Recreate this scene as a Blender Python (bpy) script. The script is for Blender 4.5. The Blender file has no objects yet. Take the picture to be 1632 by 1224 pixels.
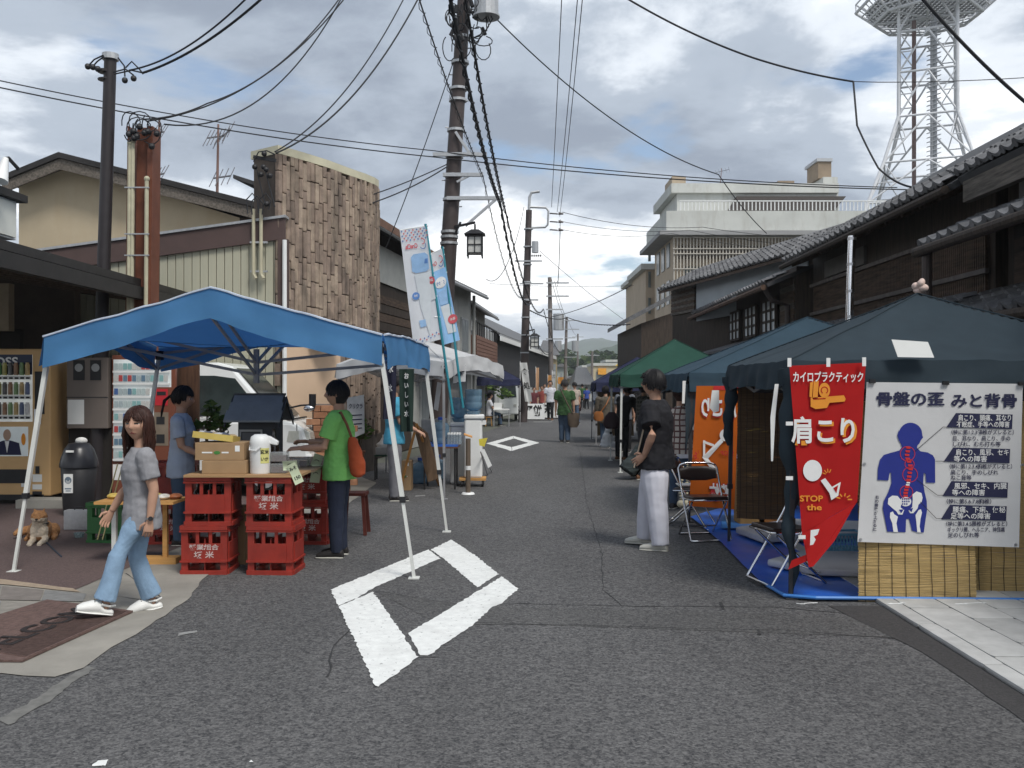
import bpy, bmesh, math, random
from mathutils import Vector, Matrix, noise
R = math.radians
rnd = random.Random(7)
scene = bpy.context.scene
COL = scene.collection

# ------------------------------------------------------------------ camera
CAM_H, FPX, CX, CY = 1.62, 1500.0, 816.0, 612.0
cam = bpy.data.cameras.new('camera'); cam_o = bpy.data.objects.new('camera', cam); COL.objects.link(cam_o)
cam_o.location = (0, 0, CAM_H); cam_o.rotation_euler = (R(90), 0, 0)
cam.sensor_width = 36.0; cam.lens = 36.0 * FPX / 1632.0
cam.clip_start = 0.1; cam.clip_end = 9000
scene.camera = cam_o

# ------------------------------------------------------------------ sky, sun, exposure
SUN_EL, SUN_AZ = 54.0, 146.0      # azimuth measured from +Y (ahead) towards +X
world = bpy.data.worlds.new('World'); scene.world = world; world.use_nodes = True
def build_world():
    nt = world.node_tree; N = nt.nodes; L = nt.links; N.clear()
    out = N.new('ShaderNodeOutputWorld')
    sky = N.new('ShaderNodeTexSky'); sky.sky_type = 'NISHITA'; sky.sun_disc = False
    sky.sun_elevation = R(SUN_EL); sky.sun_rotation = R(SUN_AZ); sky.air_density = 1.0; sky.dust_density = 1.0
    bg1 = N.new('ShaderNodeBackground'); bg1.inputs['Strength'].default_value = 0.085
    L.new(sky.outputs[0], bg1.inputs['Color'])
    tc = N.new('ShaderNodeTexCoord'); sep = N.new('ShaderNodeSeparateXYZ'); L.new(tc.outputs['Generated'], sep.inputs[0])
    def math_(op, a, b=None, clamp=False):
        n = N.new('ShaderNodeMath'); n.operation = op; n.use_clamp = clamp
        for i, x in enumerate((a, b)):
            if x is None: continue
            if isinstance(x, (int, float)): n.inputs[i].default_value = x
            else: L.new(x, n.inputs[i])
        return n.outputs[0]
    zc = math_('ADD', math_('MAXIMUM', sep.outputs['Z'], 0.0), 0.16)
    cx = math_('DIVIDE', sep.outputs['X'], zc); cy = math_('DIVIDE', sep.outputs['Y'], zc)
    comb = N.new('ShaderNodeCombineXYZ'); L.new(cx, comb.inputs[0]); L.new(cy, comb.inputs[1])
    def noi(scale, detail, rough, off, dist=0.0):
        mp = N.new('ShaderNodeMapping'); mp.inputs['Location'].default_value = off; L.new(comb.outputs[0], mp.inputs[0])
        n = N.new('ShaderNodeTexNoise'); n.inputs['Scale'].default_value = scale; n.inputs['Detail'].default_value = detail
        n.inputs['Roughness'].default_value = rough; n.inputs['Distortion'].default_value = dist; L.new(mp.outputs[0], n.inputs['Vector'])
        return n.outputs['Fac']
    def ramp(x, stops):
        r = N.new('ShaderNodeValToRGB'); r.color_ramp.interpolation = 'EASE'; e = r.color_ramp.elements
        e[0].position, e[0].color = stops[0][0], (*stops[0][1], 1); e[1].position, e[1].color = stops[-1][0], (*stops[-1][1], 1)
        for p, c in stops[1:-1]:
            k = e.new(p); k.color = (*c, 1)
        L.new(x, r.inputs[0]); return r.outputs[0]
    cover = ramp(noi(0.95, 8, 0.55, CLOUD_A, 0.25), [(0.355, (0, 0, 0)), (0.43, (1, 1, 1))])
    n2 = noi(0.62, 12, 0.61, CLOUD_B, 0.22)
    tint = ramp(n2, [(0.36, (0.20, 0.235, 0.295)), (0.46, (0.31, 0.355, 0.42)), (0.53, (0.58, 0.62, 0.67)), (0.60, (1.0, 1.0, 1.0))])
    bg2 = N.new('ShaderNodeBackground'); bg2.inputs['Strength'].default_value = 0.95; L.new(tint, bg2.inputs['Color'])
    mx = N.new('ShaderNodeMixShader'); L.new(cover, mx.inputs[0]); L.new(bg1.outputs[0], mx.inputs[1]); L.new(bg2.outputs[0], mx.inputs[2])
    L.new(mx.outputs[0], out.inputs['Surface'])
CLOUD_A = (5.2287, 19.9551, 0.0); CLOUD_B = (57.8446, 45.4824, 0.0)
build_world()
sun = bpy.data.lights.new('sun', 'SUN'); sun.energy = 1.6; sun.angle = R(16); sun.color = (1.0, 0.96, 0.9)
sun_o = bpy.data.objects.new('sun', sun); COL.objects.link(sun_o)
sd = Vector((math.sin(R(SUN_AZ)) * math.cos(R(SUN_EL)), math.cos(R(SUN_AZ)) * math.cos(R(SUN_EL)), math.sin(R(SUN_EL))))
sun_o.rotation_euler = sd.to_track_quat('Z', 'Y').to_euler(); sun_o.location = (0, 0, 40)
vs = scene.view_settings
vs.view_transform = 'Standard'; vs.look = 'None'; vs.exposure = 0.78; vs.gamma = 1.0; vs.use_curve_mapping = False
scene.render.engine = 'CYCLES'
scene.cycles.max_bounces = 6; scene.cycles.volume_bounces = 0; scene.cycles.diffuse_bounces = 3; scene.cycles.transparent_max_bounces = 12; scene.cycles.use_denoising = True

# ------------------------------------------------------------------ placing helpers
def D(py):                       # distance of a ground point seen at photo row py
    return CAM_H * FPX / (py - CY)
def P(px, py, y):                # a point at distance y seen at photo pixel px, py
    return Vector(((px - CX) / FPX * y, y, CAM_H + (CY - py) / FPX * y))
def G(px, py, z=0.0):
    y = (CAM_H - z) * FPX / (py - CY)
    return Vector(((px - CX) / FPX * y, y, z))
def XA(px, y): return (px - CX) / FPX * y
def ZA(py, y): return CAM_H + (CY - py) / FPX * y

# ------------------------------------------------------------------ mesh builder
def wloc(o):
    v = Vector((0, 0, 0))
    while o is not None:
        v += o.location; o = o.parent
    return v
def perp(d):
    d = d.normalized(); a = Vector((0, 0, 1)) if abs(d.z) < 0.9 else Vector((1, 0, 0))
    x = a.cross(d).normalized(); return x, d.cross(x).normalized()
class MB:
    def __init__(s): s.v = []; s.f = []; s.mi = []; s.cur = 0; s.ch = []
    def add(s, vs_, fs):
        n = len(s.v); s.ch.append((n, len(s.f))); s.v += [Vector(a) for a in vs_]
        for f in fs: s.f.append([i + n for i in f]); s.mi.append(s.cur)
        return s
    def bx(s, x0, x1, y0, y1, z0, z1, M=None):
        c = [Vector((x, y, z)) for z in (z0, z1) for y in (y0, y1) for x in (x0, x1)]
        if M is not None: c = [M @ a for a in c]
        return s.add(c, [(0, 2, 3, 1), (4, 5, 7, 6), (0, 1, 5, 4), (2, 6, 7, 3), (0, 4, 6, 2), (1, 3, 7, 5)])
    def bar(s, a, b, w, h, up=Vector((0, 0, 1))):
        a = Vector(a); b = Vector(b); d = (b - a).normalized()
        if abs(d.dot(up)) > 0.98: up = Vector((0, 1, 0))
        x = d.cross(up).normalized(); z = x.cross(d)
        c = [p + x * i * w / 2 + z * j * h / 2 for p in (a, b) for j in (-1, 1) for i in (-1, 1)]
        return s.add(c, [(0, 1, 3, 2), (4, 6, 7, 5), (0, 4, 5, 1), (2, 3, 7, 6), (0, 2, 6, 4), (1, 5, 7, 3)])
    def cyl(s, a, b, r0, r1=None, n=10, caps=True):
        a = Vector(a); b = Vector(b); r1 = r0 if r1 is None else r1
        x, y = perp(b - a); c = []
        for p, r in ((a, r0), (b, r1)):
            for i in range(n):
                t = 2 * math.pi * i / n; c.append(p + x * math.cos(t) * r + y * math.sin(t) * r)
        fs = [(i, (i + 1) % n, n + (i + 1) % n, n + i) for i in range(n)]
        if caps: fs += [tuple(range(n - 1, -1, -1)), tuple(range(n, 2 * n))]
        return s.add(c, fs)
    def tube(s, pts, r, n=6):
        pts = [Vector(p) for p in pts]; k = len(pts); c = []; x = None
        for i, p in enumerate(pts):
            d = (pts[min(i + 1, k - 1)] - pts[max(i - 1, 0)])
            if d.length < 1e-9: d = Vector((0, 0, 1))
            d.normalize()
            if x is None: x, y = perp(d)
            else:
                x = (x - d * x.dot(d))
                x = x.normalized() if x.length > 1e-6 else perp(d)[0]
                y = d.cross(x)
            rr = r[i] if isinstance(r, (list, tuple)) else r
            for j in range(n):
                t = 2 * math.pi * j / n; c.append(p + x * math.cos(t) * rr + y * math.sin(t) * rr)
        fs = [(i * n + j, i * n + (j + 1) % n, (i + 1) * n + (j + 1) % n, (i + 1) * n + j) for i in range(k - 1) for j in range(n)]
        fs += [tuple(range(n - 1, -1, -1)), tuple(range((k - 1) * n, k * n))]
        return s.add(c, fs)
    def loft(s, rings, n=14):
        c = []
        for ce, ax, ay in rings:
            for j in range(n):
                t = 2 * math.pi * j / n; c.append(Vector(ce) + Vector(ax) * math.cos(t) + Vector(ay) * math.sin(t))
        k = len(rings)
        fs = [(i * n + j, i * n + (j + 1) % n, (i + 1) * n + (j + 1) % n, (i + 1) * n + j) for i in range(k - 1) for j in range(n)]
        fs += [tuple(range(n - 1, -1, -1)), tuple(range((k - 1) * n, k * n))]
        return s.add(c, fs)
    def sphere(s, c, r, nu=14, nv=9, M=None):
        c = Vector(c); r = (r, r, r) if isinstance(r, (int, float)) else r; vs_ = []
        for j in range(nv + 1):
            a = math.pi * j / nv
            for i in range(nu):
                t = 2 * math.pi * i / nu
                p = Vector((math.sin(a) * math.cos(t) * r[0], math.sin(a) * math.sin(t) * r[1], math.cos(a) * r[2]))
                vs_.append(c + (M @ p if M is not None else p))
        return s.add(vs_, [(j * nu + i, (j + 1) * nu + i, (j + 1) * nu + (i + 1) % nu, j * nu + (i + 1) % nu) for j in range(nv) for i in range(nu)])
    def sheet(s, fn, nu, nv):
        vs_ = [fn(i / nu, j / nv) for j in range(nv + 1) for i in range(nu + 1)]; w = nu + 1
        return s.add(vs_, [(j * w + i, j * w + i + 1, (j + 1) * w + i + 1, (j + 1) * w + i) for j in range(nv) for i in range(nu)])
    def poly(s, pts, flip=False):
        k = list(range(len(pts)))
        return s.add(pts, [k[::-1] if flip else k])
    def prism(s, pts, ex):
        pts = [Vector(p) for p in pts]; n = len(pts); ex = Vector(ex)
        return s.add(pts + [p + ex for p in pts], [tuple(range(n - 1, -1, -1)), tuple(range(n, 2 * n))] + [(i, (i + 1) % n, n + (i + 1) % n, n + i) for i in range(n)])
    def mesh(s, name, org=Vector((0, 0, 0)), smooth=False):
        me = bpy.data.meshes.new(name); me.from_pydata([tuple(a - org) for a in s.v], [], s.f)
        if any(s.mi): me.polygons.foreach_set('material_index', s.mi)
        bm = bmesh.new(); bm.from_mesh(me)
        bmesh.ops.remove_doubles(bm, verts=bm.verts, dist=1e-6)
        bmesh.ops.recalc_face_normals(bm, faces=bm.faces); bm.to_mesh(me); bm.free()
        if smooth: me.polygons.foreach_set('use_smooth', [True] * len(me.polygons))
        me.update(); return me
    def build(s, name, mat, parent=None, smooth=False, bevel=0.0):
        me = s.mesh(name, wloc(parent) if parent else Vector((0, 0, 0)), smooth)
        for m in (mat if isinstance(mat, (list, tuple)) else [mat]): me.materials.append(m)
        return link(name, me, parent, bevel, smooth)
def split(mb, name, mat, parent, smooth=False):      # every shape of the builder becomes an object of its own
    ends = mb.ch[1:] + [(len(mb.v), len(mb.f))]
    for (v0, f0), (v1, f1) in zip(mb.ch, ends):
        q = MB(); q.add(mb.v[v0:v1], [[i - v0 for i in f] for f in mb.f[f0:f1]]); q.build(name, mat, parent, smooth)
def link(name, me, parent=None, bevel=0.0, smooth=False):
    o = bpy.data.objects.new(name, me); COL.objects.link(o); o.parent = parent
    if bevel:
        b = o.modifiers.new('bevel', 'BEVEL'); b.width = bevel; b.segments = 2; b.limit_method = 'ANGLE'; b.angle_limit = R(40)
    if smooth and not bevel and isinstance(me, bpy.types.Mesh):
        me.set_sharp_from_angle(angle=R(50))
    return o
def tag(o, label=None, cat=None, group=None, kind=None):
    if label: o['label'] = label
    if cat: o['category'] = cat
    if group: o['group'] = group
    if kind: o['kind'] = kind
    return o
def thing(name, loc, label, cat, group=None):
    o = bpy.data.objects.new(name, None); COL.objects.link(o); o.location = loc; o.empty_display_size = 0.1
    return tag(o, label, cat, group)
def copy_tree(o, parent=None):
    c = o.copy(); COL.objects.link(c); c.parent = parent
    for ch in list(o.children): copy_tree(ch, c)
    return c
def place(o, loc, rz=0.0):
    o.location = loc; o.rotation_euler = (0, 0, rz); return o
def struct(name, mb, mat, smooth=False, parent=None):
    o = mb.build(name, mat, parent, smooth)
    if parent is None: o['kind'] = 'structure'
    return o
_shared = {}
def piece(name, mesh_key, maker, mat, parent, loc, scale=(1, 1, 1), rot=(0, 0, 0)):
    k = (mesh_key, mat.name)
    if k not in _shared:
        me = maker().mesh(mesh_key); me.materials.append(mat); _shared[k] = me
    o = bpy.data.objects.new(name, _shared[k]); COL.objects.link(o); o.parent = parent
    o.location = Vector(loc) - (wloc(parent) if parent else Vector((0, 0, 0))); o.scale = scale; o.rotation_euler = rot
    return o
def unit_box():                   # -0.5..0.5 with chamfered edges
    m = MB(); e = 0.46
    for ax in range(3): pass
    bm = bmesh.new(); bmesh.ops.create_cube(bm, size=1.0)
    bmesh.ops.bevel(bm, geom=bm.edges[:], offset=0.045, segments=1, affect='EDGES')
    bm.verts.ensure_lookup_table(); m.add([v.co.copy() for v in bm.verts], [[v.index for v in f.verts] for f in bm.faces]); bm.free()
    return m

# ------------------------------------------------------------------ materials
_m = {}
def mat(name, col, rough=0.7, var=0.12, scale=6.0, bump=0.0, bscale=None, metal=0.0, spec=0.35, stretch=(1, 1, 1), col2=None, stain=0.0, stain_col=(0.08, 0.07, 0.06), emit=0.0, alpha=1.0, coat=0.0, detail=5, world=False):
    if name in _m: return _m[name]
    m = bpy.data.materials.new(name); m.use_nodes = True; nt = m.node_tree; N = nt.nodes; L = nt.links
    b = N['Principled BSDF']; b.inputs['Roughness'].default_value = rough; b.inputs['Metallic'].default_value = metal
    b.inputs['Specular IOR Level'].default_value = spec; b.inputs['Coat Weight'].default_value = coat
    if alpha < 1: b.inputs['Alpha'].default_value = alpha
    tc = N.new('ShaderNodeTexCoord'); mp = N.new('ShaderNodeMapping'); mp.inputs['Scale'].default_value = stretch
    src = N.new('ShaderNodeNewGeometry').outputs['Position'] if world else tc.outputs['Object']
    L.new(src, mp.inputs[0])
    n = N.new('ShaderNodeTexNoise'); n.inputs['Scale'].default_value = scale; n.inputs['Detail'].default_value = detail; n.inputs['Roughness'].default_value = 0.6
    L.new(mp.outputs[0], n.inputs['Vector'])
    c1 = tuple(max(0, c * (1 - var)) for c in col); c2 = col2 if col2 else tuple(min(1, c * (1 + var)) for c in col)
    r = N.new('ShaderNodeValToRGB'); r.color_ramp.elements[0].position = 0.32; r.color_ramp.elements[1].position = 0.68
    r.color_ramp.elements[0].color = (*c1, 1); r.color_ramp.elements[1].color = (*c2, 1); L.new(n.outputs['Fac'], r.inputs[0])
    colo = r.outputs[0]
    if stain:
        mp2 = N.new('ShaderNodeMapping'); mp2.inputs['Scale'].default_value = (1.0, 1.0, 0.25); L.new(src, mp2.inputs[0])
        n2 = N.new('ShaderNodeTexNoise'); n2.inputs['Scale'].default_value = 2.6; n2.inputs['Detail'].default_value = 8; n2.inputs['Roughness'].default_value = 0.65
        L.new(mp2.outputs[0], n2.inputs['Vector'])
        r2 = N.new('ShaderNodeValToRGB'); r2.color_ramp.elements[0].position = 0.48; r2.color_ramp.elements[1].position = 0.72
        r2.color_ramp.elements[0].color = (0, 0, 0, 1); r2.color_ramp.elements[1].color = (stain, stain, stain, 1); L.new(n2.outputs['Fac'], r2.inputs[0])
        mx = N.new('ShaderNodeMix'); mx.data_type = 'RGBA'; L.new(r2.outputs[0], mx.inputs[0]); L.new(colo, mx.inputs[6]); mx.inputs[7].default_value = (*stain_col, 1)
        colo = mx.outputs[2]
    L.new(colo, b.inputs['Base Color'])
    if emit:
        L.new(colo, b.inputs['Emission Color']); b.inputs['Emission Strength'].default_value = emit
    if bump:
        nb = N.new('ShaderNodeTexNoise'); nb.inputs['Scale'].default_value = bscale or scale * 4; nb.inputs['Detail'].default_value = 4
        L.new(mp.outputs[0], nb.inputs['Vector'])
        bp = N.new('ShaderNodeBump'); bp.inputs['Strength'].default_value = bump; bp.inputs['Distance'].default_value = 0.01
        L.new(nb.outputs['Fac'], bp.inputs['Height']); L.new(bp.outputs[0], b.inputs['Normal'])
    _m[name] = m; return m
def cloth(name, col, trans=0.35, var=0.07, scale=5.0, tcol=None, bump=0.25, rough=0.85, gloss=0.0):
    if name in _m: return _m[name]
    m = mat(name, col, rough, var, scale, bump, bscale=scale * 2.5, spec=0.12)
    nt = m.node_tree; N = nt.nodes; L = nt.links; b = N['Principled BSDF']; out = N['Material Output']
    t = N.new('ShaderNodeBsdfTranslucent'); t.inputs['Color'].default_value = (*(tcol or col), 1)
    mx = N.new('ShaderNodeMixShader'); mx.inputs[0].default_value = trans
    L.new(b.outputs[0], mx.inputs[1]); L.new(t.outputs[0], mx.inputs[2]); L.new(mx.outputs[0], out.inputs['Surface'])
    return m
def glass(name, tint=(0.8, 0.85, 0.85), opac=0.35, rough=0.06):
    if name in _m: return _m[name]
    m = bpy.data.materials.new(name); m.use_nodes = True; nt = m.node_tree; N = nt.nodes; L = nt.links; N.clear()
    out = N.new('ShaderNodeOutputMaterial'); tr = N.new('ShaderNodeBsdfTransparent'); tr.inputs['Color'].default_value = (*tint, 1)
    pb = N.new('ShaderNodeBsdfPrincipled'); pb.inputs['Base Color'].default_value = (*[c * 0.55 for c in tint], 1); pb.inputs['Roughness'].default_value = rough
    n = N.new('ShaderNodeTexNoise'); n.inputs['Scale'].default_value = 4; n.inputs['Detail'].default_value = 3
    mr = N.new('ShaderNodeMapRange'); mr.inputs['To Min'].default_value = opac * 0.8; mr.inputs['To Max'].default_value = min(1, opac * 1.2); L.new(n.outputs['Fac'], mr.inputs['Value'])
    mx = N.new('ShaderNodeMixShader'); L.new(mr.outputs[0], mx.inputs[0]); L.new(tr.outputs[0], mx.inputs[1]); L.new(pb.outputs[0], mx.inputs[2]); L.new(mx.outputs[0], out.inputs['Surface'])
    _m[name] = m; return m
def speckle(name, base, fleck, dark, scale=210.0, rough=0.9):
    if name in _m: return _m[name]
    m = mat(name, base, rough, 0.17, 0.45, 0.0, detail=8, stretch=(1.6, .5, 1))
    nt = m.node_tree; N = nt.nodes; L = nt.links; b = N['Principled BSDF']; tc = [n for n in N if n.type == 'TEX_COORD'][0]
    base_s = b.inputs['Base Color'].links[0].from_socket
    v = N.new('ShaderNodeTexVoronoi'); v.inputs['Scale'].default_value = scale; L.new(tc.outputs['Object'], v.inputs['Vector'])
    vb = N.new('ShaderNodeTexVoronoi'); vb.inputs['Scale'].default_value = scale * .47; L.new(tc.outputs['Object'], vb.inputs['Vector'])
    sp1 = N.new('ShaderNodeSeparateColor'); L.new(v.outputs['Color'], sp1.inputs[0]); sp2 = N.new('ShaderNodeSeparateColor'); L.new(vb.outputs['Color'], sp2.inputs[0])
    av = N.new('ShaderNodeMath'); av.operation = 'MULTIPLY_ADD'; L.new(sp1.outputs[0], av.inputs[0]); av.inputs[1].default_value = .62; hf = N.new('ShaderNodeMath'); hf.operation = 'MULTIPLY'; hf.inputs[1].default_value = .38; L.new(sp2.outputs[0], hf.inputs[0]); L.new(hf.outputs[0], av.inputs[2])
    r1 = N.new('ShaderNodeValToRGB'); r1.color_ramp.elements[0].position = 0.12; r1.color_ramp.elements[1].position = 0.92
    r1.color_ramp.elements[0].color = (*dark, 1); r1.color_ramp.elements[1].color = (*fleck, 1); L.new(av.outputs[0], r1.inputs[0])
    mx = N.new('ShaderNodeMix'); mx.data_type = 'RGBA'; mx.blend_type = 'MULTIPLY'; mx.inputs[0].default_value = 1.0
    L.new(base_s, mx.inputs[6]); L.new(r1.outputs[0], mx.inputs[7]); L.new(mx.outputs[2], b.inputs['Base Color'])
    v2 = N.new('ShaderNodeTexVoronoi'); v2.inputs['Scale'].default_value = 26.0; L.new(tc.outputs['Object'], v2.inputs['Vector'])
    r3 = N.new('ShaderNodeValToRGB'); r3.color_ramp.elements[0].position = 0.05; r3.color_ramp.elements[1].position = 0.10
    r3.color_ramp.elements[0].color = (1, 1, 1, 1); r3.color_ramp.elements[1].color = (0, 0, 0, 1); L.new(v2.outputs['Distance'], r3.inputs[0])
    n4 = N.new('ShaderNodeTexNoise'); n4.inputs['Scale'].default_value = 9.0; L.new(tc.outputs['Object'], n4.inputs['Vector'])
    r4 = N.new('ShaderNodeValToRGB'); r4.color_ramp.elements[0].position = 0.56; r4.color_ramp.elements[1].position = 0.6; L.new(n4.outputs['Fac'], r4.inputs[0])
    ml = N.new('ShaderNodeMath'); ml.operation = 'MULTIPLY'; L.new(r3.outputs[0], ml.inputs[0]); L.new(r4.outputs[0], ml.inputs[1])
    mx2 = N.new('ShaderNodeMix'); mx2.data_type = 'RGBA'; L.new(ml.outputs[0], mx2.inputs[0]); L.new(mx.outputs[2], mx2.inputs[6]); mx2.inputs[7].default_value = (0.24, 0.235, 0.22, 1)
    L.new(mx2.outputs[2], b.inputs['Base Color'])
    bp = N.new('ShaderNodeBump'); bp.inputs['Strength'].default_value = 0.3; bp.inputs['Distance'].default_value = 0.003
    L.new(v.outputs['Distance'], bp.inputs['Height']); L.new(bp.outputs[0], b.inputs['Normal'])
    return m
def wood(name, col, var=0.35, axis=2, scale=9.0, rough=0.75, bump=0.25):
    st = [1, 1, 1]; st = [6, 6, 6]; st[axis] = 0.5
    return mat(name, col, rough, var, scale * 0.5, bump, bscale=scale, stretch=tuple(st), spec=0.25)

ASPH = speckle('asphalt', (0.083, 0.083, 0.085), (1.75, 1.72, 1.66), (0.42, 0.42, 0.44), scale=95)
GUTTER = speckle('gutter asphalt', (0.048, 0.046, 0.046), (1.3, 1.3, 1.3), (0.7, 0.7, 0.7), scale=150)
CONC = mat('concrete', (0.27, 0.255, 0.225), 0.9, 0.16, 2.2, 0.25, 60, stain=0.35, stain_col=(0.2, 0.19, 0.17))
CONCW = mat('pale concrete paver', (0.50, 0.50, 0.49), 0.9, 0.08, 5.0, 0.2, 120)
REDPAVE = speckle('red brown paving', (0.105, 0.074, 0.070), (1.25, 1.25, 1.25), (0.75, 0.75, 0.75), scale=120)
PAINT = mat('white road paint', (0.72, 0.73, 0.71), 0.75, 0.08, 14, 0.3, 160, stain=0.4, stain_col=(0.40, 0.40, 0.385))
def worn(m_, under, sc=26.0, lo=.60, hi=.66):
    N = m_.node_tree.nodes; L = m_.node_tree.links; b_ = N['Principled BSDF']; prev = b_.inputs['Base Color'].links[0].from_socket; tc_ = [n for n in N if n.type == 'TEX_COORD'][0]
    n_ = N.new('ShaderNodeTexNoise'); n_.inputs['Scale'].default_value = sc; n_.inputs['Detail'].default_value = 9; n_.inputs['Roughness'].default_value = .72; L.new(tc_.outputs['Object'], n_.inputs['Vector'])
    r_ = N.new('ShaderNodeValToRGB'); r_.color_ramp.elements[0].position = lo; r_.color_ramp.elements[1].position = hi; L.new(n_.outputs['Fac'], r_.inputs[0])
    mx = N.new('ShaderNodeMix'); mx.data_type = 'RGBA'; L.new(r_.outputs[0], mx.inputs[0]); L.new(prev, mx.inputs[6]); mx.inputs[7].default_value = (*under, 1); L.new(mx.outputs[2], b_.inputs['Base Color'])
worn(PAINT, (.16, .16, .16))
TAR = mat('tar seam', (0.032, 0.032, 0.033), 0.85, 0.2, 30)
WHITE = mat('white enamel', (0.78, 0.79, 0.78), 0.4, 0.04, 4)
PLWHITE = mat('white plastic', (0.74, 0.75, 0.74), 0.45, 0.05, 5)
BLACK = mat('black plastic', (0.018, 0.018, 0.02), 0.5, 0.2, 6)
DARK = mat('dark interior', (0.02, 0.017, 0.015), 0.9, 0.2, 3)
STEEL = mat('steel', (0.55, 0.55, 0.56), 0.3, 0.08, 20, metal=1.0)
CHROME = mat('chrome', (0.75, 0.75, 0.76), 0.12, 0.04, 20, metal=1.0)
GALV = mat('galvanised steel', (0.42, 0.43, 0.44), 0.5, 0.12, 25, metal=0.6)
CABLE = mat('black cable', (0.02, 0.021, 0.024), 0.7, 0.1, 10)
# ================================================================== ground
def flat(pts, z): return [Vector((p[0], p[1], z)) for p in pts]
GROUND = mat('dull ground', (0.10, 0.105, 0.085), 0.95, 0.25, 0.05)
m = MB(); m.poly([(-1900, -60, -0.02), (1900, -60, -0.02), (1900, 2800, -0.02), (-1900, 2800, -0.02)]); struct('ground', m, GROUND)
m = MB(); m.poly(flat([(-5.5, -8), (6.5, -8), (6.5, 20), (7.5, 40), (11, 80), (22, 140), (16, 140), (5, 80), (0.3, 42), (-2.3, 20), (-5.5, 14.5)], 0.0)); road = struct('road', m, ASPH)
def ribbon(pts, w, z, jit=0.012):
    mb = MB(); q = []
    for a, b in zip(pts[:-1], pts[1:]):
        a = Vector(a); b = Vector(b); k = max(2, int((b - a).length / 0.09))
        for i in range(k): q.append(a.lerp(b, i / k))
    q.append(Vector(pts[-1])); L_, R_ = [], []
    for i, p in enumerate(q):
        d = (q[min(i + 1, len(q) - 1)] - q[max(i - 1, 0)]).normalized(); nrm = Vector((-d.y, d.x, 0))
        o = nrm * (noise.noise(p * 3.1) * jit * 2 + rnd.uniform(-jit, jit) * 0.5); ww = w * (0.5 + rnd.random())
        L_.append(p + o + nrm * ww / 2); R_.append(p + o - nrm * ww / 2)
    for i in range(len(q) - 1): mb.poly([(*L_[i].xy, z), (*R_[i].xy, z), (*R_[i + 1].xy, z), (*L_[i + 1].xy, z)])
    return mb
for pts, w in (([(600, 942), (740, 966), (830, 962), (1000, 966), (1230, 968), (1400, 982)], 0.009), ([(590, 1046), (700, 1048)], 0.008), ([(700, 995), (760, 992), (860, 996), (1095, 1002), (1240, 1004), (1430, 1018)], 0.011), ([(1208, 1004), (1211, 1012)], 0.02),
               ([(925, 722), (935, 800), (958, 880), (962, 940), (992, 966)], 0.007), ([(1148, 960), (1152, 972)], 0.03), ([(560, 1000), (535, 1030), (520, 1080)], 0.01), ([(905, 680), (925, 722)], 0.007)):
    ribbon([G(*p) for p in pts], w, 0.003).build('crack', TAR, road)
# resurfaced utility trench patch beside the near diamond
PATCH = speckle('asphalt patch', (0.078, 0.078, 0.079), (1.65, 1.62, 1.57), (0.46, 0.46, 0.47), scale=110)
m = MB(); m.poly(flat([G(600, 944), G(760, 966), G(1398, 984), G(1428, 1016), G(860, 996), G(700, 995)], 0.0022)); m.build('patch', PATCH, road)

def ragged(pts, z, j=0.008, step=0.035):
    out = []
    for a, b in zip(pts, pts[1:] + pts[:1]):
        k = max(1, int((b - a).length / step))
        for i in range(k):
            p = a.lerp(b, i / k); out.append(Vector((p.x + rnd.uniform(-j, j), p.y + rnd.uniform(-j, j), z)))
    return out
def zpx(pts, ox, oy, s): return [G(ox + x / s, oy + y / s) for x, y in pts]
root = tag(thing('diamond_marking', G(675, 960), 'large white painted diamond on the road beside the blue tent leg', 'road marking'), group='painted road diamonds')
for bar in ([(190, 410), (825, 150), (905, 205), (470, 400), (360, 465), (245, 515)], [(845, 150), (975, 85), (1130, 185), (1285, 310), (1145, 395), (1000, 270), (920, 205)],
            [(1305, 325), (1415, 405), (1300, 500), (1235, 530), (1120, 640), (930, 765), (830, 840), (770, 840), (745, 780), (695, 695), (1020, 500)], [(245, 520), (465, 425), (620, 640), (755, 850), (620, 960), (500, 1040), (480, 1035), (400, 850), (290, 620)]):
    m = MB(); m.poly(ragged(zpx(bar, 480, 840, 4.08), 0.005)); m.build('bar', PAINT, root)
o_, i_ = [(775, 707), (818, 695), (860, 706), (815, 719)], [(792, 707), (819, 699), (842, 706), (815, 713)]
root = tag(thing('diamond_marking', G(818, 707), 'small distant white diamond painted further along the road', 'road marking'), group='painted road diamonds')
for k in range(4):
    a, b = k, (k + 1) % 4
    m = MB(); m.poly(ragged([G(*o_[a]), G(*o_[b]).lerp(G(*o_[a]), 0.012), G(*i_[b]).lerp(G(*i_[a]), 0.012), G(*i_[a])], 0.005, 0.015, 0.2)); m.build('bar', PAINT, root)
for pts in ([(145, 1222), (158, 1213), (172, 1212), (168, 1222)], [(395, 1216), (400, 1212), (404, 1216)]):
    m = MB(); m.poly(ragged([G(*p) for p in pts], 0.004, 0.006, 0.02)); m.build('paint_remnant', PAINT, road)
for pts in ([(286, 1010), (316, 1005), (314, 1008), (282, 1015)], [(662, 790), (678, 789), (678, 791), (662, 792)], [(850, 672), (880, 672), (880, 673), (850, 673)]):
    m = MB(); m.poly(ragged([G(*p) for p in pts], 0.004, 0.01, 0.04)); m.build('paint_remnant', mat('worn paint', (0.24, 0.24, 0.235), 0.9, 0.2, 20), road)

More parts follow.
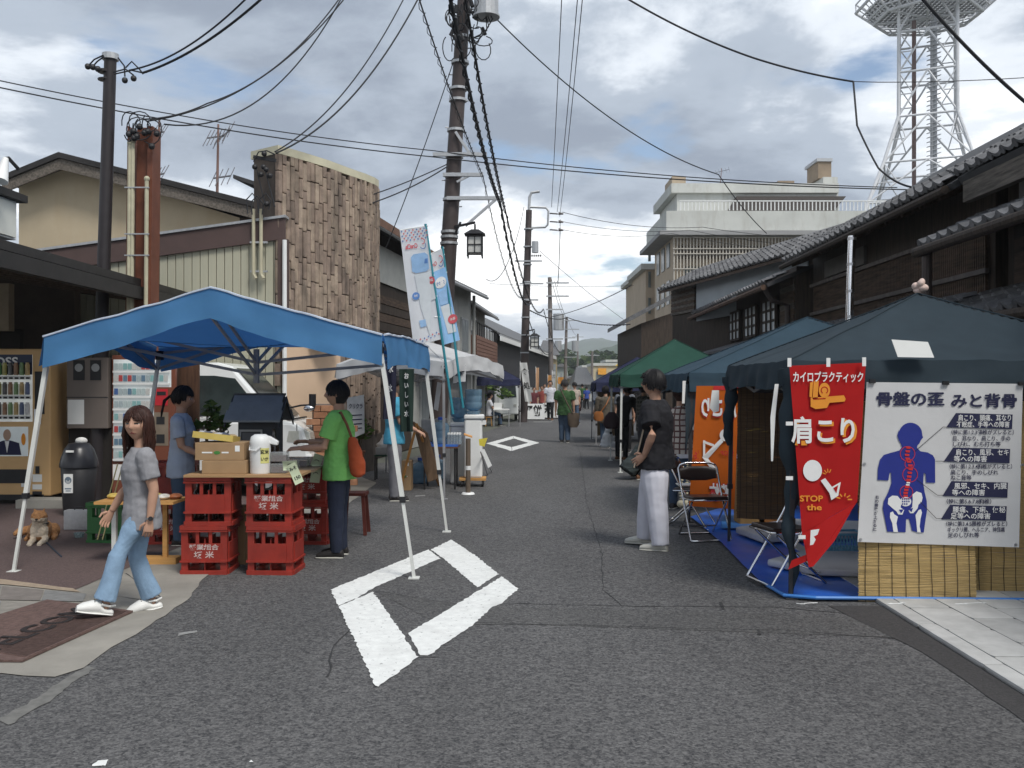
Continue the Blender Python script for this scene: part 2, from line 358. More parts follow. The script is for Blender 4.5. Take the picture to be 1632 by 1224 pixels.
# ---- left forecourt
def lay(px, z, j=0.006, step=0.12): 
    return ragged([G(*p) for p in px], z, j, step)
m = MB(); m.poly(lay([(-160, 1090), (0, 1075), (85, 1080), (130, 1066), (160, 1045), (215, 1012), (300, 957), (318, 930), (345, 905), (470, 850), (560, 800), (600, 770), (520, 738), (330, 790), (-300, 830), (-700, 1000)], 0.006, 0.012)); apron = struct('pavement', m, CONC)
m = MB(); m.poly(lay([(0, 1146), (60, 1112), (140, 1062), (150, 1066), (75, 1120), (10, 1158)], 0.004, 0.015, 0.05)); m.build('cement_smear', mat('worn cement', (0.15, 0.148, 0.14), 0.95, 0.2, 14), apron)
m = MB(); m.poly(lay([(-700, 900), (-100, 925), (0, 930), (115, 944), (165, 922), (260, 884), (340, 850), (420, 815), (500, 790), (520, 745), (330, 760), (-200, 790)], 0.010)); m.build('red_paving', REDPAVE, apron)
m = MB(); m.poly(lay([(-200, 922), (0, 925), (116, 940), (128, 946), (0, 933), (-200, 930)], 0.0125)); m.build('edging', mat('beige edging', (0.34, 0.27, 0.2), 0.9, 0.15, 20), apron)
SLATE = [mat('slate tile %d' % k, c, 0.85, 0.15, 12, 0.2) for k, c in enumerate(((0.20, 0.20, 0.195), (0.24, 0.225, 0.20), (0.19, 0.17, 0.155), (0.225, 0.22, 0.22)))]
for r in range(2):
    for k in range(5):
        x0, x1 = -200 + k * 68, -200 + k * 68 + 66; ya, yb = (936 + r * 24, 958 + r * 24)
        m = MB(); m.poly(flat([G(x0, ya + (x0) * 0.09), G(x1, ya + x1 * 0.09), G(x1 - 6, yb + x1 * 0.02), G(x0 - 6, yb + x0 * 0.02)], 0.0118)); m.build('slate_tile', SLATE[(k * 2 + r * 3) % 4], apron)
for pts in ([(200, 915), (258, 955)], [(305, 892), (338, 906)], [(150, 962), (190, 952), (252, 962)]):
    ribbon([G(*p) for p in pts], 0.007, 0.0085, 0.004).build('joint', TAR, apron)
# ---- right pavement with gutter
m = MB(); m.poly(ragged([G(1320, 966), G(1408, 966), G(1632, 1108), G(1900, 1278), G(1900, 1390), G(1632, 1150), G(1470, 1040)], 0.004, 0.006, 0.15)); struct('gutter', m, GUTTER)
KX0 = G(1408, 968); KX1 = G(1632, 1109); kd = (KX0 - KX1).normalized(); kn = Vector((kd.y, -kd.x, 0))
walk = MB(); walk.poly(flat([KX1 - kd * 6, KX1 + kd * 26, KX1 + kd * 26 + kn * 3.4, KX1 - kd * 6 + kn * 3.4], 0.012)); walk = struct('pavement', walk, GUTTER)
CP = [mat('pale concrete paver %d' % k, tuple(c * f for c in (0.47, 0.47, 0.455)), 0.9, 0.14, 5.0, 0.2, 120, world=True) for k, f in enumerate((0.9, 1.0, 1.08))]
ang = math.atan2(kd.y, kd.x)
for r in range(9):
    w = 0.13 if r == 0 else 0.30; off = 0.065 if r == 0 else 0.13 + 0.30 * (r - 1) + 0.15; ln = 0.6 if r else 0.9
    for k in range(9):
        c = KX1 + kd * ((k - 3) * ln + (0.3 if r % 2 else 0) + rnd.uniform(-.004, .004)) + kn * off
        piece('paver', 'paver', unit_box, CP[rnd.randrange(3)], walk, (c.x, c.y, 0.008 + rnd.uniform(-.002, .002)), (ln - 0.009, w - 0.009, 0.05), (0, 0, ang))

# ================================================================== far country
GREEN1 = mat('wooded hillside', (0.035, 0.06, 0.028), 0.95, 0.5, 0.03, 1.0, 0.05, spec=0.05)
def hill(name, ridge, y0, depth, seed, lab=None):
    mb = MB(); pts = [P(px, py, y0) for px, py in ridge]
    def f(u, v):
        t = u * (len(pts) - 1); i = min(int(t), len(pts) - 2); p = pts[i].lerp(pts[i + 1], t - i)
        h = p.z * (math.sin(math.pi * min(v * 0.85, 1)) ** 0.8) if v > 0 else -1
        q = Vector((p.x * (0.85 + 0.3 * v), y0 - depth * 0.55 + depth * v, 0))
        return Vector((q.x, q.y, -1 + h * (1 + 0.16 * noise.fractal(q * (9.0 / depth) + Vector((seed, 0, 0)), 1.0, 2.0, 5))))
    mb.sheet(f, 150, 40); return struct(name, mb, GREEN1, True)
hill('hill', [(300, 575), (560, 565), (700, 556), (745, 552), (800, 558), (850, 560), (890, 566), (930, 566), (960, 556), (1000, 547), (1060, 540), (1200, 548), (1500, 565), (1900, 585)], 1000, 600, 3)
hill('hill', [(200, 570), (640, 556), (740, 545), (800, 553), (860, 556), (905, 548), (945, 540), (985, 546), (1020, 552), (1100, 548), (1400, 552), (1800, 570)], 2000, 1000, 11)

# a belt of trees beyond the roofs, one mass
LEAF = [cloth('leaf %d' % k, c, 0.3, 0.25, 3.0, bump=0) for k, c in enumerate(((0.035, 0.06, 0.022), (0.05, 0.085, 0.03), (0.07, 0.10, 0.035), (0.024, 0.042, 0.02)))]
def clump(mb, c, r, n, s):
    for _ in range(n):
        d = Vector((rnd.gauss(0, 1), rnd.gauss(0, 1), rnd.gauss(0, 1))).normalized() * (rnd.random() ** 0.4)
        p = Vector(c) + Vector((d.x * r[0], d.y * r[1], d.z * r[2])); a, b = perp(Vector((rnd.gauss(0, 1), rnd.gauss(0, 1), rnd.gauss(0, 1) + 0.6)))
        k = s * rnd.uniform(0.6, 1.4); mb.cur = rnd.randrange(len(LEAF))
        mb.add([p + a * k, p + b * k * 0.6, p - a * k, p - b * k * 0.6], [(0, 1, 2, 3)])
m = MB()
for k in range(90):
    y = rnd.uniform(230, 330); px = rnd.uniform(862, 1030); top = 575 + 9 * math.sin(px * 0.09) + rnd.uniform(-9, 8); x = XA(px, y); zt = max(ZA(top, y), 5)
    for q in range(4): clump(m, (x + rnd.uniform(-3, 3), y, zt * (0.25 + 0.2 * q)), (4.2 - 0.7 * q, 4, zt * 0.17), 34, 0.9)
tag(m.build('forest', LEAF), 'dark green mass of trees at the end of the street', 'forest', kind='stuff')

# ================================================================== roofs of clay tile
TILE = [mat('clay roof tile %d' % k, tuple(c * f for c in (0.115, 0.115, 0.118)), 0.55, 0.3, 9, 0.15, 40, spec=0.4, world=True) for k, f in enumerate((0.75, 1.0, 1.3))]
def pantile():                     # x along the eave, y up the slope, z off the roof; unit 1 x 1
    mb = MB(); prof = [(-0.5, 0.02), (-0.38, 0.17), (-0.22, 0.2), (-0.06, 0.08), (0.12, 0.0), (0.34, 0.0), (0.5, 0.05)]
    vs_ = [(x, y, z + (0.10 if y < 0 else 0.0)) for y in (-0.5, 0.56) for x, z in prof] + [(x, -0.5, z - 0.03) for x, z in prof]
    n = len(prof); mb.add(vs_, [(i, i + 1, n + i + 1, n + i) for i in range(n - 1)] + [(2 * n + i, 2 * n + i + 1, i + 1, i) for i in range(n - 1)])
    mb.cyl((-0.3, -0.52, 0.1), (-0.3, -0.46, 0.1), 0.16, n=8)
    return mb
def tiles(parent, o, along, up, cols, rows, w=0.27, d=0.25):
    o = Vector(o); along = Vector(along).normalized(); up = Vector(up).normalized(); nz = along.cross(up).normalized()
    if nz.z < 0: nz = -nz; 
    Mx = Matrix((along, up, along.cross(up))).transposed()
    e = Mx.to_euler()
    for r in range(rows):
        for c in range(cols):
            p = o + along * (c + 0.5) * w + up * (r + 0.45) * d + nz * 0.015
            piece('roof_tile', 'roof_tile', pantile, TILE[rnd.choice((0, 1, 1, 1, 2))], parent, p + nz * rnd.uniform(-.004, .006), (w, d, 0.30), e)
DWOOD = wood('dark weathered wood', (0.046, 0.034, 0.026), 0.4)
DWOOD2 = wood('dark brown timber', (0.075, 0.050, 0.035), 0.45, axis=1)
GREYWOOD = wood('grey weathered wood', (0.11, 0.095, 0.08), 0.5, axis=1)
PLASTER = mat('grey plaster', (0.33, 0.33, 0.31), 0.9, 0.1, 3, 0.1, stain=0.35, stain_col=(0.18, 0.17, 0.15))
PANE = glass('window pane', (0.55, 0.6, 0.62), 0.8, 0.08)
SLATEROOF = mat('dark roof deck', (0.05, 0.05, 0.052), 0.7, 0.2, 4)
def RX(a, y): return a + 0.0227 * y
def rq(a0, z0, a1, z1, y0, y1):     # strip on the right hand row between two offsets
    return [Vector((RX(a0, y0), y0, z0)), Vector((RX(a0, y1), y1, z0)), Vector((RX(a1, y1), y1, z1)), Vector((RX(a1, y0), y0, z1))]
RDIR = Vector((0.0227, 1, 0)).normalized()
def slab(mb, q, t):
    n = (q[1] - q[0]).cross(q[3] - q[0]).normalized()
    if n.z > 0: n = -n
    mb.prism(q, n * t)
def rwall(mb, a, y0, y1, z0, z1, t=0.15):
    q = rq(a, z0, a, z1, y0, y1); mb.prism(q, (t, 0, 0))
def windows_r(parent, a, y0, y1, z0, z1, cols, rows, name='window', pane=PANE, fr=DWOOD):
    m_ = MB(); w = 0.05
    for k in range(cols + 1):
        y = y0 + (y1 - y0) * k / cols; m_.bx(RX(a, y) - 0.06, RX(a, y), y - w / 2, y + w / 2, z0, z1)
    for k in range(rows + 1):
        z = z0 + (z1 - z0) * k / rows; m_.prism([Vector((RX(a, y0) - 0.05, y0 + .03, z - w / 2)), Vector((RX(a, y1) - 0.05, y1 - .03, z - w / 2)), Vector((RX(a, y1) - 0.05, y1 - .03, z + w / 2)), Vector((RX(a, y0) - 0.05, y0 + .03, z + w / 2))], (0.04, 0, 0))
    o = m_.build(name, fr, parent)
    for i in range(cols):
        for j in range(rows):
            ya, yb = y0 + (y1 - y0) * i / cols + .03, y0 + (y1 - y0) * (i + 1) / cols - .03; za, zb = z0 + (z1 - z0) * j / rows + .03, z0 + (z1 - z0) * (j + 1) / rows - .03
            MB().poly(rq(a - 0.03, za, a - 0.03, zb, ya, yb)).build('pane', pane, o)
    return o
FROST = mat('frosted window', (0.50, 0.54, 0.56), 0.25, 0.12, 3)

# --- nearest house on the right
h = thing('timber_house', (RX(5.6, 7), 7, 0), 'nearest dark timber house at the right edge with two tiled eaves', 'house')
m = MB(); rwall(m, 5.6, 2, 11.1, 0, 4.25, 4.0); m.build('wall', DWOOD, h)
for k in range(22):
    y = 2.3 + k * 0.4; m = MB(); m.bx(RX(5.6, y) - 0.03, RX(5.6, y) - 0.005, y - .19, y + .19, 2.75, 3.3); m.build('board', DWOOD if k % 3 else DWOOD2, h)
for nm, a0, z0, a1, z1, yend in (('eave', 4.6, 3.22, 5.65, 3.68, 11.2), ('lower_eave', 4.6, 2.32, 5.65, 2.72, 11.15)):
    m = MB(); slab(m, rq(a0, z0, a1, z1, 2, yend), 0.06); rf = m.build(nm, DWOOD2, h)
    up = Vector((a1 - a0, 0, z1 - z0)); tiles(rf, (RX(a0, yend), yend, z0 + 0.02), -RDIR, up, 26, 4)
    m = MB(); m.cyl((RX(a0, 2) - .05, 2, z0 - .04), (RX(a0, yend) - .05, yend, z0 - .04), 0.06, n=10); m.build('gutter_pipe', DWOOD, rf)
m = MB(); slab(m, rq(5.0, 4.05, 8.6, 6.25, 2, 11.1), 0.10); rf = m.build('roof', SLATEROOF, h)
tiles(rf, (RX(5.0, 11.1), 11.1, 4.07), -RDIR, Vector((3.6, 0, 2.2)), 30, 4)
m = MB(); m.prism([Vector((RX(5.02, 2), 2, 3.72)), Vector((RX(5.02, 11.0), 11.0, 3.74)), Vector((RX(5.02, 11.0), 11.0, 3.98)), Vector((RX(5.02, 2), 2, 3.98))], (0.09, 0, 0)); m.build('fascia', GREYWOOD, h)
for k in range(14):
    y = 3.0 + k * 0.6; m = MB(); m.bar((RX(5.05, y), y, 3.98), (RX(5.62, y), y, 4.2), 0.07, 0.09); m.build('rafter', DWOOD2, h)
m = MB(); m.bx(RX(5.6, 10.6) - .05, RX(5.6, 10.6) - .01, 9.9, 10.75, 3.52, 4.1); m.build('plaster_panel', mat('white plaster', (0.42, 0.42, 0.41), 0.9, 0.08, 4), h)
m = MB(); m.cyl((RX(4.62, 11.05), 11.05, 0), (RX(4.62, 11.05), 11.05, 3.2), 0.055, n=10); m.build('drain_pipe', mat('brown pipe', (0.06, 0.045, 0.04), 0.6), h)
windows_r(h, 5.58, 8.5, 9.5, 2.72, 3.25, 2, 1, pane=PLASTER)
m = MB(); m.bx(RX(5.6, 10.3) - .06, RX(5.6, 10.3) - .02, 10.28, 10.36, 2.75, 3.3); m.build('white_edge', PLWHITE, h)

# --- second house with the lattice wall
h = thing('lattice_house', (RX(5.5, 14.8), 14.8, 0), 'dark timber house with long slatted wall behind the navy tent', 'house')
m = MB(); rwall(m, 5.5, 11.2, 18.5, 0, 4.2, 4.0); m.build('wall', DWOOD, h)
m = MB()
for k in range(120):
    y = 11.35 + k * 0.058; m.bx(RX(5.46, y) - .02, RX(5.46, y) + .02, y - .014, y + .014, 2.55, 3.5)
tag(m.build('lattice', DWOOD2, h), kind='stuff')
for z in (2.5, 2.95, 3.5): m = MB(); m.prism(rq(5.40, z, 5.40, z + 0.06, 11.25, 18.4), (0.05, 0, 0)); m.build('rail', mat('pale worn rail', (0.10, 0.085, 0.075), 0.8, 0.3, 8), h)
m = MB(); m.prism(rq(5.44, 3.6, 5.44, 3.9, 15.5, 17.6), (0.05, 0, 0)); m.build('panel', mat('dull panel', (0.12, 0.11, 0.10), 0.8), h)
m = MB(); slab(m, rq(4.95, 4.0, 8.6, 6.2, 11.15, 18.6), 0.08); rf = m.build('roof', SLATEROOF, h)
tiles(rf, (RX(4.95, 18.6), 18.6, 4.02), -RDIR, Vector((3.65, 0, 2.2)), 27, 4)
m = MB(); m.cyl((RX(4.9, 11.2), 11.2, 3.93), (RX(4.9, 18.6), 18.6, 3.93), 0.055, n=8); m.build('gutter_pipe', DWOOD, h)
for k in range(12):
    y = 11.6 + k * 0.6; m = MB(); m.bar((RX(5.0, y), y, 3.92), (RX(5.5, y), y, 4.12), 0.06, 0.08); m.build('rafter', DWOOD2, h)
m = MB(); slab(m, rq(4.75, 2.45, 5.5, 2.7, 11.3, 18.4), 0.06); rf = m.build('lower_eave', SLATEROOF, h)
tiles(rf, (RX(4.75, 18.4), 18.4, 2.46), -RDIR, Vector((0.75, 0, 0.25)), 26, 3)
# --- third, with pale upstairs windows
h = thing('old_shop_house', (RX(5.2, 24), 24, 0), 'low dark wooden house with a row of pale paned windows above the green tent', 'house')
m = MB(); rwall(m, 5.2, 18.6, 29.4, 0, 3.95, 3.6); m.build('wall', DWOOD, h)
for k in range(9):
    z = 2.65 + k * 0.12; m = MB(); m.prism(rq(5.17, z, 5.15, z + 0.11, 18.7, 19.7), (0.03, 0, 0)); m.build('board', GREYWOOD if k % 3 == 1 else DWOOD2, h)
for k in range(5):
    y = 19.9 + k * 1.75; windows_r(h, 5.16, y, y + 1.2, 2.75, 3.45, 3, 3, pane=FROST)
m = MB(); slab(m, rq(4.6, 3.6, 7.2, 4.7, 18.55, 29.4), 0.07); rf = m.build('roof', SLATEROOF, h)
tiles(rf, (RX(4.6, 29.4), 29.4, 3.62), -RDIR, Vector((2.6, 0, 1.1)), 40, 2)
m = MB(); m.cyl((RX(4.55, 18.6), 18.6, 3.53), (RX(4.55, 29.4), 29.4, 3.53), 0.06, n=8); m.build('gutter_pipe', mat('rusty gutter', (0.10, 0.06, 0.04), 0.8, 0.4, 9), h)
m = MB(); slab(m, rq(4.55, 2.45, 5.2, 2.68, 18.7, 29.0), 0.06); m.build('lower_eave', mat('grey sheet roof', (0.16, 0.16, 0.165), 0.6, 0.2, 2), h)
m = MB(); m.tube([(RX(4.6, 18.7), 18.7, 3.5), (RX(4.75, 18.75), 18.75, 3.28), (RX(5.1, 18.9), 18.9, 3.2), (RX(5.12, 18.9), 18.9, 0)], 0.05, 8); m.build('drain_pipe', _m['brown pipe'], h)
# --- fourth: tiled roof turned towards us, above the low house
h = thing('tile_roof_house', (6.6, 25, 0), 'house with grey tiled pent roof and pale blue siding above the low wooden house', 'house')
E0, E1 = Vector((4.45, 28.6, 4.42)), Vector((6.25, 19.6, 4.42)); ed = (E1 - E0).normalized(); er = Vector((-ed.y, ed.x, 0)); er = er if er.x > 0 else -er; up = (er + Vector((0, 0, .50))).normalized()
m = MB(); m.prism([E0, E1, E1 + up * 1.55, E0 + up * 1.55], (0, 0, -.07)); rf = m.build('roof', DWOOD2, h)
tiles(rf, E0 + Vector((0, 0, .02)), ed, up, 34, 6)
m = MB(); m.cyl(E0 + up * 1.6, E1 + up * 1.6, .09, n=8); m.build('ridge', TILE[1], rf)
w0, w1 = E0 + er * .45, E1 + er * .45
m = MB(); m.prism([Vector((w0.x, w0.y, 0)), Vector((w1.x, w1.y, 0)), w1 + Vector((0, 0, .1)), w0 + Vector((0, 0, .1))], er * 2.2); m.build('wall', DWOOD, h)
a_, b_ = w0.lerp(w1, .22), w0.lerp(w1, .9); m = MB(); m.prism([Vector((a_.x, a_.y, 3.4)) - er * .03, Vector((b_.x, b_.y, 3.4)) - er * .03, Vector((b_.x, b_.y, 4.55)) - er * .03, Vector((a_.x, a_.y, 4.55)) - er * .03], -er * .03); m.build('siding', mat('pale blue siding', (0.36, 0.40, 0.43), 0.6, 0.06, 3), h)
for k in range(9):
    z = 3.7 + k * .085; a_, b_ = w0, w0.lerp(w1, .2); m = MB(); m.prism([Vector((a_.x, a_.y, z)), Vector((b_.x, b_.y, z)), Vector((b_.x, b_.y, z + .075)), Vector((a_.x, a_.y, z + .075))], -er * .05); m.build('board', DWOOD2 if k % 2 else GREYWOOD, h)
# --- fifth, beyond, with bargeboard and a shrub
h = thing('far_timber_house', (RX(7, 42), 42, 0), 'dark house beyond the gable house with steep curved bargeboard', 'house')
m = MB(); m.prism([(XA(1022, 40), 40, 0), (XA(1100, 40), 40, 0), (XA(1100, 40), 40, 4.9), (XA(1022, 40), 40, 4.2)], (0, 9, 0)); m.build('wall', DWOOD, h)
m = MB(); m.prism([(XA(1003, 39.5), 39.5, 4.25), (XA(1100, 39.5), 39.5, 5.6), (XA(1100, 39.5), 39.5, 5.8), (XA(1003, 39.5), 39.5, 4.45)], (0, 9, 0)); m.build('roof', TILE[1], h)

# ================================================================== concrete building behind
CB = thing('concrete_building', (XA(1200, 72), 72, 0), 'tall pale concrete office building rising behind the timber houses', 'building')
CREAM = mat('weathered white wall', (0.52, 0.53, 0.50), 0.9, 0.08, 0.5, stain=0.45, stain_col=(0.33, 0.31, 0.27))
BEIGE = mat('beige render', (0.42, 0.34, 0.25), 0.9, 0.08, 0.6, stain=0.3, stain_col=(0.28, 0.23, 0.18))
YB = 62.0
def cbx(px0, px1, py0, py1, y0, y1, name, mt):
    m_ = MB(); m_.bx(XA(px0, y0), XA(px1, y0), y0, y1, max(0, ZA(py1, y0)), ZA(py0, y0)); return m_.build(name, mt, CB)
cbx(1073, 1500, 368, 1100, 62, 70, 'wall', BEIGE)
cbx(1062, 1500, 336, 368, 61.4, 70.5, 'parapet', CREAM)
cbx(1052, 1500, 367, 374, 61.0, 70.8, 'overhang', mat('grey soffit', (0.30, 0.30, 0.30), 0.9, 0.1, 1))
cbx(1079, 1336, 305, 345, 64.5, 72, 'upper_wall', CREAM); cbx(1070, 1337, 292, 307, 64.2, 72.4, 'upper_parapet', CREAM)
cbx(1071, 1093, 281, 293, 65, 68, 'water_tank', BEIGE); cbx(1240, 1266, 288, 305, 65, 68, 'vent_box', mat('brown concrete', (0.27, 0.21, 0.15), 0.9, 0.15, 1)); cbx(1312, 1335, 282, 296, 66, 69, 'stair_base', CREAM); cbx(1304, 1325, 256, 284, 66.5, 69, 'stair_tower', _m['brown concrete']); cbx(1302, 1327, 252, 257, 66.4, 69.2, 'tank_lid', GALV)
m = MB(); m.prism([(XA(1180, 63), 64, ZA(308, 63)), (XA(1357, 63), 64, ZA(308, 63)), (XA(1334, 63), 64, ZA(336, 63)), (XA(1164, 63), 64, ZA(336, 63))], (0, 1.6, 0)); m.build('penthouse', mat('dark penthouse', (0.07, 0.06, 0.055), 0.8), CB)
m = MB()
for k in range(54):
    px = 1085 + k * 6; x = XA(px, 61.5); m.bx(x - .03, x + .03, 61.5, 61.56, ZA(335, 61.5), ZA(320, 61.5))
m.bx(XA(1083, 61.5), XA(1412, 61.5), 61.47, 61.58, ZA(321, 61.5), ZA(319.5, 61.5)); tag(m.build('roof_railing', PLWHITE, CB), kind='stuff')
cbx(1080, 1500, 392, 412, 61.9, 62.0, 'window_band', mat('louvre back brown', (0.13, 0.10, 0.08), 0.9, 0.3, 2)); cbx(1092, 1500, 425, 500, 61.9, 62.02, 'window_band', mat('dull green glass', (0.10, 0.12, 0.115), 0.3, 0.3, 1))
m = MB()
for k in range(80):
    x = XA(1074 + k * 5.2, 61.6); m.bx(x - .035, x + .035, 61.5, 61.6, ZA(520, 61.6), ZA(378, 61.6))
for py in (378, 396, 404, 428, 460): m.bx(XA(1072, 61.6), XA(1495, 61.6), 61.42, 61.5, ZA(py + 1.5, 61.6), ZA(py, 61.6))
tag(m.build('louvre_screen', mat('pale louvre', (0.45, 0.42, 0.37), 0.8), CB), kind='stuff')
for k in range(3):
    for r in range(4):
        y = 63.2 + k * 2.2; z = 2 + r * 2.5; m = MB(); m.bx(XA(1073, 62) - .06, XA(1073, 62) + .02, y, y + 1.2, z, z + 1.6); m.build('window', _m['dull green glass'], CB)
h = thing('concrete_annex', (XA(1030, 80), 80, 0), 'narrow beige stepped block left of the concrete office building', 'building')
for n_, a in (('wall', (1029, 1075, 428, 900, 72, 80)), ('roof_slab', (1022, 1078, 420, 429, 71.6, 80.4)), ('lower_wall', (1015, 1034, 444, 900, 84, 92)), ('lower_roof', (1008, 1036, 438, 445, 83.5, 92.5))):
    m = MB(); m.bx(XA(a[0], a[4]), XA(a[1], a[4]), a[4], a[5], max(0, ZA(a[3], a[4])), ZA(a[2], a[4])); m.build(n_, BEIGE if 'wall' in n_ else CREAM, h)
for r in range(5):
    m = MB(); m.bx(XA(1033, 72), XA(1037, 72), 71.9, 72.05, 3 + r * 2, 4.2 + r * 2); m.build('window', _m['dull green glass'], h)

# ================================================================== lattice tower
YT = 130.0; XT = XA(1478, YT); TW = thing('lattice_tower', (XT, YT, 0), 'tall white steel lattice telecom tower with wide platform', 'tower')
TWH = mat('white painted steel', (0.60, 0.61, 0.63), 0.5, 0.08, 1); TWG = mat('dull grey steel', (0.42, 0.43, 0.45), 0.6, 0.1, 1)
lev = [(0, 18.5), (13, 13.8), (25.8, 9.2), (31.5, 6.8), (38, 4.55), (44, 4.5), (49.5, 4.5), (56, 4.5), (63, 4.5)]
def tp(k, i, z, hw):
    t = R(22 + 90 * i); return Vector((XT + hw * 1.14 * math.cos(t), YT + hw * 1.14 * math.sin(t), z))
for i in range(4):
    m = MB(); m.tube([tp(0, i, z, w) for z, w in lev], [0.23] * len(lev), 8); m.build('leg', TWH, TW)
for (z0, w0), (z1, w1) in zip(lev[:-1], lev[1:]):
    for i in range(4):
        a0, a1, b0, b1 = tp(0, i, z0, w0), tp(0, i, z1, w1), tp(0, (i + 1) % 4, z0, w0), tp(0, (i + 1) % 4, z1, w1); mid = (a1 + b1) / 2; ml = (a0 + a1) / 2; mr = (b0 + b1) / 2
        m = MB(); m.cyl(a1, b1, 0.15, n=6); m.build('beam', TWH, TW)
        m = MB(); m.cyl(a0, mid, 0.14, n=6).cyl(b0, mid, 0.14, n=6); m.cyl(ml, a0.lerp(mid, .5), 0.09, n=5).cyl(mr, b0.lerp(mid, .5), .09, n=5); m.cyl(a0.lerp(mid, .5), a1, 0.09, n=5).cyl(b0.lerp(mid, .5), b1, 0.09, n=5); m.build('brace', TWH, TW)
for i in range(3):
    t = R(120 * i + 40); m = MB(); m.cyl((XT + 1.7 * math.cos(t), YT + 1.7 * math.sin(t), 0), (XT + 1.7 * math.cos(t), YT + 1.7 * math.sin(t), 52), 0.3 if i else 0.42, n=8); m.build('inner_column', TWG if i != 1 else mat('rust red steel', (0.16, 0.10, 0.09), 0.8), TW)
m = MB()
for k in range(60):
    z = 14 + k * 0.62; t = k * 0.5; m.bar((XT - .9, YT - 2, z), (XT + .9, YT - 2, z + 0.5), 0.5, 0.08)
tag(m.build('stair', TWG, TW), kind='stuff')
def octo(r, z): return [Vector((XT + r * 1.12 * math.cos(R(22.5 + 45 * k)), YT + r * 1.12 * math.sin(R(22.5 + 45 * k)), z)) for k in range(8)]
lo, hi = octo(6.2, 52.2), octo(8.3, 54.2)
m = MB()
for k in range(8): m.cyl(lo[k], lo[(k + 1) % 8], 0.2, n=6); m.cyl(hi[k], hi[(k + 1) % 8], 0.22, n=6); m.cyl(lo[k], hi[k], 0.18, n=6)
for k in range(4): m.cyl(lo[k], lo[k + 4], 0.16, n=6)
for k in range(8):
    for j in range(1, 6): m.cyl(lo[k].lerp(lo[(k + 1) % 8], j / 6), hi[k].lerp(hi[(k + 1) % 8], j / 6), .1, n=5)
    for j in range(1, 3): m.cyl(lo[k].lerp(hi[k], j / 3), lo[(k + 1) % 8].lerp(hi[(k + 1) % 8], j / 3), .12, n=5)
    a_ = hi[k] + Vector((0, 0, 1.2)); b_ = hi[(k + 1) % 8] + Vector((0, 0, 1.2)); m.cyl(a_, b_, .12, n=5).cyl(hi[k], a_, .1, n=5)
m.build('platform_frame', TWH, TW)
m = MB(); gr = 0.62
for k in range(-12, 13):
    for ax in (0, 1):
        h2 = math.sqrt(max(0, 7.9 ** 2 - (k * gr) ** 2)); a = (k * gr, -h2) if ax else (-h2, k * gr); b = (k * gr, h2) if ax else (h2, k * gr)
        m.bar((XT + a[0], YT + a[1], 53.8), (XT + b[0], YT + b[1], 53.8), 0.34, 0.10)
tag(m.build('platform_grating', TWG, TW), kind='stuff')

# ================================================================== left side
# porch of the shop at the left edge
DSHEET = mat('black brown roof sheet', (0.022, 0.02, 0.019), 0.55, 0.3, 5)
CRM = mat('cream metal siding', (0.40, 0.39, 0.30), 0.55, 0.05, 3, stain=0.25, stain_col=(0.38, 0.34, 0.24))
SH = thing('corner_shop', (-7, 12, 0), 'low shop building at the left edge with deep dark porch roof', 'building')
m = MB(); m.prism([(-5.1, 5.0, 2.97), (-5.12, 15.2, 2.97), (-9, 15.2, 3.6), (-9, 5.0, 3.6)], (0, 0, 0.10)); m.build('porch_roof', DSHEET, SH)
m = MB(); m.bx(-5.16, -5.06, 5.0, 15.1, 2.78, 2.95); m.build('fascia', DSHEET, SH)
for k in range(14): m = MB(); m.bar((-5.2, 5.6 + k * 0.7, 2.86), (-7.4, 5.6 + k * 0.7, 3.18), 0.07, 0.1); m.build('rafter', DWOOD2, SH)
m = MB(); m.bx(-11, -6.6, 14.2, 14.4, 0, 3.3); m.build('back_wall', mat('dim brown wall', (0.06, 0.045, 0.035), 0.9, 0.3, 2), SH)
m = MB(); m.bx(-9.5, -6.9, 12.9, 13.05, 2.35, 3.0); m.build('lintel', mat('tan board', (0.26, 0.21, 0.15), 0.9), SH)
m = MB(); m.bx(-9.5, -6.95, 13.3, 13.4, 0, 2.4); m.build('opening_shade', DARK, SH)  # near-black slab, the shade inside the shop doorway put into its colour
for k in range(6): m = MB(); m.bx(-8.9 + k * 0.62, -8.9 + k * 0.62 + 0.6, 5.0, 10.3, 3.35, 3.36); 
m = MB(); m.bx(-11, -5.45, 4.0, 10.35, 3.2, 3.62); m.build('upper_wall', WHITE, SH)
for k in range(9): m = MB(); m.bx(-5.448, -5.425, 4.1 + k * 0.69, 4.1 + k * 0.69 + 0.675, 3.22, 3.6); m.build('panel', mat('white panel', (0.62, 0.63, 0.58), 0.6, 0.05, 3), SH)
m = MB(); m.bx(-5.5, -5.36, 4, 10.42, 3.62, 3.7); m.build('coping', DSHEET, SH)
m = MB(); m.prism([(-5.5, 3.5, 3.95), (-5.5, 9.6, 3.95), (-9, 9.6, 5.2), (-9, 3.5, 5.2)], (0, 0, 0.12)); rf = m.build('roof', SLATEROOF, SH)
tiles(rf, (-5.5, 3.6, 4.07), (0, 1, 0), Vector((-3.5, 0, 1.25)), 22, 4)
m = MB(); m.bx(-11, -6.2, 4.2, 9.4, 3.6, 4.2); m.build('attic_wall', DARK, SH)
lamp = thing('flood_lamp', (-5.35, 9.9, 3.75), 'bare reflector lamp under the tiled eave at far left', 'lamp')
m = MB(); m.cyl((-5.3, 9.75, 3.72), (-5.3, 9.85, 3.98), 0.075, 0.03, 12); m.build('bulb', PLWHITE, lamp, True); m = MB(); m.tube([(-5.3, 9.85, 3.98), (-5.3, 9.9, 4.0), (-5.24, 10.0, 3.9)], 0.02, 6); m.build('bracket', BLACK, lamp)

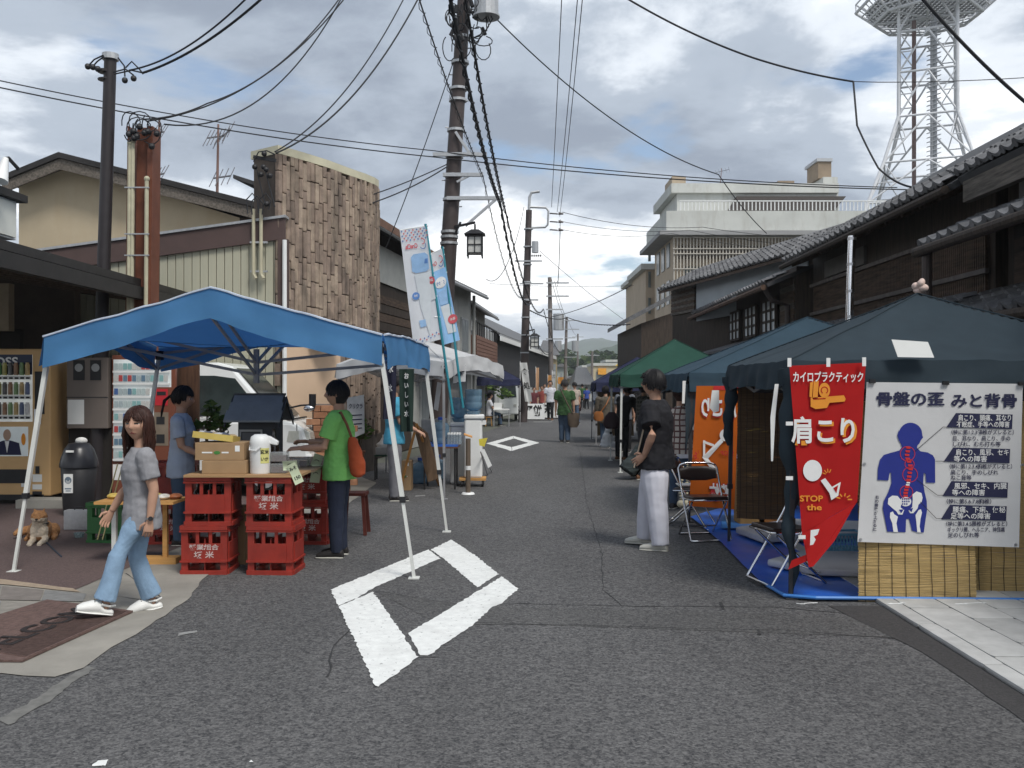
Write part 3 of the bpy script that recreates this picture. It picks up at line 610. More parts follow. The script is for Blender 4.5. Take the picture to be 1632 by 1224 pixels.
# cream corrugated building
Y1 = 15.0
CW = thing('corrugated_building', (-5.8, 15, 0), 'cream ribbed metal wall building with brown band behind the blue tent', 'building')
m = MB(); m.prism([(-9.5, Y1 + .06, 0), (-3.66, Y1 + .06, 0), (-3.66, Y1 + .06, 4.2), (-9.5, Y1 + .06, 3.42)], (0, 5, 0)); m.build('wall', CRM, CW)
nP = 44
for k in range(nP):
    x = -9.4 + k * (5.72 / nP); w = 5.72 / nP; zt = 3.45 + (x + 9.5) * 0.1335 - 0.14
    piece('wall_panel', 'wall_panel', unit_box, CRM, CW, (x + w / 2, Y1 + 0.05, zt / 2), (w - 0.012, 0.05, zt))
m = MB(); m.prism([(-9.5, Y1 - .03, 3.13), (-3.62, Y1 - .03, 3.93), (-3.62, Y1 - .03, 4.26), (-9.5, Y1 - .03, 3.45)], (0, 0.1, 0)); m.build('band', mat('brown metal band', (0.085, 0.055, 0.05), 0.6, 0.1, 3), CW)
m = MB(); m.prism([(-9.5, Y1 - .06, 3.46), (-3.6, Y1 - .06, 4.27), (-3.6, Y1 - .06, 4.31), (-9.5, Y1 - .06, 3.5)], (0, 5.1, 0)); m.build('roof', GALV, CW)
m = MB(); m.bx(-3.72, -3.56, Y1 - .05, Y1 + .05, 2.35, 3.92); m.build('corner_board', _m['brown metal band'], CW)
m = MB(); m.cyl((-3.60, Y1 - .1, 0.0), (-3.60, Y1 - .1, 3.9), 0.035, n=8); m.build('down_pipe', PLWHITE, CW)
for px in (404, 416):
    m = MB(); x = XA(px, 14.9); m.tube([(x, 14.9, ZA(335, 15)), (x, 14.9, ZA(438, 15)), (x + .04, 14.9, ZA(445, 15))], 0.028, 8); m.build('conduit', mat('cream conduit', (0.45, 0.42, 0.30), 0.6), CW)
for py in (386, 432): m = MB(); m.bx(XA(398, 14.9), XA(426, 14.9), 14.9, 14.94, ZA(py + 3, 15), ZA(py, 15)); m.build('clamp', GALV, CW)
# house with the big gable behind it
HB = thing('gabled_warehouse', (-8, 20, 0), 'beige gabled house wall rising behind the cream metal building', 'house')
TAN = mat('stained beige wall', (0.38, 0.315, 0.22), 0.9, 0.06, 1.5, stain=0.4, stain_col=(0.33, 0.25, 0.15))
ap, rr, ll = P(112, 262, 19), P(425, 352, 19), P(30, 290, 19)
m = MB(); m.prism([(ll.x, 19, 0), (rr.x, 19, 0), (rr.x, 19, rr.z - .1), (ap.x, 19, ap.z - .05), (ll.x, 19, ll.z - .1)], (0, 6, 0)); m.build('wall', TAN, HB)
for a, b, nm in ((ap, P(455, 345, 18.6), 'roof'), (ap, P(5, 292, 18.6), 'roof')):
    m = MB(); d = b - ap; m.prism([(a.x, 18.5, a.z + .02), (b.x, 18.5, b.z + .02), (b.x, 18.5, b.z + .13), (a.x, 18.5, a.z + .13)], (0, 7, 0)); m.build(nm, DSHEET, HB)
    m = MB(); m.prism([(a.x, 18.55, a.z - .2), (b.x, 18.55, b.z - .2), (b.x, 18.55, b.z + .01), (a.x, 18.55, a.z + .01)], (0, .06, 0)); m.build('bargeboard', GREYWOOD, HB)
# split stone facade
ST = thing('stone_facade', (-3.1, 16.2, 0), 'tall curved facade of split stone strips with cream coping', 'building')
SC = [(440, 245, 15.0), (480, 256, 15.6), (520, 268, 16.2), (556, 281, 16.8), (580, 289, 17.2), (595, 295, 17.6), (601, 299, 18.0)]
def sc(t):
    t = max(0, min(1, t)) * (len(SC) - 1); i = min(int(t), len(SC) - 2); a, b = SC[i], SC[i + 1]; f = t - i
    px, py, y = (a[k] + (b[k] - a[k]) * f for k in range(3)); return Vector((XA(px, y), y, ZA(py, y)))
m = MB(); m.sheet(lambda u, v: Vector((sc(u).x, sc(u).y, 0.0 + (sc(u).z) * v)), 24, 1); q = list(m.v)
m = MB()
for i in range(24):
    a, b = sc(i / 24), sc((i + 1) / 24); m.prism([(a.x, a.y, 0), (b.x, b.y, 0), (b.x, b.y, b.z), (a.x, a.y, a.z)], (-0.45, 0.35, 0))
m.build('wall', mat('dark mortar', (0.075, 0.06, 0.05), 0.95, 0.3, 4), ST)
m = MB()
for i in range(24):
    a, b = sc(i / 24), sc((i + 1) / 24); m.prism([(a.x + .04, a.y - .04, a.z), (b.x + .04, b.y - .04, b.z), (b.x + .04, b.y - .04, b.z + .13), (a.x + .04, a.y - .04, a.z + .13)], (-0.55, 0.42, 0))
m.build('coping', mat('cream coping', (0.52, 0.49, 0.36), 0.8, 0.1, 3), ST)
STO = [mat('split stone %d' % k, c, 0.95, 0.3, 5, 0.6, 25, stain=1.0, stain_col=(0.045, 0.038, 0.034), world=True) for k, c in enumerate(((0.27, 0.205, 0.16), (0.30, 0.235, 0.18), (0.225, 0.172, 0.137), (0.33, 0.26, 0.20)))]
ncol = 37; nst = 0; rest = MB()
for c in range(ncol):
    t = (c + .5) / ncol; p = sc(t); a, b = sc(c / ncol), sc((c + 1) / ncol); d = (b - a); d.z = 0; w = d.length; an = math.atan2(d.y, d.x); z = 0.9 if c > 2 else 1.5
    z += rnd.uniform(-.3, .1)
    while z < p.z - .05:
        hh = min(rnd.uniform(0.28, 0.56), p.z - z)
        nst += hh > .12 and z > 1.9
        if hh > .12 and (z <= 1.9 or nst > 300): rest.bx(-.5 * w * .86, .5 * w * .86, -.05, .05, .015, hh - .015, Matrix.Translation((p.x + .02, p.y - .03, z)) @ Matrix.Rotation(an, 4, 'Z'))
        elif hh > .12: piece('stone', 'stone%d' % rnd.randrange(3), unit_box, STO[rnd.randrange(4)], ST, (p.x + rnd.uniform(-.008, .008) + 0.02, p.y - 0.03 + rnd.uniform(-.018, .012), z + hh / 2), (w * 0.90, 0.07, hh - 0.018), (rnd.uniform(-.012, .012), rnd.uniform(-.015, .015), an))
        z += hh
tag(rest.build('stone_rest', STO[0], ST), kind='stuff')
PINK = mat('peach plaster', (0.60, 0.44, 0.31), 0.9, 0.05, 2, 0.1)
m = MB(); m.prism([(-3.66, 14.98, 0), (XA(545, 16.4), 16.2, 0), (XA(545, 16.4), 16.2, 2.35), (-3.66, 14.98, 2.35)], (0.02, -0.06, 0)); m.build('plaster_wall', PINK, ST)
m = MB(); m.bx(XA(500, 15.4), XA(548, 15.8), 15.3, 15.8, 2.36, 2.46); m.build('ledge', mat('grey ledge', (0.25, 0.23, 0.2), 0.9), ST)
BRK = [mat('orange brick %d' % k, c, 0.9, 0.25, 8, 0.2, world=True) for k, c in enumerate(((0.30, 0.14, 0.075), (0.36, 0.18, 0.10), (0.25, 0.115, 0.065)))]
BW = thing('brick_wall', (XA(520, 13.8), 13.8, 0), 'short orange brick wall behind the van bonnet', 'wall')
m = MB(); m.bx(XA(497, 13.8), XA(548, 13.8), 13.83, 14.0, 0, ZA(644, 13.8)); m.build('core', mat('grey mortar', (0.2, 0.17, 0.15), 0.9), BW)
for r in range(13):
    for c in range(4):
        z = 0.04 + r * 0.098
        x = XA(500, 13.8) + (c + (.5 if r % 2 else 0)) * 0.215
        if z > ZA(640, 13.8) - .02 or c > 2 or (r > 10 and c > 1): continue
        piece('brick', 'brick', unit_box, BRK[rnd.randrange(3)], BW, (x, 13.80, z + .045), (0.205, 0.09, 0.088))

# row of houses further along the left
def lrow(px0, py0, y0, px1, py1, y1): return P(px0, py0, y0), P(px1, py1, y1)
def left_house(name, label, A, B, wall_m, roof_m, back=0.55, rise=1.0, run=3.0, eave_t=0.08):
    h_ = thing(name, ((A.x + B.x) / 2 - 1, (A.y + B.y) / 2, 0), label, 'house'); d = (B - A); d.z = 0; d.normalize(); nl = Vector((-d.y, d.x, 0))
    a, b = A + nl * back, B + nl * back
    m_ = MB(); m_.prism([(a.x, a.y, 0), (b.x, b.y, 0), (b.x, b.y, B.z + .12), (a.x, a.y, A.z + .12)], nl * 3.2); m_.build('wall', wall_m, h_)
    m_ = MB(); up = nl * run + Vector((0, 0, rise)); m_.prism([A, B, B + up, A + up], (0, 0, -eave_t)); rf_ = m_.build('roof', roof_m, h_)
    m_ = MB(); m_.cyl(A - Vector((0, 0, .09)), B - Vector((0, 0, .09)), 0.05, n=8); m_.build('gutter_pipe', GALV, h_)
    return h_, a, b, d, nl, rf_
A, B = P(601, 351, 18.6), P(690, 409, 23.5); B.z = A.z
h, a, b, d, nl, rf = left_house('plank_house', 'dark timber house with rusty sheet siding right of the stone facade', A, B, DWOOD, SLATEROOF)
m = MB(); m.prism([a + Vector((0, 0, -1.0)) - nl * .03, b + Vector((0, 0, -1.0)) - nl * .03, b + Vector((0, 0, -.2)) - nl * .03, a + Vector((0, 0, -.2)) - nl * .03], -nl * .03); m.build('upper_band', mat('off white boards', (0.52, 0.52, 0.48), 0.8, .08, 4), h)
m = MB(); m.prism([A + Vector((0, 0, -.1)) - nl * .02, B + Vector((0, 0, -.1)) - nl * .02, B + Vector((0, 0, .06)) - nl * .02, A + Vector((0, 0, .06)) - nl * .02], -nl * .03); m.build('fascia', mat('brown fascia', (0.16, 0.085, 0.055), 0.7), h)
RUST = mat('rusty corrugated sheet', (0.24, 0.25, 0.25), 0.7, 0.2, 3, stain=0.8, stain_col=(0.22, 0.09, 0.03))
for k in range(12):
    t = k / 12; p = a.lerp(b, t * 0.28); m = MB(); m.cyl((p.x, p.y, 2.0) - nl * 0 if False else Vector((p.x, p.y, 2.0)) - nl * .06, Vector((p.x, p.y, 3.4)) - nl * .06, 0.05, n=6); m.build('sheet_rib', RUST, h)
for k in range(10):
    z = 1.6 + k * 0.2; m = MB(); p, q = a.lerp(b, .34), b; m.prism([(p.x, p.y, z), (q.x, q.y, z), (q.x, q.y, z + .18), (p.x, p.y, z + .18)], -nl * .05); m.build('board', DWOOD2 if k % 2 else DWOOD, h)
A, B = P(690, 409, 23.6), P(777, 466, 30.6); A.z = B.z = 4.5
h, a, b, d, nl, rf = left_house('grey_house', 'grey plaster two storey house with long gutter behind the white tent', A, B, PLASTER, TILE[1], rise=1.4)
for t0, t1, z0, z1 in ((.1, .25, 2.5, 3.8), (.5, .7, 2.6, 3.7), (.78, .92, 2.6, 3.7), (.1, .4, 0.4, 2.0), (.55, .9, .4, 2.0)):
    p, q = a.lerp(b, t0), a.lerp(b, t1); m = MB(); m.prism([(p.x, p.y, z0), (q.x, q.y, z0), (q.x, q.y, z1), (p.x, p.y, z1)], -nl * .04); w = m.build('window', mat('window frame grey', (0.3, 0.31, 0.31), .5), h)
    for s0, s1 in ((.05, .48), (.52, .95)):
        p2, q2 = p.lerp(q, s0) - nl * .045, p.lerp(q, s1) - nl * .045; m = MB(); m.prism([(p2.x, p2.y, z0 + .06), (q2.x, q2.y, z0 + .06), (q2.x, q2.y, z1 - .06), (p2.x, p2.y, z1 - .06)], -nl * .01); m.build('pane', PANE, w)
m = MB(); m.cyl(b - nl * .1, Vector((b.x, b.y, 0)) - nl * .1, .05, n=8); m.build('drain_pipe', PLASTER, h)
m = MB(); p, q = a, b; m.prism([Vector((p.x, p.y, 2.2)) - nl * .02, Vector((q.x, q.y, 2.2)) - nl * .02, Vector((q.x, q.y, 2.05)) - nl * .7, Vector((p.x, p.y, 2.05)) - nl * .7], (0, 0, .06)); m.build('lower_eave', TILE[0], h)
A, B = P(757, 480, 31.2), P(794, 506, 38.6); A.z = B.z = 4.35
h, a, b, d, nl, rf = left_house('balcony_house', 'house with brown sided balcony beyond the grey plaster house', A, B, PLASTER, TILE[0])
p, q = a.lerp(b, .1) - nl * .0, b; m = MB(); m.prism([(p.x, p.y, 2.35), (q.x, q.y, 2.35), (q.x, q.y, 3.3), (p.x, p.y, 3.3)], -nl * .5); bal = m.build('balcony', mat('brown siding', (0.17, 0.09, 0.065), .7, .1, 4), h)
for k in range(7): m = MB(); z = 2.37 + k * .13; m.prism([(p.x, p.y, z), (q.x, q.y, z), (q.x, q.y, z + .11), (p.x, p.y, z + .11)], -nl * .52); m.build('siding_board', _m['brown siding'], bal)
m = MB(); e = -nl * .48
for k in range(14):
    c = p.lerp(q, k / 13) + e; m.bx(c.x - .02, c.x + .02, c.y - .02, c.y + .02, 3.3, 3.75)
m.bar(Vector((p.x, p.y, 3.76)) + e, Vector((q.x, q.y, 3.76)) + e, .05, .05); m.build('railing', BLACK, h)
m = MB(); p, q = a.lerp(b, .3), a.lerp(b, .6); m.prism([(p.x, p.y, 3.0), (q.x, q.y, 3.0), (q.x, q.y, 4.2), (p.x, p.y, 4.2)], -nl * .03); m.build('window', PANE, h)
A, B = P(797, 530, 44), P(886, 574, 78); A.z = B.z = 4.0
h, a, b, d, nl, rf = left_house('black_walled_storehouse', 'black walled storehouse with white gable trim far along the left', A, B, mat('black board wall', (0.035, 0.036, 0.042), .7, .15, 2), TILE[0], back=.3, rise=1.8)
m = MB(); m.prism([A + Vector((0, 0, -.35)), B + Vector((0, 0, -.35)), B + Vector((0, 0, -.12)), A + Vector((0, 0, -.12))], -nl * .05); m.build('white_band', WHITE, h)
m = MB(); g0 = a - d * .05; m.prism([g0 + Vector((0, 0, -1.4)), g0 + nl * 3.0 + Vector((0, 0, -1.4)), g0 + nl * 3.0 + Vector((0, 0, 0)), g0 + nl * 1.5 + Vector((0, 0, .75)), g0], -d * .05); m.build('gable_wall', WHITE, h)
m = MB(); g1 = g0 - d * .06 + nl * .5; m.prism([g1 + Vector((0, 0, -1.2)), g1 + nl * 1.8 + Vector((0, 0, -1.2)), g1 + nl * 1.8 + Vector((0, 0, -.4)), g1 + Vector((0, 0, -.4))], -d * .02); m.build('window', PANE, h)
m = MB(); m.prism([a + Vector((0, 0, -2.6)) - nl * .04, b + Vector((0, 0, -2.6)) - nl * .04, Vector((b.x, b.y, 0)) - nl * .04, Vector((a.x, a.y, 0)) - nl * .04], -nl * .03); m.build('white_base', mat('pale base', (.42, .43, .42), .8, .1, 2), h)

# buildings where the street ends
def farbox(name, label, px0, px1, py0, y, mt, dep=8, roof=None):
    h_ = thing(name, (XA((px0 + px1) / 2, y), y + dep / 2, 0), label, 'building')
    m_ = MB(); m_.bx(XA(px0, y), XA(px1, y), y, y + dep, 0, ZA(py0, y)); m_.build('wall', mt, h_)
    m_ = MB(); z = ZA(py0, y); xm = (XA(px0, y) + XA(px1, y)) / 2
    if roof == 'gable': m_.prism([(XA(px0 - 3, y), y - .4, z), (XA(px1 + 3, y), y - .4, z), (xm, y - .4, z + (XA(px1, y) - XA(px0, y)) * .28)], (0, dep + .8, 0)); m_.build('roof', TILE[2], h_)
    elif roof == 'hip':
        x0_, x1_ = XA(px0 - 4, y), XA(px1 + 4, y); m_.add([(x0_, y - .5, z), (x1_, y - .5, z), (x1_, y + dep, z), (x0_, y + dep, z), (xm - .5, y + dep / 2, z + 1.7), (xm + .5, y + dep / 2, z + 1.7)], [(0, 1, 5, 4), (1, 2, 5), (2, 3, 4, 5), (3, 0, 4), (0, 3, 2, 1)]); m_.build('roof', TILE[1], h_)
    else: m_.bx(XA(px0 - 1, y), XA(px1 + 1, y), y - .2, y + dep + .2, z, z + .35); m_.build('roof', CREAM, h_)
    for k in range(3):
        x = XA(px0 + (px1 - px0) * (k + .3) / 3, y); w = XA(px0 + (px1 - px0) * .55 / 3, y) - XA(px0, y); m_ = MB(); m_.bx(x, x + w * .8, y - .05, y + .05, z * .5, z * .8); m_.build('window', PANE, h_)
    return h_
YEL = mat('yellow beige wall', (.50, .44, .30), .9, .06, .5)
fb = farbox('beige_shop_building', 'beige flat roofed shop with orange sign at the street end', 944, 1004, 583, 120, YEL)
m = MB(); m.bx(XA(953, 119.9), XA(966, 119.9), 119.7, 119.9, ZA(597, 120), ZA(587, 120)); m.build('sign', mat('orange sign', (.75, .35, .05), .6), fb)
m = MB(); m.prism([(XA(980, 119), 118.5, ZA(583, 119)), (XA(996, 119), 118.5, ZA(583, 119)), (XA(993, 119), 118.5, ZA(573, 119))], (0, .3, 0)); m.build('yellow_sign', mat('yellow sign', (.85, .55, .05), .6), fb)
farbox('grey_flat_building', 'grey flat building with roof rail above the beige shop', 966, 1000, 577, 140, mat('dull grey wall', (.3, .33, .33), .9), 8)
farbox('tan_low_building', 'tan low building left of the beige shop', 928, 946, 586, 130, mat('tan wall', (.3, .24, .18), .9), 8)
farbox('white_roadside_building', 'white walled building with grey hipped roof closing the street', 918, 946, 613, 88, mat('pale wall', (.55, .58, .57), .8), 9, 'hip')
farbox('tile_roofed_house', 'small house with grey tile gable between the far utility poles', 903, 922, 604, 105, mat('pale tan wall', (.4, .37, .3), .9), 8, 'gable')
farbox('ochre_house', 'ochre house wall just right of the black storehouse', 862, 888, 566, 96, mat('ochre wall', (.34, .28, .17), .9), 8, 'hip')
farbox('pale_green_house', 'pale low house behind the distant street stalls', 884, 905, 585, 112, mat('pale green wall', (.33, .36, .33), .9), 8, 'gable')

# pale air between us and the hills
HZ = bpy.data.materials.new('haze air'); HZ.use_nodes = True; HZ.node_tree.nodes.clear()
_o = HZ.node_tree.nodes.new('ShaderNodeOutputMaterial'); _v = HZ.node_tree.nodes.new('ShaderNodeVolumePrincipled'); _v.inputs['Color'].default_value = (0.90, 0.95, 1.0, 1); _v.inputs['Density'].default_value = 0.00042; HZ.node_tree.links.new(_v.outputs[0], _o.inputs['Volume'])
m = MB(); m.bx(-2000, 2000, -70, 2900, -1.6, 125); tag(m.build('haze', HZ), kind='stuff')
# ================================================================== utility poles
POLEB = mat('brown painted pole', (0.055, 0.042, 0.040), 0.55, 0.15, 6)
POLEC = mat('concrete pole', (0.16, 0.14, 0.13), 0.7, 0.15, 6)
def band(mb, c, r, h=0.05): mb.cyl(c - Vector((0, 0, h / 2)), c + Vector((0, 0, h / 2)), r + .018, n=14)
def lantern(par, c, s, arm_from):
    LW = mat('lantern paper', (0.55, 0.55, 0.52), .6, .05, 5)
    m_ = MB(); m_.bar(arm_from, c + Vector((0, 0, .34 * s)), .05 * s, .05 * s); m_.cyl(c + Vector((0, 0, .3 * s)), c + Vector((0, 0, .14 * s)), .025 * s, n=6); m_.bar(arm_from - Vector((0, 0, .25 * s)), arm_from.lerp(c, .35) + Vector((0, 0, .2 * s)), .04 * s, .04 * s)
    o = m_.build('lantern_arm', BLACK, par)
    m_ = MB(); w = .24 * s; m_.add([c + Vector((x * w, y * w, .05 * s)) for x, y in ((-1, -1), (1, -1), (1, 1), (-1, 1))] + [c + Vector((x * w * .35, y * w * .35, .17 * s)) for x, y in ((-1, -1), (1, -1), (1, 1), (-1, 1))], [(0, 1, 5, 4), (1, 2, 6, 5), (2, 3, 7, 6), (3, 0, 4, 7), (4, 5, 6, 7), (3, 2, 1, 0)])
    g = .165 * s
    for x in (-1, 1):
        for y in (-1, 1): m_.bx(c.x + x * g - .018 * s, c.x + x * g + .018 * s, c.y + y * g - .018 * s, c.y + y * g + .018 * s, c.z - .47 * s, c.z + .06 * s)
    for z in (-.38, -.19, .0):
        for sgn in (-1, 1):
            m_.bar(c + Vector((-g, sgn * g, z * s)), c + Vector((g, sgn * g, z * s)), .02 * s, .022 * s); m_.bar(c + Vector((sgn * g, -g, z * s)), c + Vector((sgn * g, g, z * s)), .02 * s, .022 * s)
    for sgn in (-1, 1): m_.bx(c.x - .01 * s, c.x + .01 * s, c.y + sgn * g - .01, c.y + sgn * g + .01, c.z - .38 * s, c.z)
    f = m_.build('lantern_frame', BLACK, par)
    m_ = MB(); m_.bx(c.x - g * .93, c.x + g * .93, c.y - g * .93, c.y + g * .93, c.z - .375 * s, c.z); m_.build('paper', LW, f)
def upole(label, base, top, r0, r1, mt):
    o = thing('utility_pole', base, label, 'utility pole', 'utility poles along the street')
    m_ = MB(); m_.cyl(base, top, r0, r1, 16); m_.build('pole', mt, o, True); return o
def along(a, b, z): return a.lerp(b, (z - a.z) / (b.z - a.z))
# main pole
b0 = Vector((XA(694, 19), 19, 0)); t0 = P(745, -90, 19)
up1 = upole('thick brown utility pole with black paper lantern beside the banners', b0, t0, .19, .125, POLEB)
m = MB()
for py in (388, 378, 370, 318, 280, 250, 208, 160, 142, 100, 60): band(m, along(b0, t0, ZA(py, 19)), .165)
split(m, 'band', GALV, up1)
for py, xl, xr in ((250, 690, 776), (282, 706, 770), (319, 712, 800)):
    m = MB(); z = ZA(py, 19); m.bar((XA(xl, 18.8), 18.8, z), (XA(xr, 18.8), 18.8, z), .07, .07); split(m, 'cross_arm', GALV, up1)
m = MB(); m.bar(P(742, 360, 18.8), P(790, 318, 18.8), .05, .05); m.bar(P(726, 210, 18.8), P(752, 250, 18.8), .05, .05); m.bar(P(728, 290, 18.8), P(748, 280, 18.8), .04, .04); split(m, 'strut', GALV, up1)
lantern(up1, P(757, 378, 18.7), .86, P(722, 362, 18.9))
m = MB()
for k in range(8):
    c = along(b0, t0, ZA(330 - k * 42, 19)); m.cyl(c, c + Vector((.22 * (-1) ** k, -.05, 0)), .012, n=6)
split(m, 'step_bolt', GALV, up1)
m = MB(); c = P(775, 2, 18.6); m.cyl(c - Vector((0, 0, .28)), c + Vector((0, 0, .45)), .24, n=16); m.cyl(c - Vector((0, 0, .32)), c - Vector((0, 0, .28)), .27, n=16); split(m, 'transformer', GALV, up1)
m = MB()
for k in range(26):                      # the tangle of jumpers and clamps near the top
    c = P(rnd.uniform(715, 770), rnd.uniform(0, 80), 18.7 + rnd.uniform(-.3, .3)); ra, rb_, ph, tw = rnd.uniform(.06, .2), rnd.uniform(.1, .3), rnd.uniform(0, 6), rnd.uniform(2.5, 5)
    m.tube([c + Vector((ra * math.cos(ph + tw * j / 9), .1 * math.sin(ph * 2 + j * .3), rb_ * math.sin(ph + tw * j / 9))) for j in range(10)], .011, 5)
for k in range(16):
    c = P(rnd.uniform(712, 775), rnd.uniform(5, 70), 18.6); m.cyl(c, c + Vector((rnd.uniform(-.1, .1), 0, .14)), .04, n=7)
tag(m.build('jumper_wires', CABLE, up1), kind='stuff')
m = MB()
for k in range(4): m.tube([P(768 + k * 2, 2 + 6 * k, 18.6), P(785 - 3 * k, 30 + 6 * k, 18.5), P(772 - 4 * k, 52 + 5 * k, 18.5), P(755 - k, 60, 18.6)], .012, 5)
split(m, 'drop_loop', CABLE, up1)
# second pole
b2 = Vector((XA(833, 40), 40, 0)); t2 = P(843, 335, 40); up2 = upole('second brown utility pole with hooked top and small lantern', b2, t2, .2, .13, POLEB)
m = MB(); m.tube([t2, P(844, 314, 40), P(847, 307, 40), P(860, 305, 40)], .06, 8); m.tube([P(844, 330, 40), P(870, 331, 40), P(874, 336, 40), P(873, 358, 40), P(869, 362, 40), P(844, 363, 40)], .05, 6); m.build('hook_frame', GALV, up2)
m = MB(); c = P(853, 403, 39.7); m.cyl(c, c + Vector((0, 0, .48)), .14, n=12); split(m, 'transformer', GALV, up2)
for py, xl, xr in ((416, 820, 864), (452, 828, 866), (478, 838, 858)):
    m = MB(); m.bar(P(xl, py, 39.8), P(xr, py, 39.8), .06, .06); split(m, 'cross_arm', GALV, up2)
m = MB()
for py in (340, 353, 366): m.cyl(P(876, py, 40), P(889, py + 1, 40), .03, n=6); m.cyl(P(890, py, 40), P(898, py + 1, 40), .07, .03, n=8)
for k in range(5): m.cyl(P(848 + k * 3.4, 409, 39.7), P(848 + k * 3.4, 406, 39.7), .035, n=6)
split(m, 'insulator', mat('dark insulator', (.04, .03, .03), .4), up2)
lantern(up2, P(852, 538, 39.6), 1.0, P(838, 528, 39.7))
m = MB()
for k in range(9): band(m, along(b2, t2, 2.2 + k * .75), .18)
split(m, 'band', GALV, up2)
# farther poles
for lab, px, pt, y, pb in (('third utility pole with stacked cross arms', 876, 442, 64, 879), ('fourth utility pole carrying twin transformers', 903, 505, 98, 900), ('faintest utility pole near the tree line', 921, 532, 150, 920), ('thin grey pole in front of the beige far shop', 944, 560, 118, 943)):
    b_, t_ = Vector((XA(pb, y), y, 0)), P(px, pt, y); o = upole(lab, b_, t_, .19, .13, POLEC)
    if y < 110:
        m = MB()
        for k, dz in enumerate((.4, 1.3, 2.2, 4.2)): m.bar(t_ + Vector((-.25, -.2, -dz)), t_ + Vector((1.3 if k < 2 else .9, -.2, -dz)), .09, .09)
        split(m, 'cross_arm', GALV, o)
        m = MB()
        for x in ((-.9, .9) if y > 90 else (.6,)): m.cyl(t_ + Vector((x, -.2, -3.6)), t_ + Vector((x, -.2, -2.5)), .38, n=10)
        split(m, 'transformer', GALV, o)
    else:
        m = MB(); m.bar(t_ + Vector((-.9, 0, -.5)), t_ + Vector((.9, 0, -.5)), .1, .1); split(m, 'cross_arm', GALV, o)

# black steel pole and the brown post at the left
bp = Vector((XA(153, 12.9), 12.9, 0)); tpz = P(176, 92, 12.9)
o = thing('service_pole', bp, 'slim black steel service pole behind the blue tent at left', 'pole')
m = MB(); m.cyl(bp, along(bp, tpz, 2.5), .11, n=14); m.cyl(along(bp, tpz, 2.5), tpz, .088, .082, 14); m.build('pole', mat('black painted steel', (.028, .024, .026), .5, .15, 5), o, True)
m = MB(); m.cyl(tpz - Vector((0, 0, .03)), tpz + Vector((0, 0, .05)), .11, n=14); m.build('cap', GALV, o)
m = MB(); m.cyl(P(168, 112, 12.9), P(168, 116, 12.9), .1, n=12); m.cyl(P(168, 126, 12.9), P(168, 128, 12.9), .1, n=12); split(m, 'band', _m['black painted steel'], o)
m = MB()
for px, py in ((140, 106), (148, 107), (156, 110), (199, 128), (213, 125)): m.sphere(P(px, py, 12.7), .042, 8, 6)
split(m, 'insulator', BLACK, o)
m = MB()
for a in ([(165, 88), (150, 95), (140, 106)], [(166, 90), (155, 98), (148, 106)], [(188, 92), (198, 105), (199, 122)], [(180, 115), (200, 110), (213, 120)], [(182, 118), (210, 112), (228, 116)], [(200, 108), (210, 98), (222, 110), (228, 118)]): m.tube([P(x, y, 12.75) for x, y in a], .011, 5)
split(m, 'service_loop', CABLE, o)
hp = Vector((XA(218, 13), 13, 0)); o = thing('steel_post', hp, 'rust brown square steel post with cream conduits', 'post')
RBR = mat('rust brown paint', (.155, .052, .028), .6, .15, 4, stain=.3, stain_col=(.07, .03, .02))
x0 = XA(201, 13); x1 = XA(241, 13); ln_ = .06
m = MB(); zt = ZA(204, 13)
for xa, xb, ya, yb in ((x0, x0 + .02, 12.9, 13.2), (x1 - .07, x1, 12.9, 13.2), (x0 + .1, x1 - .06, 12.98, 13.0)): m.prism([(xa, ya, 0), (xb, ya, 0), (xb, yb, 0), (xa, yb, 0)], (ln_, 0, zt))
m.build('column', RBR, o)
for px0, px1, pt, in ((204, 207, 228), (209, 212, 225), (232, 234, 285)):
    m = MB(); a, b = Vector((XA(px0, 12.9), 12.86, 0)), P(px1, pt, 12.86); m.cyl(a, b, .028, n=8); m.sphere(b, .04, 8, 6); split(m, 'conduit', _m['cream conduit'], o)
m = MB()
for py in (298, 372, 406): m.bx(XA(199, 12.85), XA(238, 12.85), 12.83, 12.85, ZA(py + 2, 12.85), ZA(py, 12.85))
split(m, 'clamp', GALV, o)
m = MB()
for k in range(9): c = P(rnd.uniform(200, 250), rnd.uniform(198, 240), 12.8); m.sphere(c, .045, 8, 6)
split(m, 'insulator', BLACK, o)
m = MB()
for k in range(10):
    a = P(rnd.uniform(205, 245), rnd.uniform(186, 205), 12.8); ra, ph = rnd.uniform(.06, .16), rnd.uniform(0, 6); m.tube([a + Vector((ra * math.cos(ph + j * .45), .03 * math.sin(j), -.08 + ra * 1.2 * math.sin(ph + j * .45))) for j in range(9)], .008, 5)
tag(m.build('wire_tangle', CABLE, o), kind='stuff')
# service head at the stone facade corner
o = thing('service_drop', P(430, 300, 14.9), 'cluster of black insulators and cable loops at the facade corner', 'electrical fitting')
m = MB(); m.bar(P(404, 250, 14.85), P(440, 256, 14.85), .04, .05); m.build('bracket', BLACK, o)
m = MB()
for px, py in ((406, 266), (420, 266), (424, 270), (416, 278), (421, 245), (430, 280), (425, 325)): m.sphere(P(px, py, 14.8), .045, 8, 6)
split(m, 'insulator', BLACK, o)
m = MB()
for pts in ([(408, 266), (416, 300), (424, 330)], [(422, 268), (430, 300), (438, 330)], [(395, 340), (393, 318), (402, 308), (410, 318), (412, 338)], [(402, 342), (400, 322), (410, 312), (420, 325), (418, 342)], [(412, 340), (414, 318), (424, 308), (432, 320), (428, 334)], [(404, 258), (412, 242), (425, 240), (438, 246)]):
    m.tube([P(x, y, 14.8) for x, y in pts], .011, 5)
split(m, 'cable_loop', CABLE, o)
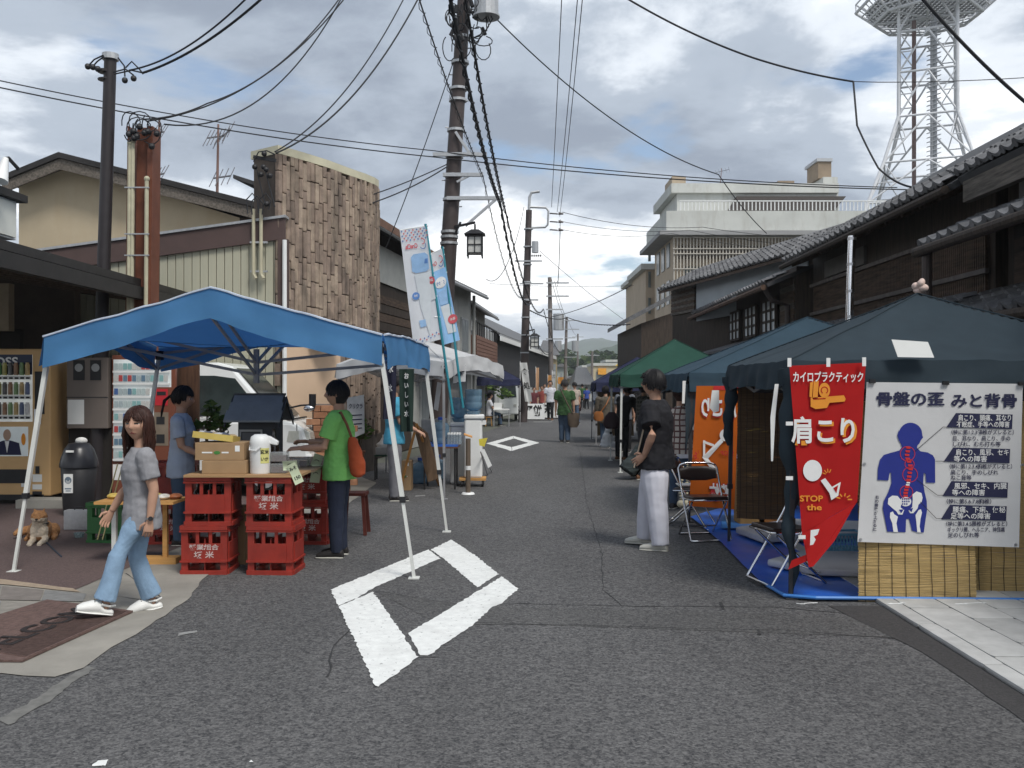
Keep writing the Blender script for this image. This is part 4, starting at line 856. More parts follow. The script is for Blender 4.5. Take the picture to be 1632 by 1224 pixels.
# aerials on the roofs
def aerial(label, px, py0, py1, y, elems):
    o_ = thing('tv_aerial', P(px, py0, y), label, 'aerial', 'rooftop aerials'); m_ = MB(); m_.cyl(P(px, py0, y), P(px + 2, py1, y), .03, .02, n=6); m_.build('mast', mat('rusty mast', (.2, .12, .1), .7), o_)
    for (ax, ay, bx_, by_, n_) in elems:
        m_ = MB(); m_.cyl(P(ax, ay, y), P(bx_, by_, y), .018, n=5)
        for k in range(n_):
            c = P(ax, ay, y).lerp(P(bx_, by_, y), k / max(1, n_ - 1)); m_.cyl(c - Vector((0, .25, .22)), c + Vector((0, .25, .22)), .01, n=4)
        m_.build('aerial_elements', mat('dull aerial', (.12, .12, .13), .6), o_)
aerial('rust pink TV aerial mast on the beige house roof', 346, 320, 198, 18.7, [(330, 220, 360, 216, 6), (346, 224, 368, 206, 4), (340, 284, 368, 280, 4)])
aerial('thin TV aerial behind the rust brown post', 252, 285, 190, 18.7, [(244, 212, 262, 210, 5), (244, 282, 262, 276, 4)])
aerial('TV aerial on the concrete building roof', 1148, 295, 268, 66, [(1141, 275, 1162, 270, 5)])

# ================================================================== overhead cables
def wire(label, pts, sags, r, twist=0.0):
    mb = MB(); q = []
    for (a, b), s_ in zip(zip(pts[:-1], pts[1:]), sags):
        k = 22
        for i in range(k + 1):
            t = i / k
            if q and i == 0: continue
            q.append(a.lerp(b, t) - Vector((0, 0, s_ * 4 * t * (1 - t))))
    def off(p): return CY - FPX * (p.z - CAM_H) / p.y < 0 or not 0 < CX + FPX * p.x / p.y < 1632
    if off(q[0]): q.insert(0, q[0] + (q[0] - q[1]).normalized() * 7)       # cables run on beyond the frame
    if off(q[-1]): q.append(q[-1] + (q[-1] - q[-2]).normalized() * 7)
    r *= .82; mb.tube(q, r, 6)
    if twist:
        q2 = []
        for i in range(len(q) - 1):
            for j in range(6):
                p = q[i].lerp(q[i + 1], j / 6); th = (i * 6 + j) * 1.25; q2.append(p + Vector((math.cos(th) * twist, 0, math.sin(th) * twist - twist * .5)))
        mb.tube(q2, r * .5, 5)
    return tag(mb.build('overhead_cable', CABLE, None, True), label, 'cable', 'overhead cables')
W = lambda *a: P(*a)
wire('thick cable bundle running down to the main pole arm', [P(712, -30, 9.0), P(797, 322, 18.9), P(846, 482, 39.6)], [.25, .75], .026, .032)
wire('second thick bundle just right of the main pole', [P(737, -30, 9.6), P(804, 330, 18.9), P(866, 492, 50), P(897, 560, 90)], [.15, .9, .8], .02, .03)
wire('ringed cable slanting from top centre past the main pole', [P(662, -20, 10.5), P(770, 282, 18.8), P(838, 470, 39.7)], [.1, .9], .012, .03)
wire('cable from the service pole rising to the top edge, thicker one', [P(228, 116, 12.7), P(430, -14, 11.0)], [.12], .019, .008)
wire('cable from the service pole rising to the top edge, thinner one', [P(206, 112, 12.8), P(400, -10, 11.0)], [.16], .014)
wire('upper of three cables from the brown post to top centre', [P(230, 190, 12.8), P(330, 165, 13.5), P(560, -30, 17)], [.05, .35], .014)
wire('middle of three cables from the brown post to top centre', [P(236, 193, 12.8), P(555, -10, 17)], [.45], .014)
wire('lowest of three cables from the brown post to top centre', [P(262, 198, 12.8), P(548, -10, 17)], [.7], .014)
wire('facade service cable rising to the top edge, left one', [P(438, 242, 14.8), P(650, -15, 18)], [.42], .014)
wire('facade service cable rising to the top edge, right one', [P(440, 244, 14.8), P(668, -5, 18)], [.46], .018)
wire('upper of two long cables crossing the whole sky', [P(-40, 120, 15), P(690, 240, 18.8), P(1430, 299, 18)], [.12, .12], .012)
wire('lower of two long cables crossing the whole sky', [P(-40, 131, 15), P(690, 250, 18.8), P(1480, 303, 18)], [.12, .12], .014)
wire('triple cable from the facade edge to the main pole, upper', [P(466, 344, 16.2), P(712, 262, 18.8)], [.1], .014)
wire('triple cable from the facade edge to the main pole, lower', [P(470, 348, 16.2), P(712, 266, 18.8)], [.2], .016)
wire('cable from the plank house eave up to the main pole', [P(615, 395, 19), P(722, 100, 18.9)], [.1], .012)
wire('cable falling from the main pole to the right roofs', [P(785, 24, 18.8), P(1145, 278, 24), P(1222, 372, 29)], [.45, .1], .016)
wire('cable from top centre to the white joint above the roofs', [P(990, -8, 13), P(1200, 92, 13), P(1360, 130, 13)], [.06, .03], .016)
wire('slack cable hanging from the white joint to the timber house', [P(1360, 130, 13), P(1366, 200, 12.6), P(1400, 268, 12), P(1452, 298, 11.6)], [0, .02, .04], .016)
wire('thin cable from the white joint to the right edge', [P(1360, 130, 13), P(1400, 131, 13), P(1660, 122, 13)], [0, .02], .007)
wire('dark cable cutting the top right corner past the tower', [P(1455, -20, 8), P(1650, 176, 8)], [.05], .018)
wire('thin line dropping from top right of centre to the second pole, left', [P(896, -20, 19), P(879, 330, 40)], [.15], .012)
wire('thin line dropping from top right of centre to the second pole, middle', [P(922, -20, 19), P(888, 338, 40)], [.2], .012)
wire('thin line dropping from top right of centre to the second pole, right', [P(930, -20, 19), P(892, 345, 40)], [.22], .012)
wire('line from the second pole insulators to the right, top', [P(896, 338, 40), P(1120, 362, 42), P(1400, 380, 44)], [.25, .2], .015)
wire('line from the second pole insulators to the right, middle', [P(896, 353, 40), P(1100, 367, 42), P(1400, 398, 44)], [.2, .2], .013)
wire('line from the second pole insulators to the right, bottom', [P(896, 366, 40), P(1070, 372, 42), P(1400, 412, 44)], [.2, .2], .013)
wire('twisted cable from the second pole sloping right to the shops', [P(840, 492, 40), P(905, 506, 66), P(1004, 517, 40)], [.25, .2], .028, .02)
wire('cable rising from the third pole to the right roofs', [P(878, 505, 64), P(1006, 455, 44)], [.2], .024)
wire('cable from the second pole downhill to the third', [P(840, 500, 40), P(880, 560, 64)], [.8], .026)
wire('thin diagonal line right of the second pole', [P(860, 400, 40), P(995, 510, 60)], [.1], .014)
wire('faint level line crossing the far street', [P(780, 452, 46), P(1010, 455, 50)], [.1], .012)
wire('cable from the grey house gutter to the main pole', [P(775, 445, 31), P(812, 412, 30), P(835, 330, 40)], [.3, .2], .014)
for k, (a, b) in enumerate((((879, 445, 64), (903, 508, 98)), ((884, 448, 64), (908, 512, 98)), ((905, 508, 98), (922, 535, 150)))):
    wire(('left', 'right', 'farthest')[k] + ' thin line between the distant poles', [P(*a), P(*b)], [.6], .02)
for k in range(2): wire(('upper', 'lower')[k] + ' high line from the second pole to the third', [P(893, 350 + 14 * k, 40), P(888, 448 + 6 * k, 64)], [.9], .014)

# ================================================================== pop up tents
def tent(name, label, C4, ze, zp, val, mt, leg_mt, feet=None, mid=0.0, sag=0.06, legs=(0, 1, 2, 3), wav=0.012, drop=1.0, truss=True, dz=(0, 0, 0, 0), trim=None):
    C4 = [Vector((c[0], c[1], 0)) for c in C4]; cen = sum(C4, Vector()) / 4
    o_ = thing(name, (cen.x, cen.y, 0), label, 'tent', 'pop up tents')
    def bil(u, v):
        a = C4[0].lerp(C4[1], (u + 1) / 2); b = C4[3].lerp(C4[2], (u + 1) / 2); return a.lerp(b, (v + 1) / 2)
    def zc(u, v):
        a = dz[0] * (1 - u) / 2 + dz[1] * (1 + u) / 2; b = dz[3] * (1 - u) / 2 + dz[2] * (1 + u) / 2; return a * (1 - v) / 2 + b * (1 + v) / 2
    def top(u, v):
        t = max(abs(u), abs(v)); w = (min(abs(u), abs(v)) / t) if t > 1e-6 else 1
        mk = mid if isinstance(mid, (int, float)) else (mid[0] if v <= -abs(u) else mid[1] if u >= abs(v) else mid[2] if v >= abs(u) else mid[3])
        edge = ze + zc(u, v) + mk * (1 - w)
        z = zp + (edge - zp) * t - sag * math.sin(math.pi * t) * (1 - w) ** .8 * (1 if mid == 0 else .4)
        p = bil(u, v); z += wav * noise.noise(Vector((p.x * 2.2, p.y * 2.2, 3.3))) + .012 * t * noise.noise(Vector((math.atan2(v, u) * 9, t * 1.3, ze * 7)))
        return Vector((p.x, p.y, z))
    n_ = 52; mb = MB(); mb.sheet(lambda u, v: top(u * 2 - 1, v * 2 - 1), n_, n_)
    can = mb.build('canopy', mt, o_, True)
    for q_ in ((-1, -1), (1, -1), (1, 1), (-1, 1)):
        mb = MB(); mb.tube([top(q_[0] * i / 20, q_[1] * i / 20) + Vector((0, 0, .003)) for i in range(21)], .007, 5); mb.build('seam', mt, can, True)
    ring = [(-1, -1, 1, -1), (1, -1, 1, 1), (1, 1, -1, 1), (-1, 1, -1, -1)]
    for k, (u0, v0, u1, v1) in enumerate(ring):
        outw = (bil((u0 + u1) / 2, (v0 + v1) / 2) - cen).normalized()
        def f(s_, d_, u0=u0, v0=v0, u1=u1, v1=v1, outw=outw, k=k):
            p = top(u0 + (u1 - u0) * s_, v0 + (v1 - v0) * s_); w = math.sin(s_ * 37 + k) * .5 + noise.noise(Vector((s_ * 9, k * 7.0, d_ * 1.5)))
            hem = 1 + .06 * math.sin(s_ * 11 + k * 2)
            return p + outw * (.012 + .045 * d_ * w * .7 + .03 * d_) - Vector((0, 0, val * d_ * hem))
        mb = MB(); mb.sheet(f, 60, 6); vv = mb.build('valance', mt, can, True)
        if trim:
            mb = MB(); mb.tube([f(i / 40, 0.0) + outw * .004 + Vector((0, 0, .004)) for i in range(41)], .010, 5); mb.build('piping', trim, vv)
    tops = [top(*q) - Vector((0, 0, .05)) for q in ((-1, -1), (1, -1), (1, 1), (-1, 1))]
    for k in legs:
        ft = Vector((*(feet[k] if feet and feet[k] else (C4[k].x, C4[k].y)), 0)); tp_ = tops[k] + (cen - C4[k]).normalized() * .04
        mb = MB(); kn_ = ft.lerp(tp_, .33); mb.bar(ft + Vector((0, 0, .01)), kn_ + (tp_ - ft) * .03, .026, .026, Vector((0, 1, 0))); mb.bar(kn_, tp_, .036, .036, Vector((0, 1, 0))); lg = mb.build('leg', leg_mt, o_)
        mb = MB(); mb.bx(ft.x - .045, ft.x + .045, ft.y - .045, ft.y + .045, 0.002, .012); mb.build('foot_plate', leg_mt, lg)
        mb = MB(); mb.bx(tp_.x - .035, tp_.x + .035, tp_.y - .035, tp_.y + .035, tp_.z - .10, tp_.z); mb.bx(kn_.x - .024, kn_.x + .024, kn_.y - .024, kn_.y + .024, kn_.z - .02, kn_.z + .03); split(mb, 'bracket', BLACK, lg)
    if truss:
        mb = MB(); cc = Vector((cen.x, cen.y, min(zp, ze) - .05)); mids = [top(*q) - Vector((0, 0, .08)) for q in ((0, -1), (1, 0), (0, 1), (-1, 0))]
        lo_ = [t - Vector((0, 0, .20)) for t in tops]
        for k in range(4):
            mb.bar(lo_[k], mids[k], .018, .028); mb.bar(lo_[(k + 1) % 4], mids[k], .018, .028)
            q1 = mids[k] - Vector((0, 0, .16)); mb.bar(tops[k] - Vector((0, 0, .03)), q1, .018, .028); mb.bar(tops[(k + 1) % 4] - Vector((0, 0, .03)), q1, .018, .028)
            mb.bar(mids[k], cc - Vector((0, 0, .1)), .018, .028); mb.bar(q1, cc - Vector((0, 0, .22)), .018, .028)
        mb.cyl(cc - Vector((0, 0, .3)), Vector((cen.x, cen.y, zp - .02)), .03, n=8); mb.build('truss', LEGG if leg_mt is LEGW else leg_mt, o_)
    return o_, top, bil
BLUE = cloth('blue tent cloth', (0.085, 0.235, 0.45), .30, .06, 4, tcol=(0.03, 0.13, 0.40))
NAVY = cloth('navy tent cloth', (0.034, 0.049, 0.061), .12, .1, 4, tcol=(0.02, 0.035, 0.06))
TEALB = cloth('steel blue tent cloth', (0.040, 0.070, 0.096), .18, .1, 4)
DGREEN = cloth('green tent cloth', (0.028, 0.080, 0.060), .22, .1, 4)
PURP = cloth('indigo tent cloth', (0.035, 0.04, 0.085), .2, .1, 4)
WCLOTH = cloth('white tent cloth', (0.66, 0.67, 0.68), .35, .05, 4)
LEGW = mat('white tent leg', (.62, .63, .60), .45, .06, 6); LEGG = mat('grey tent leg', (.25, .25, .26), .45, .1, 6); LEGD = mat('dark tent leg', (.035, .036, .04), .5, .1, 6)
blue_tent = tent('popup_tent', 'bright blue slant legged tent over the red crates', [(-4.02, 8.1), (-1.08, 7.85), (-.93, 10.3), (-3.95, 10.5)], 2.03, 1.98, .27, BLUE, LEGW, feet=[G(22, 912).xy, G(660, 922).xy, G(712, 848).xy, (-4.25, 10.6)], mid=(.40, .03, .34, .22), dz=(0, 0, 0, 0), trim=mat('pale piping', (.5, .56, .66), .7))
near_tent = tent('popup_tent', 'nearest navy tent hung with the red banner and spine chart', [(2.10, 7.1), (5.0, 7.1), (5.05, 9.55), (2.2, 9.55)], 1.80, 2.42, .21, NAVY, LEGD, legs=(0, 3), sag=.05)
tent('popup_tent', 'steel blue tent just behind the navy tent', [(2.07, 11.0), (5.6, 11.0), (5.7, 13.8), (2.2, 13.8)], 1.75, 2.50, .22, TEALB, LEGD, legs=(0, 3))
tent('popup_tent', 'bottle green tent with white legs on the right side', [(1.98, 17.2), (4.3, 17.2), (4.45, 19.9), (2.08, 19.9)], 1.80, 2.50, .22, DGREEN, LEGW, legs=(0, 3, 1))
tent('popup_tent', 'indigo tent beyond the green tent', [(2.25, 25.2), (4.7, 25.2), (4.8, 27.8), (2.35, 27.8)], 1.66, 2.38, .24, PURP, LEGG, legs=(0, 3))
tent('popup_tent', 'white tent over the water dispensers on the left', [(-2.66, 14.3), (-.95, 13.2), (-.16, 15.6), (-2.3, 17.2)], 1.93, 2.34, .22, WCLOTH, LEGG, mid=.14, wav=.03, legs=(0, 1, 3))
tent('popup_tent', 'small dark navy tent far along the left side', [(XA(752, 36), 36), (XA(829, 36), 36), (XA(829, 38.5) , 38.5), (XA(757, 38.5), 38.5)], 1.80, 2.32, .24, PURP, LEGG, legs=(0, 1, 2))
# bits of paper and a stone on the near tent
nt_top = near_tent[1]
m = MB(); q = [P(1421, 541, 7.02), P(1479, 545, 7.02), P(1489, 570, 7.0), P(1431, 569, 7.0)]; m.prism(q, (0, .004, 0)); tag(m.build('paper_notice', mat('white paper', (.74, .75, .73), .8, .03, 6)), 'blank white paper clipped to the navy tent edge', 'notice')
m = MB(); c = nt_top(0, 0); [m.sphere(c + Vector((0.02 + .03 * math.sin(k * 2.1), .02 * math.cos(k * 3), .03 + .018 * k)), (.05 - .006 * k, .035, .035), 9, 7) for k in range(5)]; tag(m.build('knotted_rag', mat('pink rag', (.62, .48, .42), .9, .15, 12, .5), None, True), 'pale pink knotted rag on the peak of the navy tent', 'rag')
# stainless flue pipe
o = thing('flue_pipe', (XA(1352, 14), 14, 0), 'shiny stainless flue pipe standing above the steel blue tent', 'pipe')
a, b = Vector((XA(1345, 14), 14, 0)), P(1358, 376, 14); m = MB(); m.cyl(a, b, .055, n=14); m.build('tube', CHROME, o, True)
m = MB()
for z in (2.2, 2.62, 3.0, 3.4, 3.78): c = along(a, b, z); m.cyl(c - Vector((0, 0, .02)), c + Vector((0, 0, .02)), .062, n=14)
split(m, 'joint_ring', STEEL, o)
# ================================================================== writing and flat print
TS = bpy.data.scenes.new('scratch')          # a scratch scene for evaluating text and remeshed shapes, removed at the end
def glyphs(text, size=1.0, bold=0.0):
    cu = bpy.data.curves.new('t', 'FONT'); cu.body = text; cu.size = size; cu.offset = bold; cu.align_x = 'CENTER'; cu.align_y = 'CENTER'; cu.resolution_u = 3
    ob = bpy.data.objects.new('t', cu); TS.collection.objects.link(ob); TS.view_layers[0].update(); ev = ob.evaluated_get(TS.view_layers[0].depsgraph); me = ev.to_mesh()
    r_ = ([(v.co.x, v.co.y) for v in me.vertices], [list(p.vertices) for p in me.polygons]); ev.to_mesh_clear(); bpy.data.objects.remove(ob); bpy.data.curves.remove(cu); return r_
def write(mb, text, size, fn, cx=0.0, cy=0.0, bold=0.0, width=None, mirror=False):
    vs_, fs = glyphs(text, size, bold)
    if not vs_: return
    xs = [v[0] for v in vs_]; k = 1.0
    if width: k = width / (max(xs) - min(xs))
    sg = -1 if mirror else 1
    mb.add([fn(cx + sg * x * k, cy + y) for x, y in vs_], fs)
def plate(y, off=0.0):            # a flat surface facing us at distance y, in metres x, z
    return lambda x, z: Vector((x, y - off, z))
def circ(cx, cy, rx, ry=None, n=24, a0=0, a1=360): 
    ry = rx if ry is None else ry; return [(cx + rx * math.cos(R(a0 + (a1 - a0) * i / n)), cy + ry * math.sin(R(a0 + (a1 - a0) * i / n))) for i in range(n)]
def shape(mb, pts, fn): mb.add([fn(*p) for p in pts], [list(range(len(pts)))])
def ring2(mb, cx, cy, r, w, fn, n=28, a0=0, a1=360):
    for i in range(n):
        t0, t1 = R(a0 + (a1 - a0) * i / n), R(a0 + (a1 - a0) * (i + 1) / n); shape(mb, [(cx + (r - w) * math.cos(t0), cy + (r - w) * math.sin(t0)), (cx + r * math.cos(t0), cy + r * math.sin(t0)), (cx + r * math.cos(t1), cy + r * math.sin(t1)), (cx + (r - w) * math.cos(t1), cy + (r - w) * math.sin(t1))], fn)
def stroke(mb, pts, w, fn):
    for (x0, y0), (x1, y1) in zip(pts[:-1], pts[1:]):
        d = math.hypot(x1 - x0, y1 - y0) or 1; nx, ny = -(y1 - y0) / d * w / 2, (x1 - x0) / d * w / 2; shape(mb, [(x0 + nx, y0 + ny), (x1 + nx, y1 + ny), (x1 - nx, y1 - ny), (x0 - nx, y0 - ny)], fn)
INKW = mat('white print', (.74, .74, .73), .8, .03, 8); INKN = mat('navy print', (.02, .022, .06), .8, .05, 8); INKB = mat('blue print', (.018, .03, .22), .8, .05, 8); INKR = mat('red print', (.55, .03, .03), .8, .05, 8); INKO = mat('orange print', (.72, .27, .03), .8, .05, 8); INKK = mat('black print', (.02, .02, .02), .8, .05, 8)
PAPER = _m['white paper']; CARD = mat('cardboard', (.33, .215, .115), .85, .08, 6, .1); PLY = wood('plywood', (.36, .22, .11), .18, axis=0)

ORD = ('first', 'second', 'third', 'fourth', 'fifth', 'sixth', 'seventh')
# ================================================================== crates
RED = mat('red crate plastic', (.27, .027, .017), .5, .2, 7, spec=.35, stain=.55, stain_col=(.12, .03, .026), world=True); GRN = mat('green crate plastic', (.03, .13, .035), .45, .12, 5, spec=.4)
CRW, CRD, CRH = .385, .36, .413
def crate(mt, letters):
    o_ = thing('bottle_crate', (0, 0, 0), 'crate', 'crate', 'plastic bottle crates')
    w, d, hh = CRW / 2, CRD / 2, CRH; m_ = MB()
    for sx in (-1, 1):
        for sy in (-1, 1): m_.bx(sx * w - (.055 if sx > 0 else 0), sx * w + (.055 if sx < 0 else 0), sy * d - (.055 if sy > 0 else 0), sy * d + (.055 if sy < 0 else 0), .02, hh - .012)
    split(m_, 'corner_post', mt, o_)
    for z0, z1, g in ((0, .035, .004), (.105, .118, .007), (hh - .035, hh, .006), (hh - .05, hh - .04, .010)):
        m_ = MB()
        for sy in (-1, 1): m_.bx(-w - g, w + g, sy * d - .012 - g * (sy < 0), sy * d + .012 + g * (sy > 0), z0, z1)
        for sx in (-1, 1): m_.bx(sx * w - .012 - g * (sx < 0), sx * w + .012 + g * (sx > 0), -d + .012, d - .012, z0, z1)
        m_.build('rim', mt, o_)
    for sy in (-1, 1):
        m_ = MB(); m_.bx(-w + .05, w - .05, sy * d - .006, sy * d + .006, .118, .265); fp = m_.build('panel', mt, o_)
        for x in (-.055, .055): m_ = MB(); m_.bx(x - .014, x + .014, sy * d - .006, sy * d + .006, .262, hh - .03); m_.build('bar', mt, o_)
        if letters and sy < 0:
            m_ = MB(); f = plate(-d - .0075); write(m_, '醤業組合', .05, f, 0, .23, .0012, width=.25); write(m_, '坂 米', .06, f, 0, .165, .0015, width=.17); m_.build('lettering', mat('worn white lettering', (.50, .40, .38), .9, .3, 60), fp)
    for sx in (-1, 1):
        m_ = MB(); m_.bx(sx * w - .006, sx * w + .006, -d + .05, d - .05, .118, .265); m_.build('panel', mt, o_)
        m_ = MB(); m_.bx(sx * w - .006, sx * w + .006, -.014, .014, .262, hh - .03); m_.build('bar', mt, o_)
    m_ = MB(); m_.bx(-w + .02, w - .02, -d + .02, d - .02, .012, .03); m_.bx(-.005, .005, -d + .02, d - .02, .03, .3); m_.build('floor', mt, o_)
    return o_
cr0 = crate(RED, True); crG = crate(GRN, False); crN = crate(RED, False)
xs0, xs1 = XA(331, 8.05), XA(432, 8.05)
spots = [(cr0, (xs0 - .02, 8.18, 0), .03, 'red crate at the bottom of the left front stack, lettered'), (crN, (xs0 + .01, 8.19, .414), .03, 'blank fronted red crate on top of the left front stack'),
         (crN, (xs1 + .015, 8.17, 0), -.05, 'faded blank red crate at the bottom of the right front stack'), (cr0, (xs1, 8.18, .414), -.04, 'lettered red crate on top of the right front stack under the air pot'),
         (cr0, (XA(492, 9.5), 9.68, 0), -.06, 'lower shaded red crate beside the green shirted person'), (cr0, (XA(490, 9.5), 9.70, .414), -.06, 'upper shaded red crate beside the green shirted person'),
         (cr0, (XA(268, 9.5), 9.65, 0), .1, 'shaded red crate behind the walking woman'), (crN, (XA(268, 9.5), 9.66, .414), .1, 'upper red crate half hidden behind the walking woman'),
         (crG, (XA(168, 9.5), 9.72, 0), -.15, 'green bottle crate on the red paving')]
used = set()
for src, loc, rz, lab in spots:
    o = src if id(src) not in used else copy_tree(src); used.add(id(src)); place(o, loc, rz); o['label'] = lab
# bottles standing in two of the crates
def bottle(label, x, y, z, hgt, r, mt, group=None):
    m_ = MB(); m_.loft([(Vector((x, y, z + hgt * a)), (r * b, 0, 0), (0, r * b, 0)) for a, b in ((0, .95), (.02, 1), (.55, 1), (.68, .8), (.76, .38), (.97, .34), (1, .36))], 14)
    return tag(m_.build('bottle', mt, None, True), label, 'bottle', group)
DG = mat('dark brown bottle glass', (.02, .012, .01), .12, .1, 4, spec=.6)
for k in range(3):
    for q, (cx_, cy_, zz) in enumerate(((xs1, 8.18, .45), (xs0, 8.19, .45))): bottle(('left', 'middle', 'right')[k] + ' dark bottle inside the top %s front crate' % ('right', 'left')[q], cx_ + (k - 1) * .115, cy_ - .03, zz, .35, .05, DG, 'bottles in the %s crate' % ('right', 'left')[q])

# stall board and goods
o = thing('stall_board', (-2.3, 8.6, .83), 'plywood stall top laid across the red crate stacks', 'table top')
m = MB(); m.bx(-2.78, -1.80, 7.96, 8.42, .829, .850); m.build('front_board', PLY, o)
m = MB(); m.bx(-2.75, -1.78, 8.44, 10.0, .829, .849); m.build('rear_board', wood('worn grey board', (.22, .16, .11), .3, axis=0), o)
def cbox(label, x0, x1, y0, y1, z0, z1, print_=True):
    o_ = thing('cardboard_box', ((x0 + x1) / 2, (y0 + y1) / 2, z0), label, 'box', 'cardboard boxes'); m_ = MB(); m_.bx(x0, x1, y0, y1, z0, z1); m_.build('carton', CARD, o_, bevel=.004)
    m_ = MB(); m_.bx(x0 + .005, x1 - .005, (y0 + y1) / 2 - .025, (y0 + y1) / 2 + .025, z1 + .0005, z1 + .002); m_.build('tape', mat('parcel tape', (.40, .30, .18), .35), o_)
    if print_:
        cx_ = (x0 + x1) / 2; cz = (z0 + z1) / 2; m_ = MB(); shape(m_, circ(cx_ - .02, cz - .01, .028, .015), plate(y0 - .002)); m_.build('green_mark', mat('green print', (.06, .22, .05), .8), o_)
        m_ = MB(); m_.bx(x1 - .075, x1 - .035, y0 - .002, y0, z1 - .075, z1 - .025); m_.build('white_label', PAPER, o_)
        m_ = MB(); m_.bx(x0 + .06, cx_ - .06, y0 - .002, y0, cz - .015, cz - .003); m_.bx(cx_ + .02, x1 - .13, y0 - .002, y0, cz - .015, cz - .003); split(m_, 'pale_print', PAPER, o_)
    return o_
cbox('lower cardboard box on the stall beside the air pot', XA(322, 8.05), XA(393, 8.05), 8.04, 8.34, .851, .965, False)
cbox('upper cardboard box with green mark on the stall', XA(310, 8.05), XA(388, 8.05), 8.06, 8.36, .967, 1.117)
m = MB(); m.bx(XA(376, 8.6), XA(398, 8.6), 8.45, 8.6, 0.0, .52); tag(m.build('cardboard_box', CARD), 'tall brown carton standing between the front crate stacks', 'box', 'cardboard boxes')
o = thing('snack_tray', (XA(345, 8.2), 8.2, 1.118), 'tilted yellow tray of packets on the cardboard boxes', 'tray')
Mx = Matrix.Translation((XA(345, 8.2), 8.2, 1.15)) @ Matrix.Rotation(.12, 4, 'Y') @ Matrix.Rotation(-.1, 4, 'X')
m = MB(); m.bx(-.17, .17, -.11, .11, -.02, .0, Mx)
for a in ((-.17, .17, -.115, -.105), (-.17, .17, .105, .115), (-.175, -.165, -.11, .11), (.165, .175, -.11, .11)): m.bx(*a, -.02, .035, Mx)
m.build('tray', mat('yellow tray', (.50, .38, .10), .6), o)
for k in range(6):
    m = MB(); c = Mx @ Vector((-.13 + k * .05, rnd.uniform(-.05, .05), .03)); m.sphere(c, (.05, .06, .02), 8, 6); m.build('packet', mat('silver packet %d' % (k % 3), ((.45, .45, .46), (.10, .10, .12), (.40, .30, .16))[k % 3], .35, .2, 14), o, True)
# air pot
c = Vector((XA(414, 8.1), 8.12, .851)); o = thing('air_pot', c, 'white air pot with yellow handwritten label', 'vacuum flask')
m = MB(); r = .088; m.loft([(c + Vector((0, 0, z)), (r * k, 0, 0), (0, r * k, 0)) for z, k in ((0, .95), (.01, 1), (.25, 1), (.27, 1.03), (.285, .98), (.315, .9), (.335, .55))], 24); m.build('body', PLWHITE, o, True)
m = MB(); m.prism([c + Vector((.05, -.02, .26)), c + Vector((.15, -.02, .24)), c + Vector((.155, -.02, .275)), c + Vector((.08, -.02, .32)), c + Vector((.03, -.02, .32))], (0, .05, 0)); m.build('spout', PLWHITE, o, bevel=.008)
m = MB(); m.tube([c + Vector((-.09, 0, .24)), c + Vector((-.075, -.07, .205)), c + Vector((-.01, -.10, .20)), c + Vector((.03, -.095, .235))], .006, 6); m.build('handle', PLWHITE, o)
m = MB()
for k in range(6):
    t0, t1 = R(-75 + k * 9), R(-66 + k * 9); m.add([c + Vector((r * 1.015 * math.cos(t), r * 1.015 * math.sin(t), z)) for t, z in ((t0, .09), (t1, .09), (t1, .22), (t0, .22))], [(0, 1, 2, 3)])
lb = m.build('label', mat('yellow paper', (.62, .60, .22), .8), o)
m = MB(); f = lambda x, z: c + Vector((r * 1.04 * math.cos(R(-52) + x / r), r * 1.04 * math.sin(R(-52) + x / r), z)); write(m, '玄米', .04, f, 0, .185, .001); write(m, 'いか', .035, f, 0, .125, .001); m.build('lettering', INKK, lb)
# bottle, jars, tubs
bottle('tall dark bottle standing behind the air pot', XA(437, 8.6), 8.6, .851, .36, .045, DG)
JR = mat('dark red jam', (.06, .012, .01), .15, .2, 8, spec=.6); LID = mat('dark red lid', (.12, .015, .02), .4)
for k in range(7):
    x, y = XA(372 + k * 5.5, 8.8), 8.8 + (k % 2) * .1; o = thing('jam_jar', (x, y, .85), ORD[k] + ' small dark red jar in the row before the black model house', 'jar', 'row of dark red jars'); m = MB(); m.cyl((x, y, .85), (x, y, 1.0), .036, n=12); m.build('glass', JR, o, True); m = MB(); m.cyl((x, y, 1.0), (x, y, 1.02), .038, n=12); m.build('lid', LID, o)
TUB = glass('clear plastic tub', (.85, .87, .88), .35)
for k, (px, py, z) in enumerate(((446, 8.15, .851), (446, 8.15, .95), (463, 8.5, .851), (480, 8.8, .851))):
    x = XA(px, py); o = thing('food_tub', (x, py, z), ('bottom clear tub of dark food right of the air pot', 'clear tub stacked on another right of the air pot', 'clear tub in the middle of the stall', 'clear tub at the rear right of the stall')[k], 'tub', 'clear plastic tubs'); m = MB(); m.bx(x - .07, x + .07, py - .06, py + .06, z, z + .085); m.build('box', TUB, o, bevel=.008); m = MB(); m.bx(x - .06, x + .06, py - .05, py + .05, z + .006, z + .055); m.build('food', JR, o)
